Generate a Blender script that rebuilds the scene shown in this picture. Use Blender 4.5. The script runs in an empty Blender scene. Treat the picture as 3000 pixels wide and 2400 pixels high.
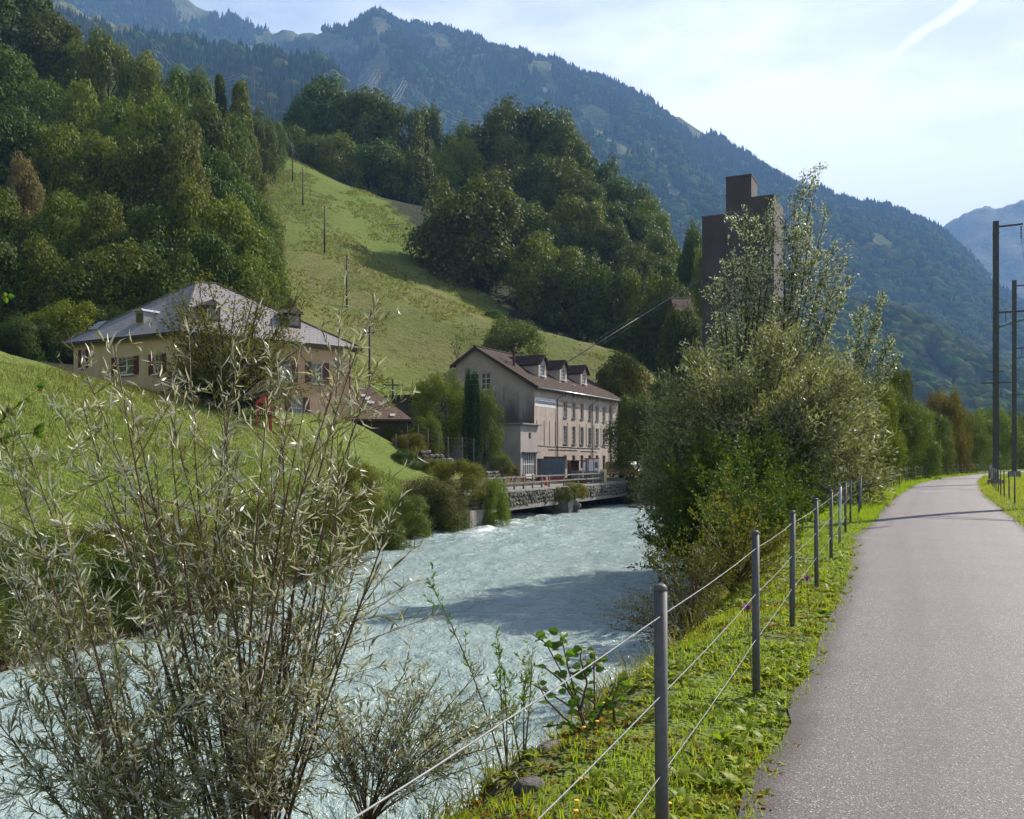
import bpy, bmesh, math, random
import numpy as np
from mathutils import Vector, Matrix
R_ = math.radians
rng = np.random.default_rng(7)
random.seed(7)
scene = bpy.context.scene
COL = scene.collection
# ------------------------------------------------------------------ camera, sky, sun, exposure
FPX = 2700.0; HORIZ = 1345.0; CAMZ = 1.6          # focal length and horizon line in photo pixels
cam_d = bpy.data.cameras.new('camera'); cam = bpy.data.objects.new('camera', cam_d); COL.objects.link(cam)
cam.location = (0, 0, CAMZ); cam.rotation_euler = (R_(90), 0, 0)
cam_d.sensor_width = 36; cam_d.lens = 36*FPX/3000; cam_d.shift_y = (HORIZ-1200)/3000
cam_d.clip_start = 0.05; cam_d.clip_end = 30000
scene.camera = cam
SUN_AZ = math.atan2(0.77, 0.64); SUN_EL = R_(38)     # azimuth measured from +Y towards +X
world = bpy.data.worlds.new('World'); scene.world = world; world.use_nodes = True
wn = world.node_tree.nodes; wl = world.node_tree.links; wn.clear()
w_out = wn.new('ShaderNodeOutputWorld'); w_bg = wn.new('ShaderNodeBackground'); w_bg.inputs[1].default_value = 0.068
sky = wn.new('ShaderNodeTexSky'); sky.sky_type = 'NISHITA'; sky.sun_disc = False
sky.sun_elevation = SUN_EL; sky.sun_rotation = SUN_AZ; sky.altitude = 500; sky.air_density = 1.0; sky.dust_density = 0.6; sky.ozone_density = 2.0
wt = wn.new('ShaderNodeTexCoord')
def wmath(op, a, b=None, c=None, clamp=False):
    n = wn.new('ShaderNodeMath'); n.operation = op; n.use_clamp = clamp
    for i, v in enumerate((a, b, c)):
        if v is None: continue
        if isinstance(v, (int, float)): n.inputs[i].default_value = v
        else: wl.new(v, n.inputs[i])
    return n.outputs[0]
def wdot(vec):
    n = wn.new('ShaderNodeVectorMath'); n.operation = 'DOT_PRODUCT'; n.inputs[1].default_value = vec
    wl.new(wt.outputs['Generated'], n.inputs[0]); return n.outputs['Value']
def wnoise(scale, stretch, detail, rough, rot=(0, 0, 0)):
    m = wn.new('ShaderNodeMapping'); m.inputs['Scale'].default_value = stretch; m.inputs['Rotation'].default_value = rot
    wl.new(wt.outputs['Generated'], m.inputs[0])
    n = wn.new('ShaderNodeTexNoise'); n.inputs['Scale'].default_value = scale; n.inputs['Detail'].default_value = detail; n.inputs['Roughness'].default_value = rough
    wl.new(m.outputs[0], n.inputs['Vector']); return n.outputs['Fac']
def wramp(v, a, b, lo=0.0, hi=1.0):
    n = wn.new('ShaderNodeMapRange'); n.interpolation_type = 'SMOOTHSTEP'
    for i, x in zip((1, 2, 3, 4), (a, b, lo, hi)): n.inputs[i].default_value = x
    wl.new(v, n.inputs[0]); return n.outputs[0]
def pxdir(px, py): return Vector(((px-1500)/FPX, 1, (HORIZ-py)/FPX)).normalized()
c1 = wramp(wnoise(3.2, (1, 1, 3.2), 7, 0.62, (0.2, 0.35, 0)), 0.36, 0.66)        # thin cirrus veils
c2 = wramp(wnoise(1.1, (1, 1, 1.8), 4, 0.5), 0.42, 0.62)
nz = wt.outputs['Generated']
sep = wn.new('ShaderNodeSeparateXYZ'); wl.new(nz, sep.inputs[0])
veil = wramp(sep.outputs[2], 0.75, 0.15, 0.15, 1.0)                            # more veil low over the valley
glow = wramp(wdot(tuple(Vector((math.sin(SUN_AZ)*math.cos(SUN_EL), math.cos(SUN_AZ)*math.cos(SUN_EL), math.sin(SUN_EL))))), 0.35, 0.92, 0.0, 0.55)   # thin cloud is brightest towards the sun
cl = wmath('MULTIPLY', wmath('ADD', wmath('ADD', wmath('MULTIPLY', c1, 0.5), wmath('MULTIPLY', c2, 0.5)), glow), veil, clamp=True)
da, db = pxdir(2790, 30), pxdir(2380, 330)
nrm = da.cross(db).normalized(); mid = (da+db).normalized()
wob = wmath('MULTIPLY', wmath('SUBTRACT', wnoise(9, (1, 1, 1), 4, 0.6), 0.5), 0.035)
band = wramp(wmath('ABSOLUTE', wmath('ADD', wdot(tuple(nrm)), wob)), 0.016, 0.0)
trail = wmath('MULTIPLY', wmath('MULTIPLY', band, wramp(wdot(tuple(mid)), 0.955, 0.99)), 0.95)   # an old spreading contrail
cl = wmath('MAXIMUM', cl, trail)
w_mix = wn.new('ShaderNodeMix'); w_mix.data_type = 'RGBA'; w_mix.inputs['B'].default_value = (12.0, 12.3, 13.0, 1)
wl.new(cl, w_mix.inputs['Factor']); wl.new(sky.outputs[0], w_mix.inputs['A'])
wl.new(w_mix.outputs['Result'], w_bg.inputs[0]); wl.new(w_bg.outputs[0], w_out.inputs[0])
sun_d = bpy.data.lights.new('sun', 'SUN'); sun = bpy.data.objects.new('sun', sun_d); COL.objects.link(sun)
sun_d.energy = 5.0; sun_d.angle = R_(0.53); sun_d.color = (1.0, 0.93, 0.82)
sd = Vector((math.sin(SUN_AZ)*math.cos(SUN_EL), math.cos(SUN_AZ)*math.cos(SUN_EL), math.sin(SUN_EL)))
sun.rotation_euler = sd.to_track_quat('Z', 'Y').to_euler(); sun.location = (40, 40, 60)
scene.view_settings.view_transform = 'Standard'; scene.view_settings.look = 'None'
scene.view_settings.exposure = 1.05; scene.view_settings.gamma = 1.0; scene.view_settings.use_curve_mapping = False
cy = scene.cycles
cy.use_denoising = True; cy.use_light_tree = False; cy.use_adaptive_sampling = True; cy.adaptive_threshold = 0.02; cy.max_bounces = 6; cy.diffuse_bounces = 1; cy.glossy_bounces = 2; cy.transmission_bounces = 3
cy.transparent_max_bounces = 6; cy.volume_bounces = 0; cy.sample_clamp_indirect = 4; cy.caustics_reflective = False; cy.caustics_refractive = False

# ------------------------------------------------------------------ helpers: noise, meshes, things, materials
def P(px, py, d): return Vector(((px-1500)/FPX*d, d, CAMZ+(HORIZ-py)/FPX*d))
def hash2(ix, iy, seed):
    h = (ix.astype(np.int64)*374761393 + iy.astype(np.int64)*668265263 + seed*1442695041) & 0xFFFFFFFF
    h = ((h ^ (h >> 13))*1274126177) & 0xFFFFFFFF
    return ((h ^ (h >> 16)) & 0xFFFFFF)/float(0xFFFFFF)
def vnoise(x, y, seed=0):
    x = np.asarray(x, float); y = np.asarray(y, float)
    ix = np.floor(x); iy = np.floor(y); fx = x-ix; fy = y-iy
    fx = fx*fx*(3-2*fx); fy = fy*fy*(3-2*fy)
    a = hash2(ix, iy, seed); b = hash2(ix+1, iy, seed); c = hash2(ix, iy+1, seed); d = hash2(ix+1, iy+1, seed)
    return (a*(1-fx)+b*fx)*(1-fy)+(c*(1-fx)+d*fx)*fy
def fbm(x, y, oct=5, seed=0, gain=0.5):
    s = 0; a = 1; t = 0
    for i in range(oct):
        s = s+a*vnoise(x*2**i, y*2**i, seed+i*17); t += a; a *= gain
    return s/t
def sstep(a, b, x):
    t = np.clip((x-a)/(b-a), 0, 1); return t*t*(3-2*t)
def new_mesh(name, v, f, mat=None, smooth=False, tint=None):
    me = bpy.data.meshes.new(name)
    v = np.asarray(v, np.float32).reshape(-1, 3)
    if isinstance(f, np.ndarray):
        k = f.shape[1]; nf = len(f)
        me.vertices.add(len(v)); me.vertices.foreach_set('co', v.ravel())
        me.loops.add(nf*k); me.loops.foreach_set('vertex_index', f.astype(np.int32).ravel())
        me.polygons.add(nf); me.polygons.foreach_set('loop_start', np.arange(0, nf*k, k, dtype=np.int32))
        me.polygons.foreach_set('loop_total', np.full(nf, k, np.int32))
        me.update(calc_edges=True)
    else:
        me.from_pydata([tuple(map(float, p)) for p in v], [], [tuple(q) for q in f]); me.update()
    if smooth: me.polygons.foreach_set('use_smooth', np.ones(len(me.polygons), bool))
    if tint is not None:
        at = me.attributes.new('tint', 'FLOAT', 'FACE'); at.data.foreach_set('value', np.asarray(tint, np.float32))
    if mat: me.materials.append(mat)
    return me
def link(name, data, parent=None, loc=(0, 0, 0), rz=0.0, scale=None):
    o = bpy.data.objects.new(name, data); COL.objects.link(o); o.location = loc
    if rz: o.rotation_euler = (0, 0, rz)
    if scale is not None: o.scale = scale
    if parent: o.parent = parent
    return o
def tag(o, label, cat, group=None):
    o['label'] = label; o['category'] = cat
    if group: o['group'] = group
    return o
def thing(name, label, cat, loc=(0, 0, 0), rz=0.0, group=None):
    o = bpy.data.objects.new(name, None); COL.objects.link(o); o.location = loc; o.rotation_euler = (0, 0, rz); o.empty_display_size = 0.3
    return tag(o, label, cat, group)
class MB:
    def __init__(s): s.v = []; s.f = []
    def add(s, vs, fs):
        n = len(s.v); s.v += [tuple(p) for p in vs]; s.f += [tuple(i+n for i in q) for q in fs]; return s
    def box(s, x0, x1, y0, y1, z0, z1):
        return s.add([(x0,y0,z0),(x1,y0,z0),(x1,y1,z0),(x0,y1,z0),(x0,y0,z1),(x1,y0,z1),(x1,y1,z1),(x0,y1,z1)],
                     [(0,3,2,1),(4,5,6,7),(0,1,5,4),(1,2,6,5),(2,3,7,6),(3,0,4,7)])
    def bar(s, a, b, w, h=None, up=(0, 0, 1)):
        a = Vector(a); b = Vector(b); h = h or w; t = (b-a).normalized(); u = t.cross(Vector(up))
        if u.length < 1e-4: u = t.cross(Vector((1, 0, 0)))
        u.normalize(); n = u.cross(t).normalized(); u = u*(w/2); n = n*(h/2)
        return s.add([a-u-n, a+u-n, a+u+n, a-u+n, b-u-n, b+u-n, b+u+n, b-u+n], [(0,1,2,3),(7,6,5,4),(0,4,5,1),(1,5,6,2),(2,6,7,3),(3,7,4,0)])
    def tube(s, pts, r, n=8, cap=True):
        pts = [Vector(p) for p in pts]; m = len(pts)
        rs = r if hasattr(r, '__len__') else [r]*m
        vs = []; ref = None
        for i, p in enumerate(pts):
            t = (pts[min(i+1, m-1)]-pts[max(i-1, 0)]).normalized()
            if ref is None: ref = t.orthogonal().normalized()
            u = (ref-t*ref.dot(t)).normalized(); ref = u; w = t.cross(u)
            for k in range(n):
                a = 2*math.pi*k/n; vs.append(p+(u*math.cos(a)+w*math.sin(a))*rs[i])
        fs = [(i*n+k, i*n+(k+1) % n, (i+1)*n+(k+1) % n, (i+1)*n+k) for i in range(m-1) for k in range(n)]
        if cap: fs += [tuple(range(n-1, -1, -1)), tuple((m-1)*n+k for k in range(n))]
        return s.add(vs, fs)
    def lathe(s, prof, n=12, c=(0, 0, 0)):
        vs = [(c[0]+r*math.cos(2*math.pi*k/n), c[1]+r*math.sin(2*math.pi*k/n), c[2]+z) for r, z in prof for k in range(n)]
        m = len(prof)
        fs = [(i*n+k, i*n+(k+1) % n, (i+1)*n+(k+1) % n, (i+1)*n+k) for i in range(m-1) for k in range(n)]
        fs += [tuple(range(n-1, -1, -1)), tuple((m-1)*n+k for k in range(n))]
        return s.add(vs, fs)
    def prism(s, poly, x0, x1, axis='x'):
        n = len(poly); mk = (lambda t, a, b: (t, a, b)) if axis == 'x' else ((lambda t, a, b: (a, t, b)) if axis == 'y' else (lambda t, a, b: (a, b, t)))
        return s.add([mk(x0, *p) for p in poly]+[mk(x1, *p) for p in poly],
                     [tuple(range(n)), tuple(range(2*n-1, n-1, -1))]+[(i, n+i, n+(i+1) % n, (i+1) % n) for i in range(n)])
    def mesh(s, name, mat, smooth=False, bevel=0.0):
        me = new_mesh(name, s.v, s.f, mat)
        bm = bmesh.new(); bm.from_mesh(me)
        bmesh.ops.recalc_face_normals(bm, faces=bm.faces)
        if bevel > 0:
            bmesh.ops.bevel(bm, geom=list(bm.edges), offset=bevel, segments=1, affect='EDGES', clamp_overlap=True)
        bm.to_mesh(me); bm.free()
        if smooth: me.polygons.foreach_set('use_smooth', np.ones(len(me.polygons), bool))
        return me
    def build(s, name, mat, parent=None, smooth=False, bevel=0.0, loc=(0, 0, 0), rz=0.0):
        return link(name, s.mesh(name, mat, smooth, bevel), parent, loc, rz)
def beam(name, mat, parent, *boxes, **kw):
    m = MB()
    for b in boxes: m.box(*b)
    return m.build(name, mat, parent, **kw)

MATS = {}
def nodemat(name):
    m = bpy.data.materials.new(name); m.use_nodes = True; nt = m.node_tree; nt.nodes.clear()
    out = nt.nodes.new('ShaderNodeOutputMaterial'); MATS[name] = m
    return m, nt, out
def nd(nt, typ, **inp):
    n = nt.nodes.new(typ)
    for k, v in inp.items():
        key = k.replace('_', ' ') if k.replace('_', ' ') in n.inputs else k
        if hasattr(v, 'is_linked') or isinstance(v, bpy.types.NodeSocket): nt.links.new(v, n.inputs[key])
        else: n.inputs[key].default_value = v
    return n
def mth(nt, op, a, b=0.0, clamp=False):
    n = nt.nodes.new('ShaderNodeMath'); n.operation = op; n.use_clamp = clamp
    for i, v in enumerate((a, b)):
        if isinstance(v, (int, float)): n.inputs[i].default_value = v
        else: nt.links.new(v, n.inputs[i])
    return n.outputs[0]
def rmp(nt, v, a, b, lo=0.0, hi=1.0):
    n = nt.nodes.new('ShaderNodeMapRange'); n.interpolation_type = 'SMOOTHSTEP'
    for i, x in zip((1, 2, 3, 4), (a, b, lo, hi)): n.inputs[i].default_value = x
    nt.links.new(v, n.inputs[0]); return n.outputs[0]
def mixc(nt, fac, a, b, mode='MIX'):
    n = nt.nodes.new('ShaderNodeMix'); n.data_type = 'RGBA'; n.blend_type = mode
    for key, v in (('Factor', fac), ('A', a), ('B', b)):
        if isinstance(v, bpy.types.NodeSocket): nt.links.new(v, n.inputs[key])
        elif isinstance(v, (int, float)): n.inputs[key].default_value = v
        else: n.inputs[key].default_value = (*v[:3], 1)
    return n.outputs['Result']
def objco(nt): return nt.nodes.new('ShaderNodeTexCoord').outputs['Object']
def noise(nt, co, scale, detail=4, rough=0.55, stretch=None):
    if stretch:
        m = nt.nodes.new('ShaderNodeMapping'); m.inputs['Scale'].default_value = stretch; nt.links.new(co, m.inputs[0]); co = m.outputs[0]
    n = nt.nodes.new('ShaderNodeTexNoise'); n.inputs['Scale'].default_value = scale; n.inputs['Detail'].default_value = detail; n.inputs['Roughness'].default_value = rough
    nt.links.new(co, n.inputs['Vector']); return n.outputs['Fac']
def bump(nt, h, strength, dist):
    b = nt.nodes.new('ShaderNodeBump'); b.inputs['Strength'].default_value = strength; b.inputs['Distance'].default_value = dist
    nt.links.new(h, b.inputs['Height']); return b.outputs[0]
def mat_surf(name, c1, c2=None, scale=3.0, rough=0.8, metal=0.0, bmp=0.0, bscale=None, bdist=0.02, streak=None, c3=None, spec=0.4):
    m, nt, out = nodemat(name); co = objco(nt)
    c2 = c2 or tuple(x*0.75 for x in c1)
    col = mixc(nt, rmp(nt, noise(nt, co, scale, 6, 0.6), 0.35, 0.65), c1, c2)
    if c3: col = mixc(nt, rmp(nt, noise(nt, co, scale*0.27, 5, 0.7), 0.5, 0.7), col, c3)
    if streak: col = mixc(nt, mth(nt, 'MULTIPLY', rmp(nt, noise(nt, co, streak[1], 4, 0.6, (1, 1, 0.08)), 0.45, 0.75), streak[2]), col, streak[0])
    p = nd(nt, 'ShaderNodeBsdfPrincipled', Base_Color=col, Roughness=rough, Metallic=metal); p.inputs['Specular IOR Level'].default_value = spec
    if bmp: nt.links.new(bump(nt, noise(nt, co, bscale or scale*6, 5, 0.65), bmp, bdist), p.inputs['Normal'])
    nt.links.new(p.outputs[0], out.inputs[0]); return m
def mat_leaf(name, c1, c2, trans=0.35, rough=0.6, back=None, spec=0.12, hue=0.025, vlo=0.82, vr=0.35, warm=(1.25, 1.3, 0.55)):
    m, nt, out = nodemat(name)
    at = nt.nodes.new('ShaderNodeAttribute'); at.attribute_name = 'tint'
    oi = nt.nodes.new('ShaderNodeObjectInfo')
    col = mixc(nt, at.outputs['Fac'], c1, c2)
    hs = nt.nodes.new('ShaderNodeHueSaturation'); nt.links.new(col, hs.inputs['Color'])
    nt.links.new(rmp(nt, oi.outputs['Random'], 0, 1, 0.5-hue, 0.5+hue), hs.inputs['Hue'])
    nt.links.new(mth(nt, 'ADD', mth(nt, 'MULTIPLY', mth(nt, 'FRACT', mth(nt, 'MULTIPLY', oi.outputs['Random'], 7.31)), vr), vlo), hs.inputs['Value'])
    col = hs.outputs[0]
    if back:
        g = nt.nodes.new('ShaderNodeNewGeometry'); col = mixc(nt, g.outputs['Backfacing'], col, back)
    p = nd(nt, 'ShaderNodeBsdfPrincipled', Base_Color=col, Roughness=rough); p.inputs['Specular IOR Level'].default_value = spec
    t = nt.nodes.new('ShaderNodeBsdfTranslucent'); nt.links.new(mixc(nt, 1.0, col, warm, 'MULTIPLY'), t.inputs[0])
    mx = nt.nodes.new('ShaderNodeMixShader'); mx.inputs[0].default_value = trans
    nt.links.new(p.outputs[0], mx.inputs[1]); nt.links.new(t.outputs[0], mx.inputs[2]); nt.links.new(mx.outputs[0], out.inputs[0])
    return m
# ------------------------------------------------------------------ terrain model
L_T = np.array([(-60,-24),(-20,-18),(0,-14.5),(10,-12.5),(18.5,-10.3),(21.7,-9.2),(34.5,-6.9),(47.6,-6.1),(55,-4.6),(60,-2.7),(91,11.2),(100,17),(120,36),(140,57),(190,105),(240,160),(420,370)], float)
R_T = np.array([(-60,-30),(-20,-13),(0,-4.0),(4.56,-2.1),(6.8,-1.1),(10.2,0.3),(15,2.0),(20,3.4),(30,5.4),(40,7.0),(52,8.6),(66,12),(81,19),(100,31),(120,49),(140,69),(190,117),(240,172),(420,385)], float)
def Lb(y): return np.interp(y, L_T[:, 0], L_T[:, 1])
def Rb(y): return np.interp(y, R_T[:, 0], R_T[:, 1])
WATER_Z = -2.9
ctrl = [(-14,10,-1.8),(-12,18.5,-1.5),(-10.6,22,-1.4),(-8.6,34.5,-1.3),(-7.8,47,-1.0),(-6.2,55,-0.8),(-4.5,61,-0.6),
        (0,70,-0.6),(2,78,-0.5),(2,91,-0.3),(6,90,-0.5),(10,91,-0.6),(8,104,-0.3),(14,112,-0.3),(20,118,-0.2),(16,100,-0.4),(-3,75,-0.3),(-4,68,-0.3),(30,140,1.5),(38,140,0.8),(48,140,0.0),(24,125,0.3),
        (-8,76,2.0),(-10,66,1.9),(-9,58,0.6),(-12,62,3.1),(-12,71,4.4),(-14,78,4.2),(-6,86,1.2),(-4,96,0.8),(-9,97,2.4),
        (-18,60,4.9),(-22,61,5.2),(-28,62,6.8),(-33,68,8.0),(-23,80,6.8),(-30,80,8.4),(-17,55,4.2),(-25,45,6.9),(-16,35,2.2),(-20,36,4.0),(-28,36,7.2),(-35,30,9),(-30,20,4.5),(-20,20,0.8),(-15,20,-0.4),(-13,46,1.6),(-12,38,0.4),(-25,5,1),(-45,10,7),(-60,25,13),(-45,45,10.5),(-60,60,13.5),(-45,88,11),(-60,100,15),(-55,75,12),(-40,106,17),(-75,115,22),
        (60,160,0.4),(75,190,0.5),(110,230,0.5),(180,300,1),(205,400,3),(120,330,14),(60,330,50),(0,360,90),(-100,410,140),(-220,420,190)]
for px, py, d in [(951,737,164),(887,598,200),(857,535,216),(821,452,242),(1015,900,141),(1029,556,255),(1220,600,246),(1300,740,205),(1370,840,186),(1480,900,178),(1600,1000,163),(1800,1045,158),(1960,1135,158),(1250,955,138),(1500,985,138),(1750,1100,135),(1950,1130,140),
                  (1530,640,256),(1400,620,262),(1700,720,240),(1850,860,224),(1960,970,214),(2100,1200,190),(2100,1160,240),(1100,1020,125)]:
    q = P(px, py, d); ctrl.append((q.x, q.y, q.z))
fp = np.array([2.0, 108.0]); ft = np.array([0.47, 0.883]); fn = np.array([-0.883, 0.47])
for a in (-100, -60, -20, 20, 60, 100, 140):
    for s in (30, 55, 85, 120, 160, 210):
        q = fp+ft*a+fn*s
        if q[1] > 0 and q[0] < -0.20*q[1]-12 and q[1] < 330: ctrl.append((q[0], q[1], 0.67*(s-3)-16*float(sstep(40, 75, -q[0]))*(1-0.6*float(sstep(150, 230, q[1])))))
C_ = np.array(ctrl, float)
def _k(r2): return 0.5*r2*np.log(np.maximum(r2, 1e-9))
_n = len(C_); _d2 = ((C_[:, None, :2]-C_[None, :, :2])**2).sum(-1)
_A = np.zeros((_n+3, _n+3)); _A[:_n, :_n] = _k(_d2)+np.eye(_n)*6.0; _A[:_n, _n] = 1; _A[:_n, _n+1:] = C_[:, :2]; _A[_n, :_n] = 1; _A[_n+1:, :_n] = C_[:, :2].T
_w = np.linalg.solve(_A, np.concatenate([C_[:, 2], [0, 0, 0]]))
def tps(x, y):
    x = np.clip(np.asarray(x, float), -240, 215).ravel(); y = np.clip(np.asarray(y, float), 0, 420).ravel(); out = np.empty(len(x))
    for i in range(0, len(x), 8000):
        xs = x[i:i+8000]; ys = y[i:i+8000]
        r2 = (xs[:, None]-C_[None, :, 0])**2+(ys[:, None]-C_[None, :, 1])**2
        out[i:i+8000] = _k(r2)@_w[:_n]+_w[_n]+xs*_w[_n+1]+ys*_w[_n+2]
    return out
BR_A = np.array([-3.1, 59.0]); BR_B = np.array([11.4, 91.6])       # line of the culvert wall along the left bank
def culv(y): return sstep(58.9, 59.6, y)*sstep(92.6, 91.8, y)
def ground(x, y, deck=False):
    x = np.atleast_1d(np.asarray(x, float)); y = np.atleast_1d(np.asarray(y, float))
    lb = Lb(y); rb = Rb(y); z = np.empty(x.shape)
    left = x < (lb+rb)/2
    t = tps(x, y)
    t = t+np.where(t > 1.0, (fbm(x*0.16, y*0.16, 3, 5)-0.5)*1.0*np.clip((t-1)/6, 0, 1), 0)
    if deck: t = np.where((y > 59.2) & (y < 92.4) & (lb-x < 4.0), np.where(lb-x > -0.3, -0.6, t), t)
    dl = lb-x-(0 if deck else 3.0*culv(y))
    wall = (y > 58.5) & (y < 92.8)
    bw = np.where(wall, 0.25, 1.7+1.2*vnoise(x*0.5, y*0.5, 3))
    zl = np.where(dl > 0, -3.6+(t+3.6)*np.sin(np.clip(dl/bw, 0, 1)*np.pi/2), -3.6)
    dr = x-rb
    bwr = np.interp(y, [0, 12, 30, 50, 100], [2.2, 2.4, 4.0, 6.0, 6.0])
    zr = np.where(dr > 0, -3.6+3.6*np.sin(np.clip(dr/bwr, 0, 1)*np.pi/2), -3.6)
    zr = zr+np.where(dr > 0.05, 1.25*np.exp(-((x+1.45)**2+(y-4.8)**2)/0.75)*np.clip(dr/0.5, 0, 1)*np.clip((-0.25-zr)/1.0, 0, 1), 0)   # ledge the osier grows on
    return np.where(left, zl, zr)
def gz(x, y): return float(ground(x, y, True)[0])

# ------------------------------------------------------------------ materials
M = {}
M['asphalt'] = None
def mk_ground():
    m, nt, out = nodemat('ground'); co = objco(nt)
    soil = nt.nodes.new('ShaderNodeAttribute'); soil.attribute_name = 'soil'
    wild = nt.nodes.new('ShaderNodeAttribute'); wild.attribute_name = 'wood'
    n1 = noise(nt, co, 0.05, 5, 0.6); n2 = noise(nt, co, 0.55, 6, 0.7, (1, 1, 0.4)); n3 = noise(nt, co, 3.5, 4, 0.7)
    col = mixc(nt, rmp(nt, n1, 0.38, 0.62), (0.148, 0.205, 0.030), (0.182, 0.212, 0.044))
    col = mixc(nt, mth(nt, 'MULTIPLY', rmp(nt, n2, 0.5, 0.72), 0.55), col, (0.23, 0.20, 0.08))
    col = mixc(nt, mth(nt, 'MULTIPLY', rmp(nt, n3, 0.40, 0.7), 0.5), col, (0.060, 0.11, 0.018))
    sz_ = nt.nodes.new('ShaderNodeSeparateXYZ'); nt.links.new(co, sz_.inputs[0])
    rough_ = mth(nt, 'MULTIPLY', rmp(nt, mth(nt, 'ADD', sz_.outputs[2], mth(nt, 'MULTIPLY', mth(nt, 'SUBTRACT', noise(nt, co, 0.035, 4, 0.6), 0.5), 45)), 46, 30), rmp(nt, sz_.outputs[2], 7, 14))      # ungrazed lower meadow
    col = mixc(nt, mth(nt, 'MULTIPLY', rough_, 0.65), col, mixc(nt, rmp(nt, noise(nt, co, 0.12, 5, 0.65), 0.4, 0.62), (0.140, 0.150, 0.034), (0.215, 0.180, 0.070)))
    tus = rmp(nt, noise(nt, co, 0.85, 5, 0.8, (1, 1, 0.6)), 0.52, 0.66)
    col = mixc(nt, mth(nt, 'MULTIPLY', tus, mth(nt, 'ADD', mth(nt, 'MULTIPLY', rough_, 0.5), 0.22)), col, (0.055, 0.085, 0.02))
    trk = rmp(nt, mth(nt, 'FRACT', mth(nt, 'ADD', mth(nt, 'DIVIDE', sz_.outputs[2], 2.7), mth(nt, 'MULTIPLY', noise(nt, co, 0.045, 5, 0.65), 5.0))), 0.10, 0.0)
    col = mixc(nt, mth(nt, 'MULTIPLY', mth(nt, 'MULTIPLY', trk, rmp(nt, noise(nt, co, 0.09, 4, 0.6), 0.45, 0.62)), mth(nt, 'MULTIPLY', rmp(nt, sz_.outputs[2], 9, 15), 0.7)), col, (0.075, 0.062, 0.03))
    scol = mixc(nt, rmp(nt, noise(nt, co, 2.2, 6, 0.7), 0.35, 0.65), (0.050, 0.036, 0.022), (0.13, 0.10, 0.065))
    wcol = mixc(nt, rmp(nt, n2, 0.4, 0.6), (0.030, 0.040, 0.014), (0.055, 0.048, 0.025))
    col = mixc(nt, wild.outputs['Fac'], col, wcol)
    col = mixc(nt, soil.outputs['Fac'], col, scol)
    p = nd(nt, 'ShaderNodeBsdfPrincipled', Base_Color=col, Roughness=0.95); p.inputs['Specular IOR Level'].default_value = 0.15
    h = mth(nt, 'ADD', mth(nt, 'MULTIPLY', noise(nt, co, 1.1, 5, 0.75, (1, 1, 0.5)), 1.0), mth(nt, 'MULTIPLY', n3, 0.3))
    nt.links.new(bump(nt, h, 1.0, 0.7), p.inputs['Normal']); nt.links.new(p.outputs[0], out.inputs[0]); return m
M['ground'] = mk_ground()
def mk_asphalt():
    m, nt, out = nodemat('asphalt'); co = objco(nt)
    ed = nt.nodes.new('ShaderNodeAttribute'); ed.attribute_name = 'edge'
    vo = nt.nodes.new('ShaderNodeTexVoronoi'); vo.inputs['Scale'].default_value = 135; nt.links.new(co, vo.inputs['Vector'])
    sepc = nt.nodes.new('ShaderNodeSeparateColor'); nt.links.new(vo.outputs['Color'], sepc.inputs[0])
    base = mixc(nt, rmp(nt, noise(nt, co, 0.7, 5, 0.6), 0.35, 0.65), (0.098, 0.079, 0.080), (0.126, 0.102, 0.103))
    st = mixc(nt, rmp(nt, sepc.outputs[0], 0.25, 1.0), base, (0.185, 0.153, 0.153))
    st = mixc(nt, rmp(nt, sepc.outputs[1], 0.90, 0.97), st, (0.42, 0.38, 0.36))
    st = mixc(nt, rmp(nt, sepc.outputs[2], 0.93, 0.99), st, (0.03, 0.028, 0.03))
    st = mixc(nt, mth(nt, 'MULTIPLY', rmp(nt, noise(nt, co, 60, 3, 0.7), 0.45, 0.65), 0.35), st, (0.08, 0.072, 0.075))
    e2 = mth(nt, 'ADD', ed.outputs['Fac'], mth(nt, 'MULTIPLY', mth(nt, 'SUBTRACT', noise(nt, co, 3.0, 5, 0.7), 0.5), 0.5))
    st = mixc(nt, rmp(nt, e2, 0.25, 0.95, 0, 0.85), st, (0.045, 0.034, 0.028))
    tr = nt.nodes.new('ShaderNodeAttribute'); tr.attribute_name = 'track'
    st = mixc(nt, mth(nt, 'MULTIPLY', tr.outputs['Fac'], 0.75), st, (0.085, 0.075, 0.075))
    p = nd(nt, 'ShaderNodeBsdfPrincipled', Base_Color=st, Roughness=0.7); p.inputs['Specular IOR Level'].default_value = 0.35
    h = mth(nt, 'ADD', vo.outputs['Distance'], noise(nt, co, 30, 4, 0.7))
    nt.links.new(bump(nt, h, 0.5, 0.005), p.inputs['Normal']); nt.links.new(p.outputs[0], out.inputs[0]); return m
M['asphalt'] = mk_asphalt()
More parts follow.
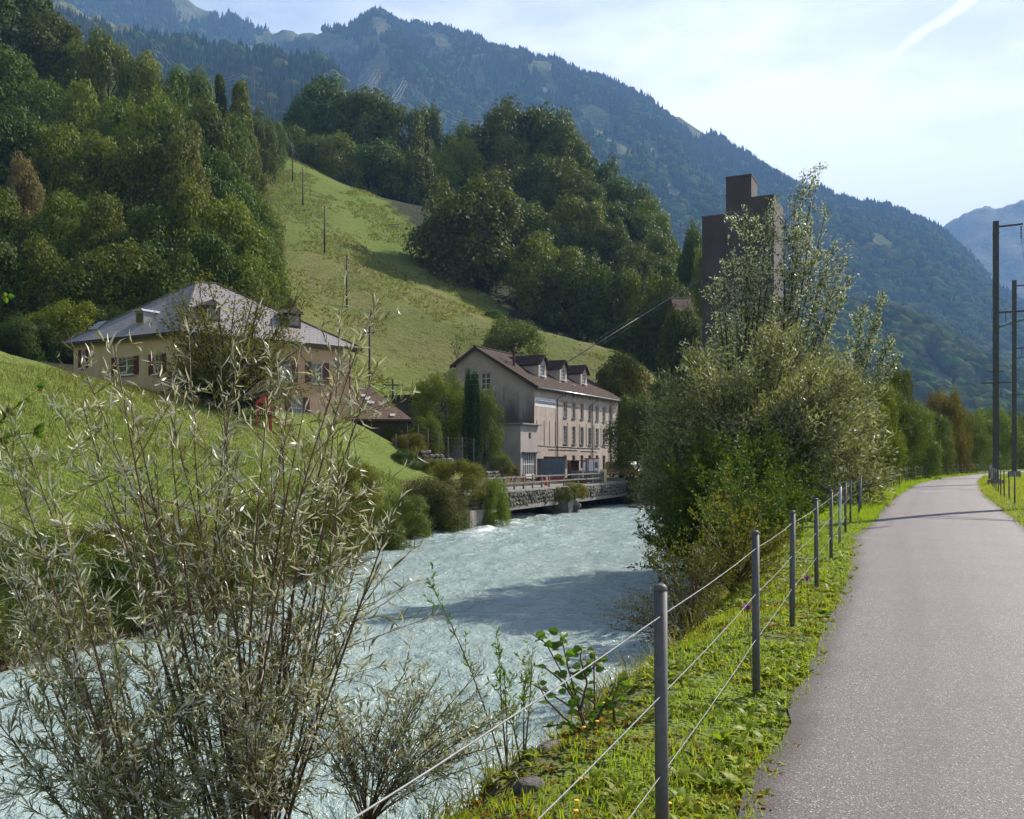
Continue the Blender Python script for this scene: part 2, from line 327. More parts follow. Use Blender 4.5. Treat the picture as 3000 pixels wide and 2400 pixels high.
def mk_water():
    m, nt, out = nodemat('river_water'); co = objco(nt)
    fo = nt.nodes.new('ShaderNodeAttribute'); fo.attribute_name = 'foam'
    n1 = noise(nt, co, 0.35, 5, 0.6); fine = noise(nt, co, 5.5, 6, 0.75, (1, 0.8, 1))
    col = mixc(nt, rmp(nt, n1, 0.35, 0.65), (0.30, 0.39, 0.37), (0.365, 0.45, 0.43))
    f = mth(nt, 'ADD', fo.outputs['Fac'], mth(nt, 'MULTIPLY', mth(nt, 'SUBTRACT', fine, 0.5), 0.95))
    fm = rmp(nt, f, 0.46, 0.78)
    col = mixc(nt, fm, col, (0.74, 0.77, 0.76))
    p = nd(nt, 'ShaderNodeBsdfPrincipled', Base_Color=col, Roughness=rmp(nt, f, 0.45, 0.8, 0.16, 0.5)); p.inputs['IOR'].default_value = 1.33
    h = mth(nt, 'ADD', mth(nt, 'MULTIPLY', noise(nt, co, 1.4, 5, 0.65, (1, 0.7, 1)), 1.6), mth(nt, 'MULTIPLY', noise(nt, co, 7, 4, 0.7), 0.30))
    nt.links.new(bump(nt, h, 0.9, 0.22), p.inputs['Normal']); nt.links.new(p.outputs[0], out.inputs[0]); return m
M['water'] = mk_water()
def mk_mountain(name, alpine):
    m, nt, out = nodemat(name); co = objco(nt)
    geo = nt.nodes.new('ShaderNodeNewGeometry'); s = nt.nodes.new('ShaderNodeSeparateXYZ'); nt.links.new(geo.outputs['True Normal'], s.inputs[0])
    n1 = noise(nt, co, 0.004, 7, 0.65); n2 = noise(nt, co, 0.02, 6, 0.7)
    grass = mixc(nt, rmp(nt, n1, 0.4, 0.62), (0.115, 0.125, 0.045), (0.19, 0.175, 0.09)) if not alpine else mixc(nt, rmp(nt, n1, 0.4, 0.6), (0.16, 0.14, 0.08), (0.26, 0.22, 0.16))
    rock = mixc(nt, rmp(nt, n2, 0.35, 0.65), (0.13, 0.125, 0.12), (0.36, 0.34, 0.32))
    steep = rmp(nt, mth(nt, 'ADD', s.outputs[2], mth(nt, 'MULTIPLY', mth(nt, 'SUBTRACT', n2, 0.5), 0.5)), 0.62, 0.46)
    col = mixc(nt, steep, grass, rock)
    col = mixc(nt, mth(nt, 'MULTIPLY', rmp(nt, noise(nt, co, 0.06, 4, 0.7), 0.45, 0.6), 0.7), col, (0.05, 0.07, 0.03))
    p = nd(nt, 'ShaderNodeBsdfPrincipled', Base_Color=col, Roughness=1.0); p.inputs['Specular IOR Level'].default_value = 0.0
    nt.links.new(bump(nt, n2, 1.0, 25.0), p.inputs['Normal']); nt.links.new(p.outputs[0], out.inputs[0]); return m
M['mountain'] = mk_mountain('mountain_slope', False); M['alpine'] = mk_mountain('alpine_slope', True)
M['bark'] = mat_surf('bark', (0.050, 0.040, 0.030), (0.026, 0.021, 0.017), 6, 0.9, bmp=0.6, bscale=14)
M['twig'] = mat_surf('twig', (0.12, 0.068, 0.036), (0.065, 0.040, 0.024), 20, 0.6)
M['stem_green'] = mat_surf('stem_green', (0.16, 0.13, 0.05), (0.10, 0.06, 0.035), 12, 0.6)
M['galv'] = mat_surf('galvanised_steel', (0.115, 0.112, 0.108), (0.085, 0.083, 0.082), 22, 0.6, 0.1, bmp=0.06, bscale=90, streak=((0.15, 0.145, 0.14), 14, 0.15))
M['zinc_new'] = mat_surf('bright_zinc', (0.42, 0.43, 0.44), (0.34, 0.35, 0.36), 12, 0.35, 0.8)
M['wire'] = mat_surf('steel_cable', (0.22, 0.22, 0.215), (0.16, 0.16, 0.16), 40, 0.5, 0.2)
M['mast'] = mat_surf('mast_steel', (0.075, 0.078, 0.075), (0.05, 0.052, 0.05), 5, 0.6, 0.3, bmp=0.1, streak=((0.10, 0.085, 0.07), 6, 0.5))
M['concrete'] = mat_surf('concrete', (0.25, 0.235, 0.21), (0.17, 0.16, 0.145), 3, 0.9, bmp=0.35, bscale=18, streak=((0.07, 0.065, 0.06), 3.0, 0.8))
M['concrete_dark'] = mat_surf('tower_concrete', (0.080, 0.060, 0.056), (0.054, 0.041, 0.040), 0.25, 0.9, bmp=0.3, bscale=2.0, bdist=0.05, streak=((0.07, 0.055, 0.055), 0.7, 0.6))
M['stone'] = mat_surf('wall_stone', (0.135, 0.12, 0.105), (0.07, 0.062, 0.055), 2.5, 0.9, bmp=0.6, bscale=12, c3=(0.10, 0.10, 0.055))
M['rock'] = mat_surf('river_rock', (0.22, 0.19, 0.165), (0.12, 0.10, 0.085), 3, 0.85, bmp=0.7, bscale=9, bdist=0.05, c3=(0.10, 0.085, 0.05))
M['mortar'] = mat_surf('mortar', (0.055, 0.048, 0.04), (0.035, 0.03, 0.026), 4, 0.95, bmp=0.4)
M['render_front'] = mat_surf('mill_render', (0.42, 0.345, 0.295), (0.355, 0.295, 0.255), 1.3, 0.95, bmp=0.4, bscale=16, streak=((0.24, 0.20, 0.175), 1.2, 0.5), c3=(0.46, 0.39, 0.335))
def mk_gable():
    m, nt, out = nodemat('mill_gable_render'); co = objco(nt)
    s = nt.nodes.new('ShaderNodeSeparateXYZ'); nt.links.new(co, s.inputs[0])
    base = mixc(nt, rmp(nt, noise(nt, co, 1.2, 6, 0.65), 0.35, 0.65), (0.33, 0.28, 0.235), (0.27, 0.23, 0.20))
    run = noise(nt, co, 1.1, 5, 0.65, (1, 1, 0.10))
    soot = mth(nt, 'MULTIPLY', rmp(nt, mth(nt, 'ADD', s.outputs[2], mth(nt, 'MULTIPLY', mth(nt, 'SUBTRACT', run, 0.5), 7.0)), 9.4, 5.6), rmp(nt, s.outputs[2], 5.1, 5.3))   # damp grime running down above the annex roof
    base = mixc(nt, mth(nt, 'MULTIPLY', soot, 0.85), base, (0.055, 0.045, 0.042))
    red = mth(nt, 'MULTIPLY', rmp(nt, mth(nt, 'ADD', run, mth(nt, 'MULTIPLY', s.outputs[2], 0.0)), 0.5, 0.62), mth(nt, 'MULTIPLY', rmp(nt, s.outputs[2], 6.4, 7.6), rmp(nt, s.outputs[2], 9.8, 8.4)))
    base = mixc(nt, mth(nt, 'MULTIPLY', red, mth(nt, 'MULTIPLY', rmp(nt, s.outputs[1], 2.0, 3.4), 0.6)), base, (0.085, 0.04, 0.042))
    p = nd(nt, 'ShaderNodeBsdfPrincipled', Base_Color=base, Roughness=0.95); p.inputs['Specular IOR Level'].default_value = 0.2
    nt.links.new(bump(nt, noise(nt, co, 16, 5, 0.65), 0.4, 0.02), p.inputs['Normal']); nt.links.new(p.outputs[0], out.inputs[0]); return m
M['render_gable'] = mk_gable()
M['render_annex'] = mat_surf('annex_render', (0.37, 0.325, 0.295), (0.31, 0.275, 0.255), 1.0, 0.95, bmp=0.25, bscale=14, streak=((0.22, 0.19, 0.17), 1.6, 0.5))
M['yellow_render'] = mat_surf('yellow_render', (0.55, 0.43, 0.24), (0.50, 0.39, 0.21), 1.2, 0.95, bmp=0.15, streak=((0.34, 0.26, 0.15), 1.0, 0.4))
M['orange_render'] = mat_surf('peach_render', (0.47, 0.31, 0.19), (0.43, 0.28, 0.17), 1.2, 0.95, bmp=0.15)
def mk_tiles(name, c1, c2, c3, sx, sy, rgh=0.9, spc=0.15):
    m, nt, out = nodemat(name); uv = nt.nodes.new('ShaderNodeUVMap').outputs[0]
    br = nt.nodes.new('ShaderNodeTexBrick'); nt.links.new(uv, br.inputs['Vector'])
    for k, v in (('Color1', (*c1, 1)), ('Color2', (*c2, 1)), ('Mortar', (*[x*0.35 for x in c1], 1)), ('Scale', 1.0), ('Mortar Size', 0.015), ('Brick Width', sx), ('Row Height', sy), ('Bias', 0.0)): br.inputs[k].default_value = v
    co = objco(nt)
    col = mixc(nt, rmp(nt, noise(nt, co, 1.3, 6, 0.7), 0.5, 0.72), br.outputs['Color'], c3)
    s = nt.nodes.new('ShaderNodeSeparateXYZ'); nt.links.new(uv, s.inputs[0])
    saw = mth(nt, 'FRACT', mth(nt, 'DIVIDE', s.outputs[1], sy))
    p = nd(nt, 'ShaderNodeBsdfPrincipled', Base_Color=col, Roughness=rgh); p.inputs['Specular IOR Level'].default_value = spc
    nt.links.new(bump(nt, mth(nt, 'ADD', mth(nt, 'MULTIPLY', saw, -1.0), mth(nt, 'MULTIPLY', br.outputs['Fac'], -0.5)), 0.8, 0.05), p.inputs['Normal'])
    nt.links.new(p.outputs[0], out.inputs[0]); return m
M['tile_brown'] = mk_tiles('brown_tiles', (0.075, 0.045, 0.034), (0.055, 0.034, 0.027), (0.10, 0.07, 0.055), 0.20, 0.18)
M['tile_grey'] = mk_tiles('grey_tiles', (0.27, 0.235, 0.22), (0.225, 0.20, 0.19), (0.31, 0.28, 0.26), 0.36, 0.34, 0.5, 0.4)
M['tile_shed'] = mk_tiles('shed_tiles', (0.20, 0.13, 0.10), (0.155, 0.10, 0.08), (0.20, 0.17, 0.05), 0.22, 0.22)
M['wood_grey'] = mat_surf('weathered_wood', (0.21, 0.185, 0.16), (0.12, 0.105, 0.09), 3, 0.9, bmp=0.4, bscale=20)
M['wood_dark'] = mat_surf('dark_wood', (0.055, 0.042, 0.032), (0.035, 0.028, 0.022), 4, 0.85)
M['wood_pale'] = mat_surf('fresh_wood', (0.50, 0.36, 0.19), (0.42, 0.29, 0.15), 5, 0.8)
M['white'] = mat_surf('white_paint', (0.72, 0.72, 0.70), (0.62, 0.61, 0.58), 4, 0.5)
M['sign_white'] = mat_surf('sign_ground', (0.66, 0.65, 0.66), (0.55, 0.54, 0.55), 2.5, 0.8, streak=((0.42, 0.40, 0.40), 2.5, 0.5))
M['ink'] = mat_surf('faded_lettering', (0.06, 0.055, 0.075), (0.22, 0.21, 0.23), 7, 0.9)
M['shutter'] = mat_surf('dark_red_shutter', (0.095, 0.014, 0.014), (0.075, 0.011, 0.011), 6, 0.5)
M['glass'] = mat_surf('window_glass', (0.025, 0.03, 0.035), (0.04, 0.045, 0.05), 2, 0.08, spec=0.8)
M['glass_pale'] = mat_surf('frosted_glass', (0.10, 0.125, 0.14), (0.16, 0.18, 0.19), 2, 0.2, spec=0.7)
M['frame_grey'] = mat_surf('stone_frame', (0.31, 0.265, 0.225), (0.25, 0.21, 0.18), 3, 0.9)
M['black'] = mat_surf('black_metal', (0.02, 0.02, 0.021), (0.028, 0.028, 0.03), 6, 0.5)
M['blue'] = mat_surf('blue_container_paint', (0.105, 0.135, 0.160), (0.080, 0.105, 0.125), 2.5, 0.55, streak=((0.15, 0.12, 0.10), 4, 0.4))
M['rust'] = mat_surf('rusty_steel', (0.12, 0.05, 0.03), (0.07, 0.03, 0.02), 4, 0.85, bmp=0.2)
M['red'] = mat_surf('red_paint', (0.45, 0.045, 0.03), (0.36, 0.035, 0.025), 5, 0.5)
M['orange'] = mat_surf('orange_plastic', (0.72, 0.16, 0.05), (0.62, 0.13, 0.04), 8, 0.5)
M['grey_box'] = mat_surf('grey_metal', (0.15, 0.148, 0.135), (0.10, 0.10, 0.092), 3, 0.6, 0.2)
M['yellow_van'] = mat_surf('olive_yellow_paint', (0.30, 0.25, 0.035), (0.27, 0.22, 0.03), 3, 0.3, spec=0.6)
M['cream'] = mat_surf('cream_board', (0.55, 0.45, 0.27), (0.46, 0.37, 0.22), 4, 0.8)
M['tyre'] = mat_surf('rubber', (0.018, 0.018, 0.018), (0.025, 0.025, 0.025), 8, 0.9)
M['paint_line'] = mat_surf('road_paint', (0.55, 0.54, 0.53), (0.35, 0.34, 0.33), 14, 0.8)
M['insulator'] = mat_surf('brown_insulator', (0.06, 0.03, 0.02), (0.05, 0.025, 0.018), 6, 0.25)
M['power_wire'] = mat_surf('aluminium_conductor', (0.42, 0.42, 0.41), (0.36, 0.36, 0.36), 1, 0.5, 0.2)
M['purple'] = mat_surf('purple_petals', (0.36, 0.05, 0.30), (0.28, 0.03, 0.24), 30, 0.6)
M['yellow'] = mat_surf('yellow_petals', (0.80, 0.48, 0.01), (0.75, 0.40, 0.01), 30, 0.6)
# foliage
M['lf_dark'] = mat_leaf('leaf_dark', (0.054, 0.086, 0.012), (0.096, 0.126, 0.020), 0.26)
M['lf_mid'] = mat_leaf('leaf_mid', (0.078, 0.118, 0.013), (0.138, 0.168, 0.023), 0.28)
M['lf_bright'] = mat_leaf('leaf_bright', (0.105, 0.152, 0.015), (0.178, 0.20, 0.026), 0.30)
M['lf_olive'] = mat_leaf('leaf_olive', (0.082, 0.102, 0.017), (0.142, 0.146, 0.026), 0.26)
M['lf_autumn'] = mat_leaf('leaf_autumn', (0.095, 0.095, 0.020), (0.150, 0.115, 0.024), 0.40)
M['lf_brown'] = mat_leaf('leaf_brown', (0.105, 0.082, 0.028), (0.085, 0.090, 0.024), 0.35)
M['lf_tan'] = mat_leaf('leaf_tan', (0.22, 0.15, 0.075), (0.16, 0.12, 0.05), 0.35)
M['lf_yellow'] = mat_leaf('leaf_yellow', (0.17, 0.145, 0.02), (0.12, 0.125, 0.02), 0.4)
M['lf_thuja'] = mat_leaf('leaf_thuja', (0.012, 0.030, 0.008), (0.020, 0.045, 0.012), 0.12)
M['lf_willow'] = mat_leaf('leaf_silver_willow', (0.125, 0.145, 0.045), (0.20, 0.205, 0.09), 0.34, 0.5, back=(0.27, 0.28, 0.17), spec=0.3)
M['lf_poplar'] = mat_leaf('leaf_white_poplar', (0.060, 0.085, 0.028), (0.10, 0.125, 0.045), 0.32, 0.45, back=(0.46, 0.47, 0.40), spec=0.35)
M['lf_osier'] = mat_leaf('leaf_osier', (0.110, 0.140, 0.038), (0.185, 0.20, 0.070), 0.33, 0.38, back=(0.50, 0.49, 0.41), spec=0.45, warm=(1.1, 1.1, 0.7))
M['lf_alder'] = mat_leaf('leaf_alder', (0.075, 0.15, 0.014), (0.13, 0.21, 0.024), 0.48, 0.45, spec=0.3)
M['grass'] = mat_leaf('grass_blades', (0.22, 0.29, 0.022), (0.34, 0.34, 0.045), 0.5, 0.5)
M['grass_dry'] = mat_leaf('grass_tall', (0.135, 0.175, 0.03), (0.275, 0.245, 0.085), 0.42, 0.55)
M['weed'] = mat_leaf('weed_leaves', (0.17, 0.275, 0.016), (0.27, 0.335, 0.03), 0.5, 0.5, spec=0.2)
M['moss'] = mat_leaf('moss', (0.20, 0.15, 0.022), (0.27, 0.12, 0.02), 0.25, 0.9, spec=0.1)
M['conifer_far'] = mat_leaf('far_conifer', (0.020, 0.036, 0.015), (0.032, 0.050, 0.019), 0.05, 0.9, spec=0.0, hue=0.04, vlo=0.55, vr=0.9)
M['broad_far'] = mat_leaf('far_broadleaf', (0.048, 0.072, 0.020), (0.080, 0.100, 0.026), 0.12, 0.9, spec=0.0, hue=0.045, vlo=0.5, vr=1.0)

# ------------------------------------------------------------------ ground sheet
def graded(lo, a, b, hi, step, grow):
    xs = list(np.arange(a, b+1e-6, step)); s = step; x = xs[-1]
    while x < hi: s = s*grow; x += s; xs.append(x)
    s = step; x = xs[0]; pre = []
    while x > lo: s = s*grow; x -= s; pre.append(x)
    return np.array(pre[::-1]+xs)
gx = graded(-2500, -12, 16, 4800, 0.28, 1.045); gy = graded(-280, 2, 34, 5600, 0.3, 1.028)
X, Y = np.meshgrid(gx, gy); Z = ground(X.ravel(), Y.ravel()).reshape(X.shape)
dR = X-Rb(Y); dL = Lb(Y)-X-3.0*culv(Y)
# path geometry (left edge, right edge in metres, read off the photograph on flat ground)
PL = np.array([(-6,-3.2),(0,-0.72),(4.1,1.01),(8,2.68),(12,4.35),(19,7.07),(22.5,8.75),(28.8,11.5),(39.6,16.5),(58,25.4),(76,35.3),(94,47.2),(120,66),(150,92)], float)
PR = np.array([(-6,0.2),(0,2.7),(8,6.1),(14,8.65),(21.3,11.8),(25.3,13.7),(31.8,16.7),(39.6,20.3),(49,24.9),(64.5,32.6),(86,44.0),(100,53.5),(126,72),(156,98)], float)
def pl(y): return np.interp(y, PL[:, 0], PL[:, 1])
def pr(y): return np.interp(y, PR[:, 0], PR[:, 1])
Zn = Z.copy()
offp = (X < pl(Y)-0.05) | (X > pr(Y)+0.05)
bankz = np.where((dR > 0) | (dL > 0), 1, 0)
Zn += bankz*np.where(np.abs(Y) < 70, (fbm(X*1.3, Y*1.3, 4, 11)-0.5)*0.22*np.clip(np.where(dR > 0, (pl(Y)-X)/1.2, dL/1.5), 0, 1)*(X < pl(Y)), 0)
Zn += np.where((dL > 0) & (dL < 2.2) & (Y < 58) & (Y > 5), (fbm(X*1.1, Y*0.8, 4, 31)-0.35)*0.9*np.sin(np.clip(dL/2.2, 0, 1)*np.pi), 0)
nx, ny = len(gx), len(gy)
ii = np.arange(nx*ny).reshape(ny, nx)
F = np.stack([ii[:-1, :-1], ii[:-1, 1:], ii[1:, 1:], ii[1:, :-1]], -1).reshape(-1, 4)
gm = new_mesh('ground', np.stack([X, Y, Zn], -1), F, M['ground'], smooth=True)
soil = np.clip(np.where(dL > 0, 1-sstep(0.9, 2.0, dL+(fbm(X, Y, 3, 9)-0.5)*1.2), 0)+np.where(dR > 0, 1-sstep(1.2, 2.6, dR+(fbm(X, Y, 3, 8)-0.5)*0.8), 0)+((dR <= 0) & (dL <= 0)), 0, 1)
yard = sstep(0.5, 0.0, Zn)*sstep(57, 60, Y)*(Y < 116)*(dL > 0)*(X > -4)*0.75
near_verge = 0.55*sstep(14, 4, Y)*(dR > 0)*(X < pl(Y))*sstep(0.45, 0.62, fbm(X*1.7, Y*1.7, 4, 21))
soil = np.clip(soil+yard+near_verge, 0, 1)
a_ = gm.attributes.new('soil', 'FLOAT', 'POINT'); a_.data.foreach_set('value', soil.ravel().astype(np.float32))
k_ = X/np.maximum(Y, 1)
def edge_px(zrel):  # woods stand left and right of the open meadow
    return 0
LW = np.interp(Y, [60, 85, 110, 141, 164, 200, 240, 300], [-27, -28, -31, -38, -43, -54, -66, -80])
RW = np.interp(Y, [120, 150, 165, 185, 205, 245, 262, 300], [40, 22, 4, -6, -18, -40, -52, -60])
wood = np.where((X < LW+3*(fbm(X*.1, Y*.1, 3, 4)-.5)) & (Y > 70), 1, 0)+np.where((X > RW) & (Y > 150) & (X < Lb(Y)-15), 1, 0)
a_ = gm.attributes.new('wood', 'FLOAT', 'POINT'); a_.data.foreach_set('value', np.clip(wood, 0, 1).ravel().astype(np.float32))
g = link('ground', gm); g['kind'] = 'structure'

# ------------------------------------------------------------------ path
py_ = np.concatenate([np.arange(-6, 30, 0.35), np.arange(30, 150, 1.0)])
us = np.concatenate([np.linspace(0, 0.2, 9), np.linspace(0.2, 0.8, 13)[1:], np.linspace(0.8, 1, 9)[1:]])
A = pl(py_)+(fbm(py_*1.3, py_*0, 4, 41)-0.5)*0.22; B = pr(py_)+(fbm(py_*1.1, py_*0, 4, 42)-0.5)*0.22
U, V = np.meshgrid(us, np.arange(len(py_)))
PX_ = A[V]+(B-A)[V]*U; PY_ = py_[V]; PZ_ = 0.012+0.03*np.sin(U*np.pi)
# the sheet narrows along x while the path runs obliquely: fine, rows are cut parallel to x
i2 = np.arange(PX_.size).reshape(PX_.shape)
F2 = np.stack([i2[:-1, :-1], i2[:-1, 1:], i2[1:, 1:], i2[1:, :-1]], -1).reshape(-1, 4)
pm = new_mesh('path', np.stack([PX_, PY_, PZ_], -1), F2, M['asphalt'], smooth=True)
e_ = np.clip(1-np.minimum(U*1.0, (1-U)*1.3)/0.12, 0, 1)
a_ = pm.attributes.new('edge', 'FLOAT', 'POINT'); a_.data.foreach_set('value', e_.ravel().astype(np.float32))
tr_ = np.exp(-((U-0.24)/0.045)**2)*0.7+np.exp(-((U-0.38)/0.04)**2)*0.5+np.exp(-((U-0.75)/0.06)**2)*0.3
a_ = pm.attributes.new('track', 'FLOAT', 'POINT'); a_.data.foreach_set('value', (tr_*(0.6+0.8*(fbm(PX_*.4, PY_*.12, 3, 6)-.3))).clip(0, 1).ravel().astype(np.float32))
path = link('path', pm); path['kind'] = 'structure'
for yy, u0, u1 in ((44.2, 0.22, 0.55), (57.5, 0.45, 0.75)):
    c0 = pl(yy)+(pr(yy)-pl(yy))*u0; c1 = pl(yy)+(pr(yy)-pl(yy))*u1
    zc = 0.012+0.03*math.sin(u0*math.pi)+0.006
    v = [(c0, yy, zc), (c1, yy+0.1, 0.012+0.03*math.sin(u1*math.pi)+0.006), (c1+.05, yy+0.3, 0.012+0.03*math.sin(u1*math.pi)+0.006), (c0+.05, yy+0.2, zc)]
    link('lane_marking', new_mesh('lane_marking', v, [(0, 1, 2, 3)], M['paint_line']), path)

# ------------------------------------------------------------------ river
wy = graded(-25, 8, 95, 420, 0.17, 1.03); wu = np.linspace(-0.06, 1.06, 120)
U, V = np.meshgrid(wu, np.arange(len(wy))); YY = wy[V]; LL = Lb(YY)-0.3-3.2*culv(YY); RR = Rb(YY)+0.3
XX = LL+(RR-LL)*U
s_ = YY*0.9+XX*0.4; c_ = XX*0.9-YY*0.4
def ridge(n): return 1-np.abs(2*n-1)
w1 = ridge(fbm(c_*0.35, s_*0.16+0.15*c_, 3, 51)); w2 = ridge(fbm(c_*0.9, s_*0.55, 3, 52)); w3 = fbm(c_*2.2, s_*1.7, 3, 53)
edgeL = np.exp(-((XX-LL)/3.2)**2); edgeR = np.exp(-((RR-XX)/2.5)**2)
rap = np.clip(np.exp(-((YY-64)/11)**2)*edgeL*1.1 + 0.9*np.exp(-((YY-52)/9)**2)*edgeR + 0.65*np.exp(-((YY-58)/12)**2)*np.exp(-((XX-0.0)/3.5)**2)+0.35*np.exp(-((YY-70)/12)**2), 0, 1.2)
amp = 0.10+0.16*rap
H = ((w1-0.6)*1.0+(w2-0.6)*0.55+(w3-0.5)*0.4)*amp*1.6
wm = new_mesh('river', np.stack([XX, YY, WATER_Z+H], -1), (lambda i: np.stack([i[:-1, :-1], i[:-1, 1:], i[1:, 1:], i[1:, :-1]], -1).reshape(-1, 4))(np.arange(XX.size).reshape(XX.shape)), M['water'], smooth=True)
foam = np.clip(0.02+sstep(0.72, 0.98, w1)*0.28*(0.5+fbm(c_*.2, s_*.12, 3, 61))+sstep(0.80, 1.0, w2)*0.12+rap*0.42*fbm(c_*1.0, s_*0.4, 4, 62)*1.6, 0, 1)
a_ = wm.attributes.new('foam', 'FLOAT', 'POINT'); a_.data.foreach_set('value', foam.ravel().astype(np.float32))
river = link('river', wm); river['kind'] = 'structure'

# ------------------------------------------------------------------ mountains (polar height fields round the valley) and their woods
K = 3000/2156.0
def massif(name, prof, r0, r1, z0, nr, seed, mat, rough=0.16, pw=1.25, back=1.25):
    prof = np.array(prof, float)*K
    pxs = np.linspace(prof[0, 0], prof[-1, 0], 300); ta = (pxs-1500)/FPX
    el = (HORIZ-np.interp(pxs, prof[:, 0], prof[:, 1]))/FPX
    t = np.concatenate([np.linspace(0, 1, nr), np.linspace(1, back, 10)[1:]])
    T_, A_ = np.meshgrid(t, np.arange(len(pxs)))
    Rr = r0+(r1-r0)*T_                               # depth along +Y
    x = ta[A_]*Rr; y = Rr
    top = el[A_]*r1+CAMZ
    zr = z0+(top-z0)*np.minimum(T_, 1)**pw
    zr = np.where(T_ > 1, top-(T_-1)*r1*0.55, zr)
    n = fbm(x/520.0, y/520.0, 6, seed, 0.52)-0.5; gul = ridge(fbm(x/260.0+y/900, y/1400.0, 4, seed+3))-0.55
    env = np.sin(np.clip(T_, 0, 1)*np.pi)**0.7
    zr = zr+(n*rough*2.2+gul*rough*0.45)*(top-z0)*env
    crag = np.where(T_ > 0.9, (fbm(pxs[A_]/26.0, T_*9, 4, seed+7)-0.5)*(top-z0)*0.03*np.clip((T_-0.9)/0.1, 0, 1), 0)
    zr = zr+crag
    return name, x, y, zr, T_, pxs, mat
def lay(name, x, y, z, mat):
    i = np.arange(x.size).reshape(x.shape)
    o = link(name, new_mesh(name, np.stack([x, y, z], -1), np.stack([i[:-1, :-1], i[1:, :-1], i[1:, 1:], i[:-1, 1:]], -1).reshape(-1, 4), mat, smooth=True)); o['kind'] = 'structure'; return o
m1 = massif('mountain', [(-700,-40),(-300,-70),(0,-85),(200,-75),(330,-45),(380,-8),(440,28),(465,46),(490,34),(515,40),(545,58),(600,64),(650,74),(700,76),(730,74),(760,55),(790,38),(830,44),(870,55),(930,66),(1000,90),(1050,108),(1100,120),(1150,128),(1200,150),(1280,176),(1330,196),(1370,216),(1410,238),(1450,262),(1510,296),(1550,315),(1590,330),(1640,362),(1690,388),(1750,405),(1800,418),(1870,442),(1930,466),(1980,488),(2040,540),(2100,600),(2200,680),(2330,760),(2500,830)], 760, 2900, 0, 110, 71, M['mountain'])
m2 = massif('foothill', [(-500,-60),(-200,-70),(0,-50),(110,-5),(200,35),(300,70),(380,92),(450,112),(560,124),(640,138),(700,150),(724,178),(760,225),(830,285),(900,345),(980,420)], 520, 1500, 20, 80, 72, M['mountain'], 0.10, 1.15)
m3 = massif('alpine_peak', [(1700,640),(1850,560),(1940,500),(1985,478),(2020,456),(2050,442),(2085,438),(2100,440),(2120,431),(2156,424),(2250,400),(2400,370),(2600,390),(2900,470)], 2600, 4600, 0, 70, 73, M['alpine'], 0.12, 1.3)
for m in (m1, m2, m3): lay(m[0], m[1], m[2], m[3], m[6])
def far_tree(kind):
    r = np.random.default_rng(3)
    if kind == 'conifer':
        mb = MB()
        for z0, z1, rad in ((0.06, 0.55, 0.20), (0.30, 0.80, 0.15), (0.58, 1.0, 0.09)):
            n = 7; vs = [(rad*(0.75+0.5*r.random())*math.cos(2*math.pi*k/n), rad*(0.75+0.5*r.random())*math.sin(2*math.pi*k/n), z0+0.05*r.random()) for k in range(n)]+[(0, 0, z1)]
            mb.add(vs, [(k, (k+1) % n, n) for k in range(n)])
        me = new_mesh('far_conifer', mb.v, mb.f, M['conifer_far'])
    else:
        bm = bmesh.new(); bmesh.ops.create_icosphere(bm, subdivisions=2, radius=0.5)
        for v in bm.verts:
            k = 0.78+0.5*r.random(); v.co = Vector((v.co.x*k, v.co.y*k, 0.55+v.co.z*(0.75+0.45*r.random())))
        me = bpy.data.meshes.new('far_broadleaf'); bm.to_mesh(me); bm.free(); me.materials.append(M['broad_far'])
    at = me.attributes.new('tint', 'FLOAT', 'FACE'); at.data.foreach_set('value', r.random(len(me.polygons)).astype(np.float32))
    return bpy.data.objects.new(me.name, me)
SRC = {k: far_tree(k) for k in ('conifer', 'broad')}
def forest(name, label, pts, sc, kind):
    me = bpy.data.meshes.new(name); me.vertices.add(len(pts)); me.vertices.foreach_set('co', np.asarray(pts, np.float32).ravel())
    for nm, val in (('scl', sc), ('rot', np.random.default_rng(1).random(len(pts))*6.28)):
        at = me.attributes.new(nm, 'FLOAT', 'POINT'); at.data.foreach_set('value', val.astype(np.float32))
    o = link(name, me); o['kind'] = 'stuff'; tag(o, label, 'forest')
    ng = bpy.data.node_groups.new(name, 'GeometryNodeTree')
    ng.interface.new_socket('Geometry', in_out='INPUT', socket_type='NodeSocketGeometry'); ng.interface.new_socket('Geometry', in_out='OUTPUT', socket_type='NodeSocketGeometry')
    N = ng.nodes; gi = N.new('NodeGroupInput'); go = N.new('NodeGroupOutput'); ip = N.new('GeometryNodeInstanceOnPoints'); oi = N.new('GeometryNodeObjectInfo'); oi.inputs['Object'].default_value = SRC[kind]
    s = N.new('GeometryNodeInputNamedAttribute'); s.data_type = 'FLOAT'; s.inputs[0].default_value = 'scl'
    r = N.new('GeometryNodeInputNamedAttribute'); r.data_type = 'FLOAT'; r.inputs[0].default_value = 'rot'
    cb = N.new('ShaderNodeCombineXYZ'); ng.links.new(r.outputs[0], cb.inputs[2])
    ng.links.new(gi.outputs[0], ip.inputs['Points']); ng.links.new(oi.outputs['Geometry'], ip.inputs['Instance']); ng.links.new(cb.outputs[0], ip.inputs['Rotation']); ng.links.new(s.outputs[0], ip.inputs['Scale']); ng.links.new(ip.outputs[0], go.inputs[0])
    md = o.modifiers.new('scatter', 'NODES'); md.node_group = ng
    return o
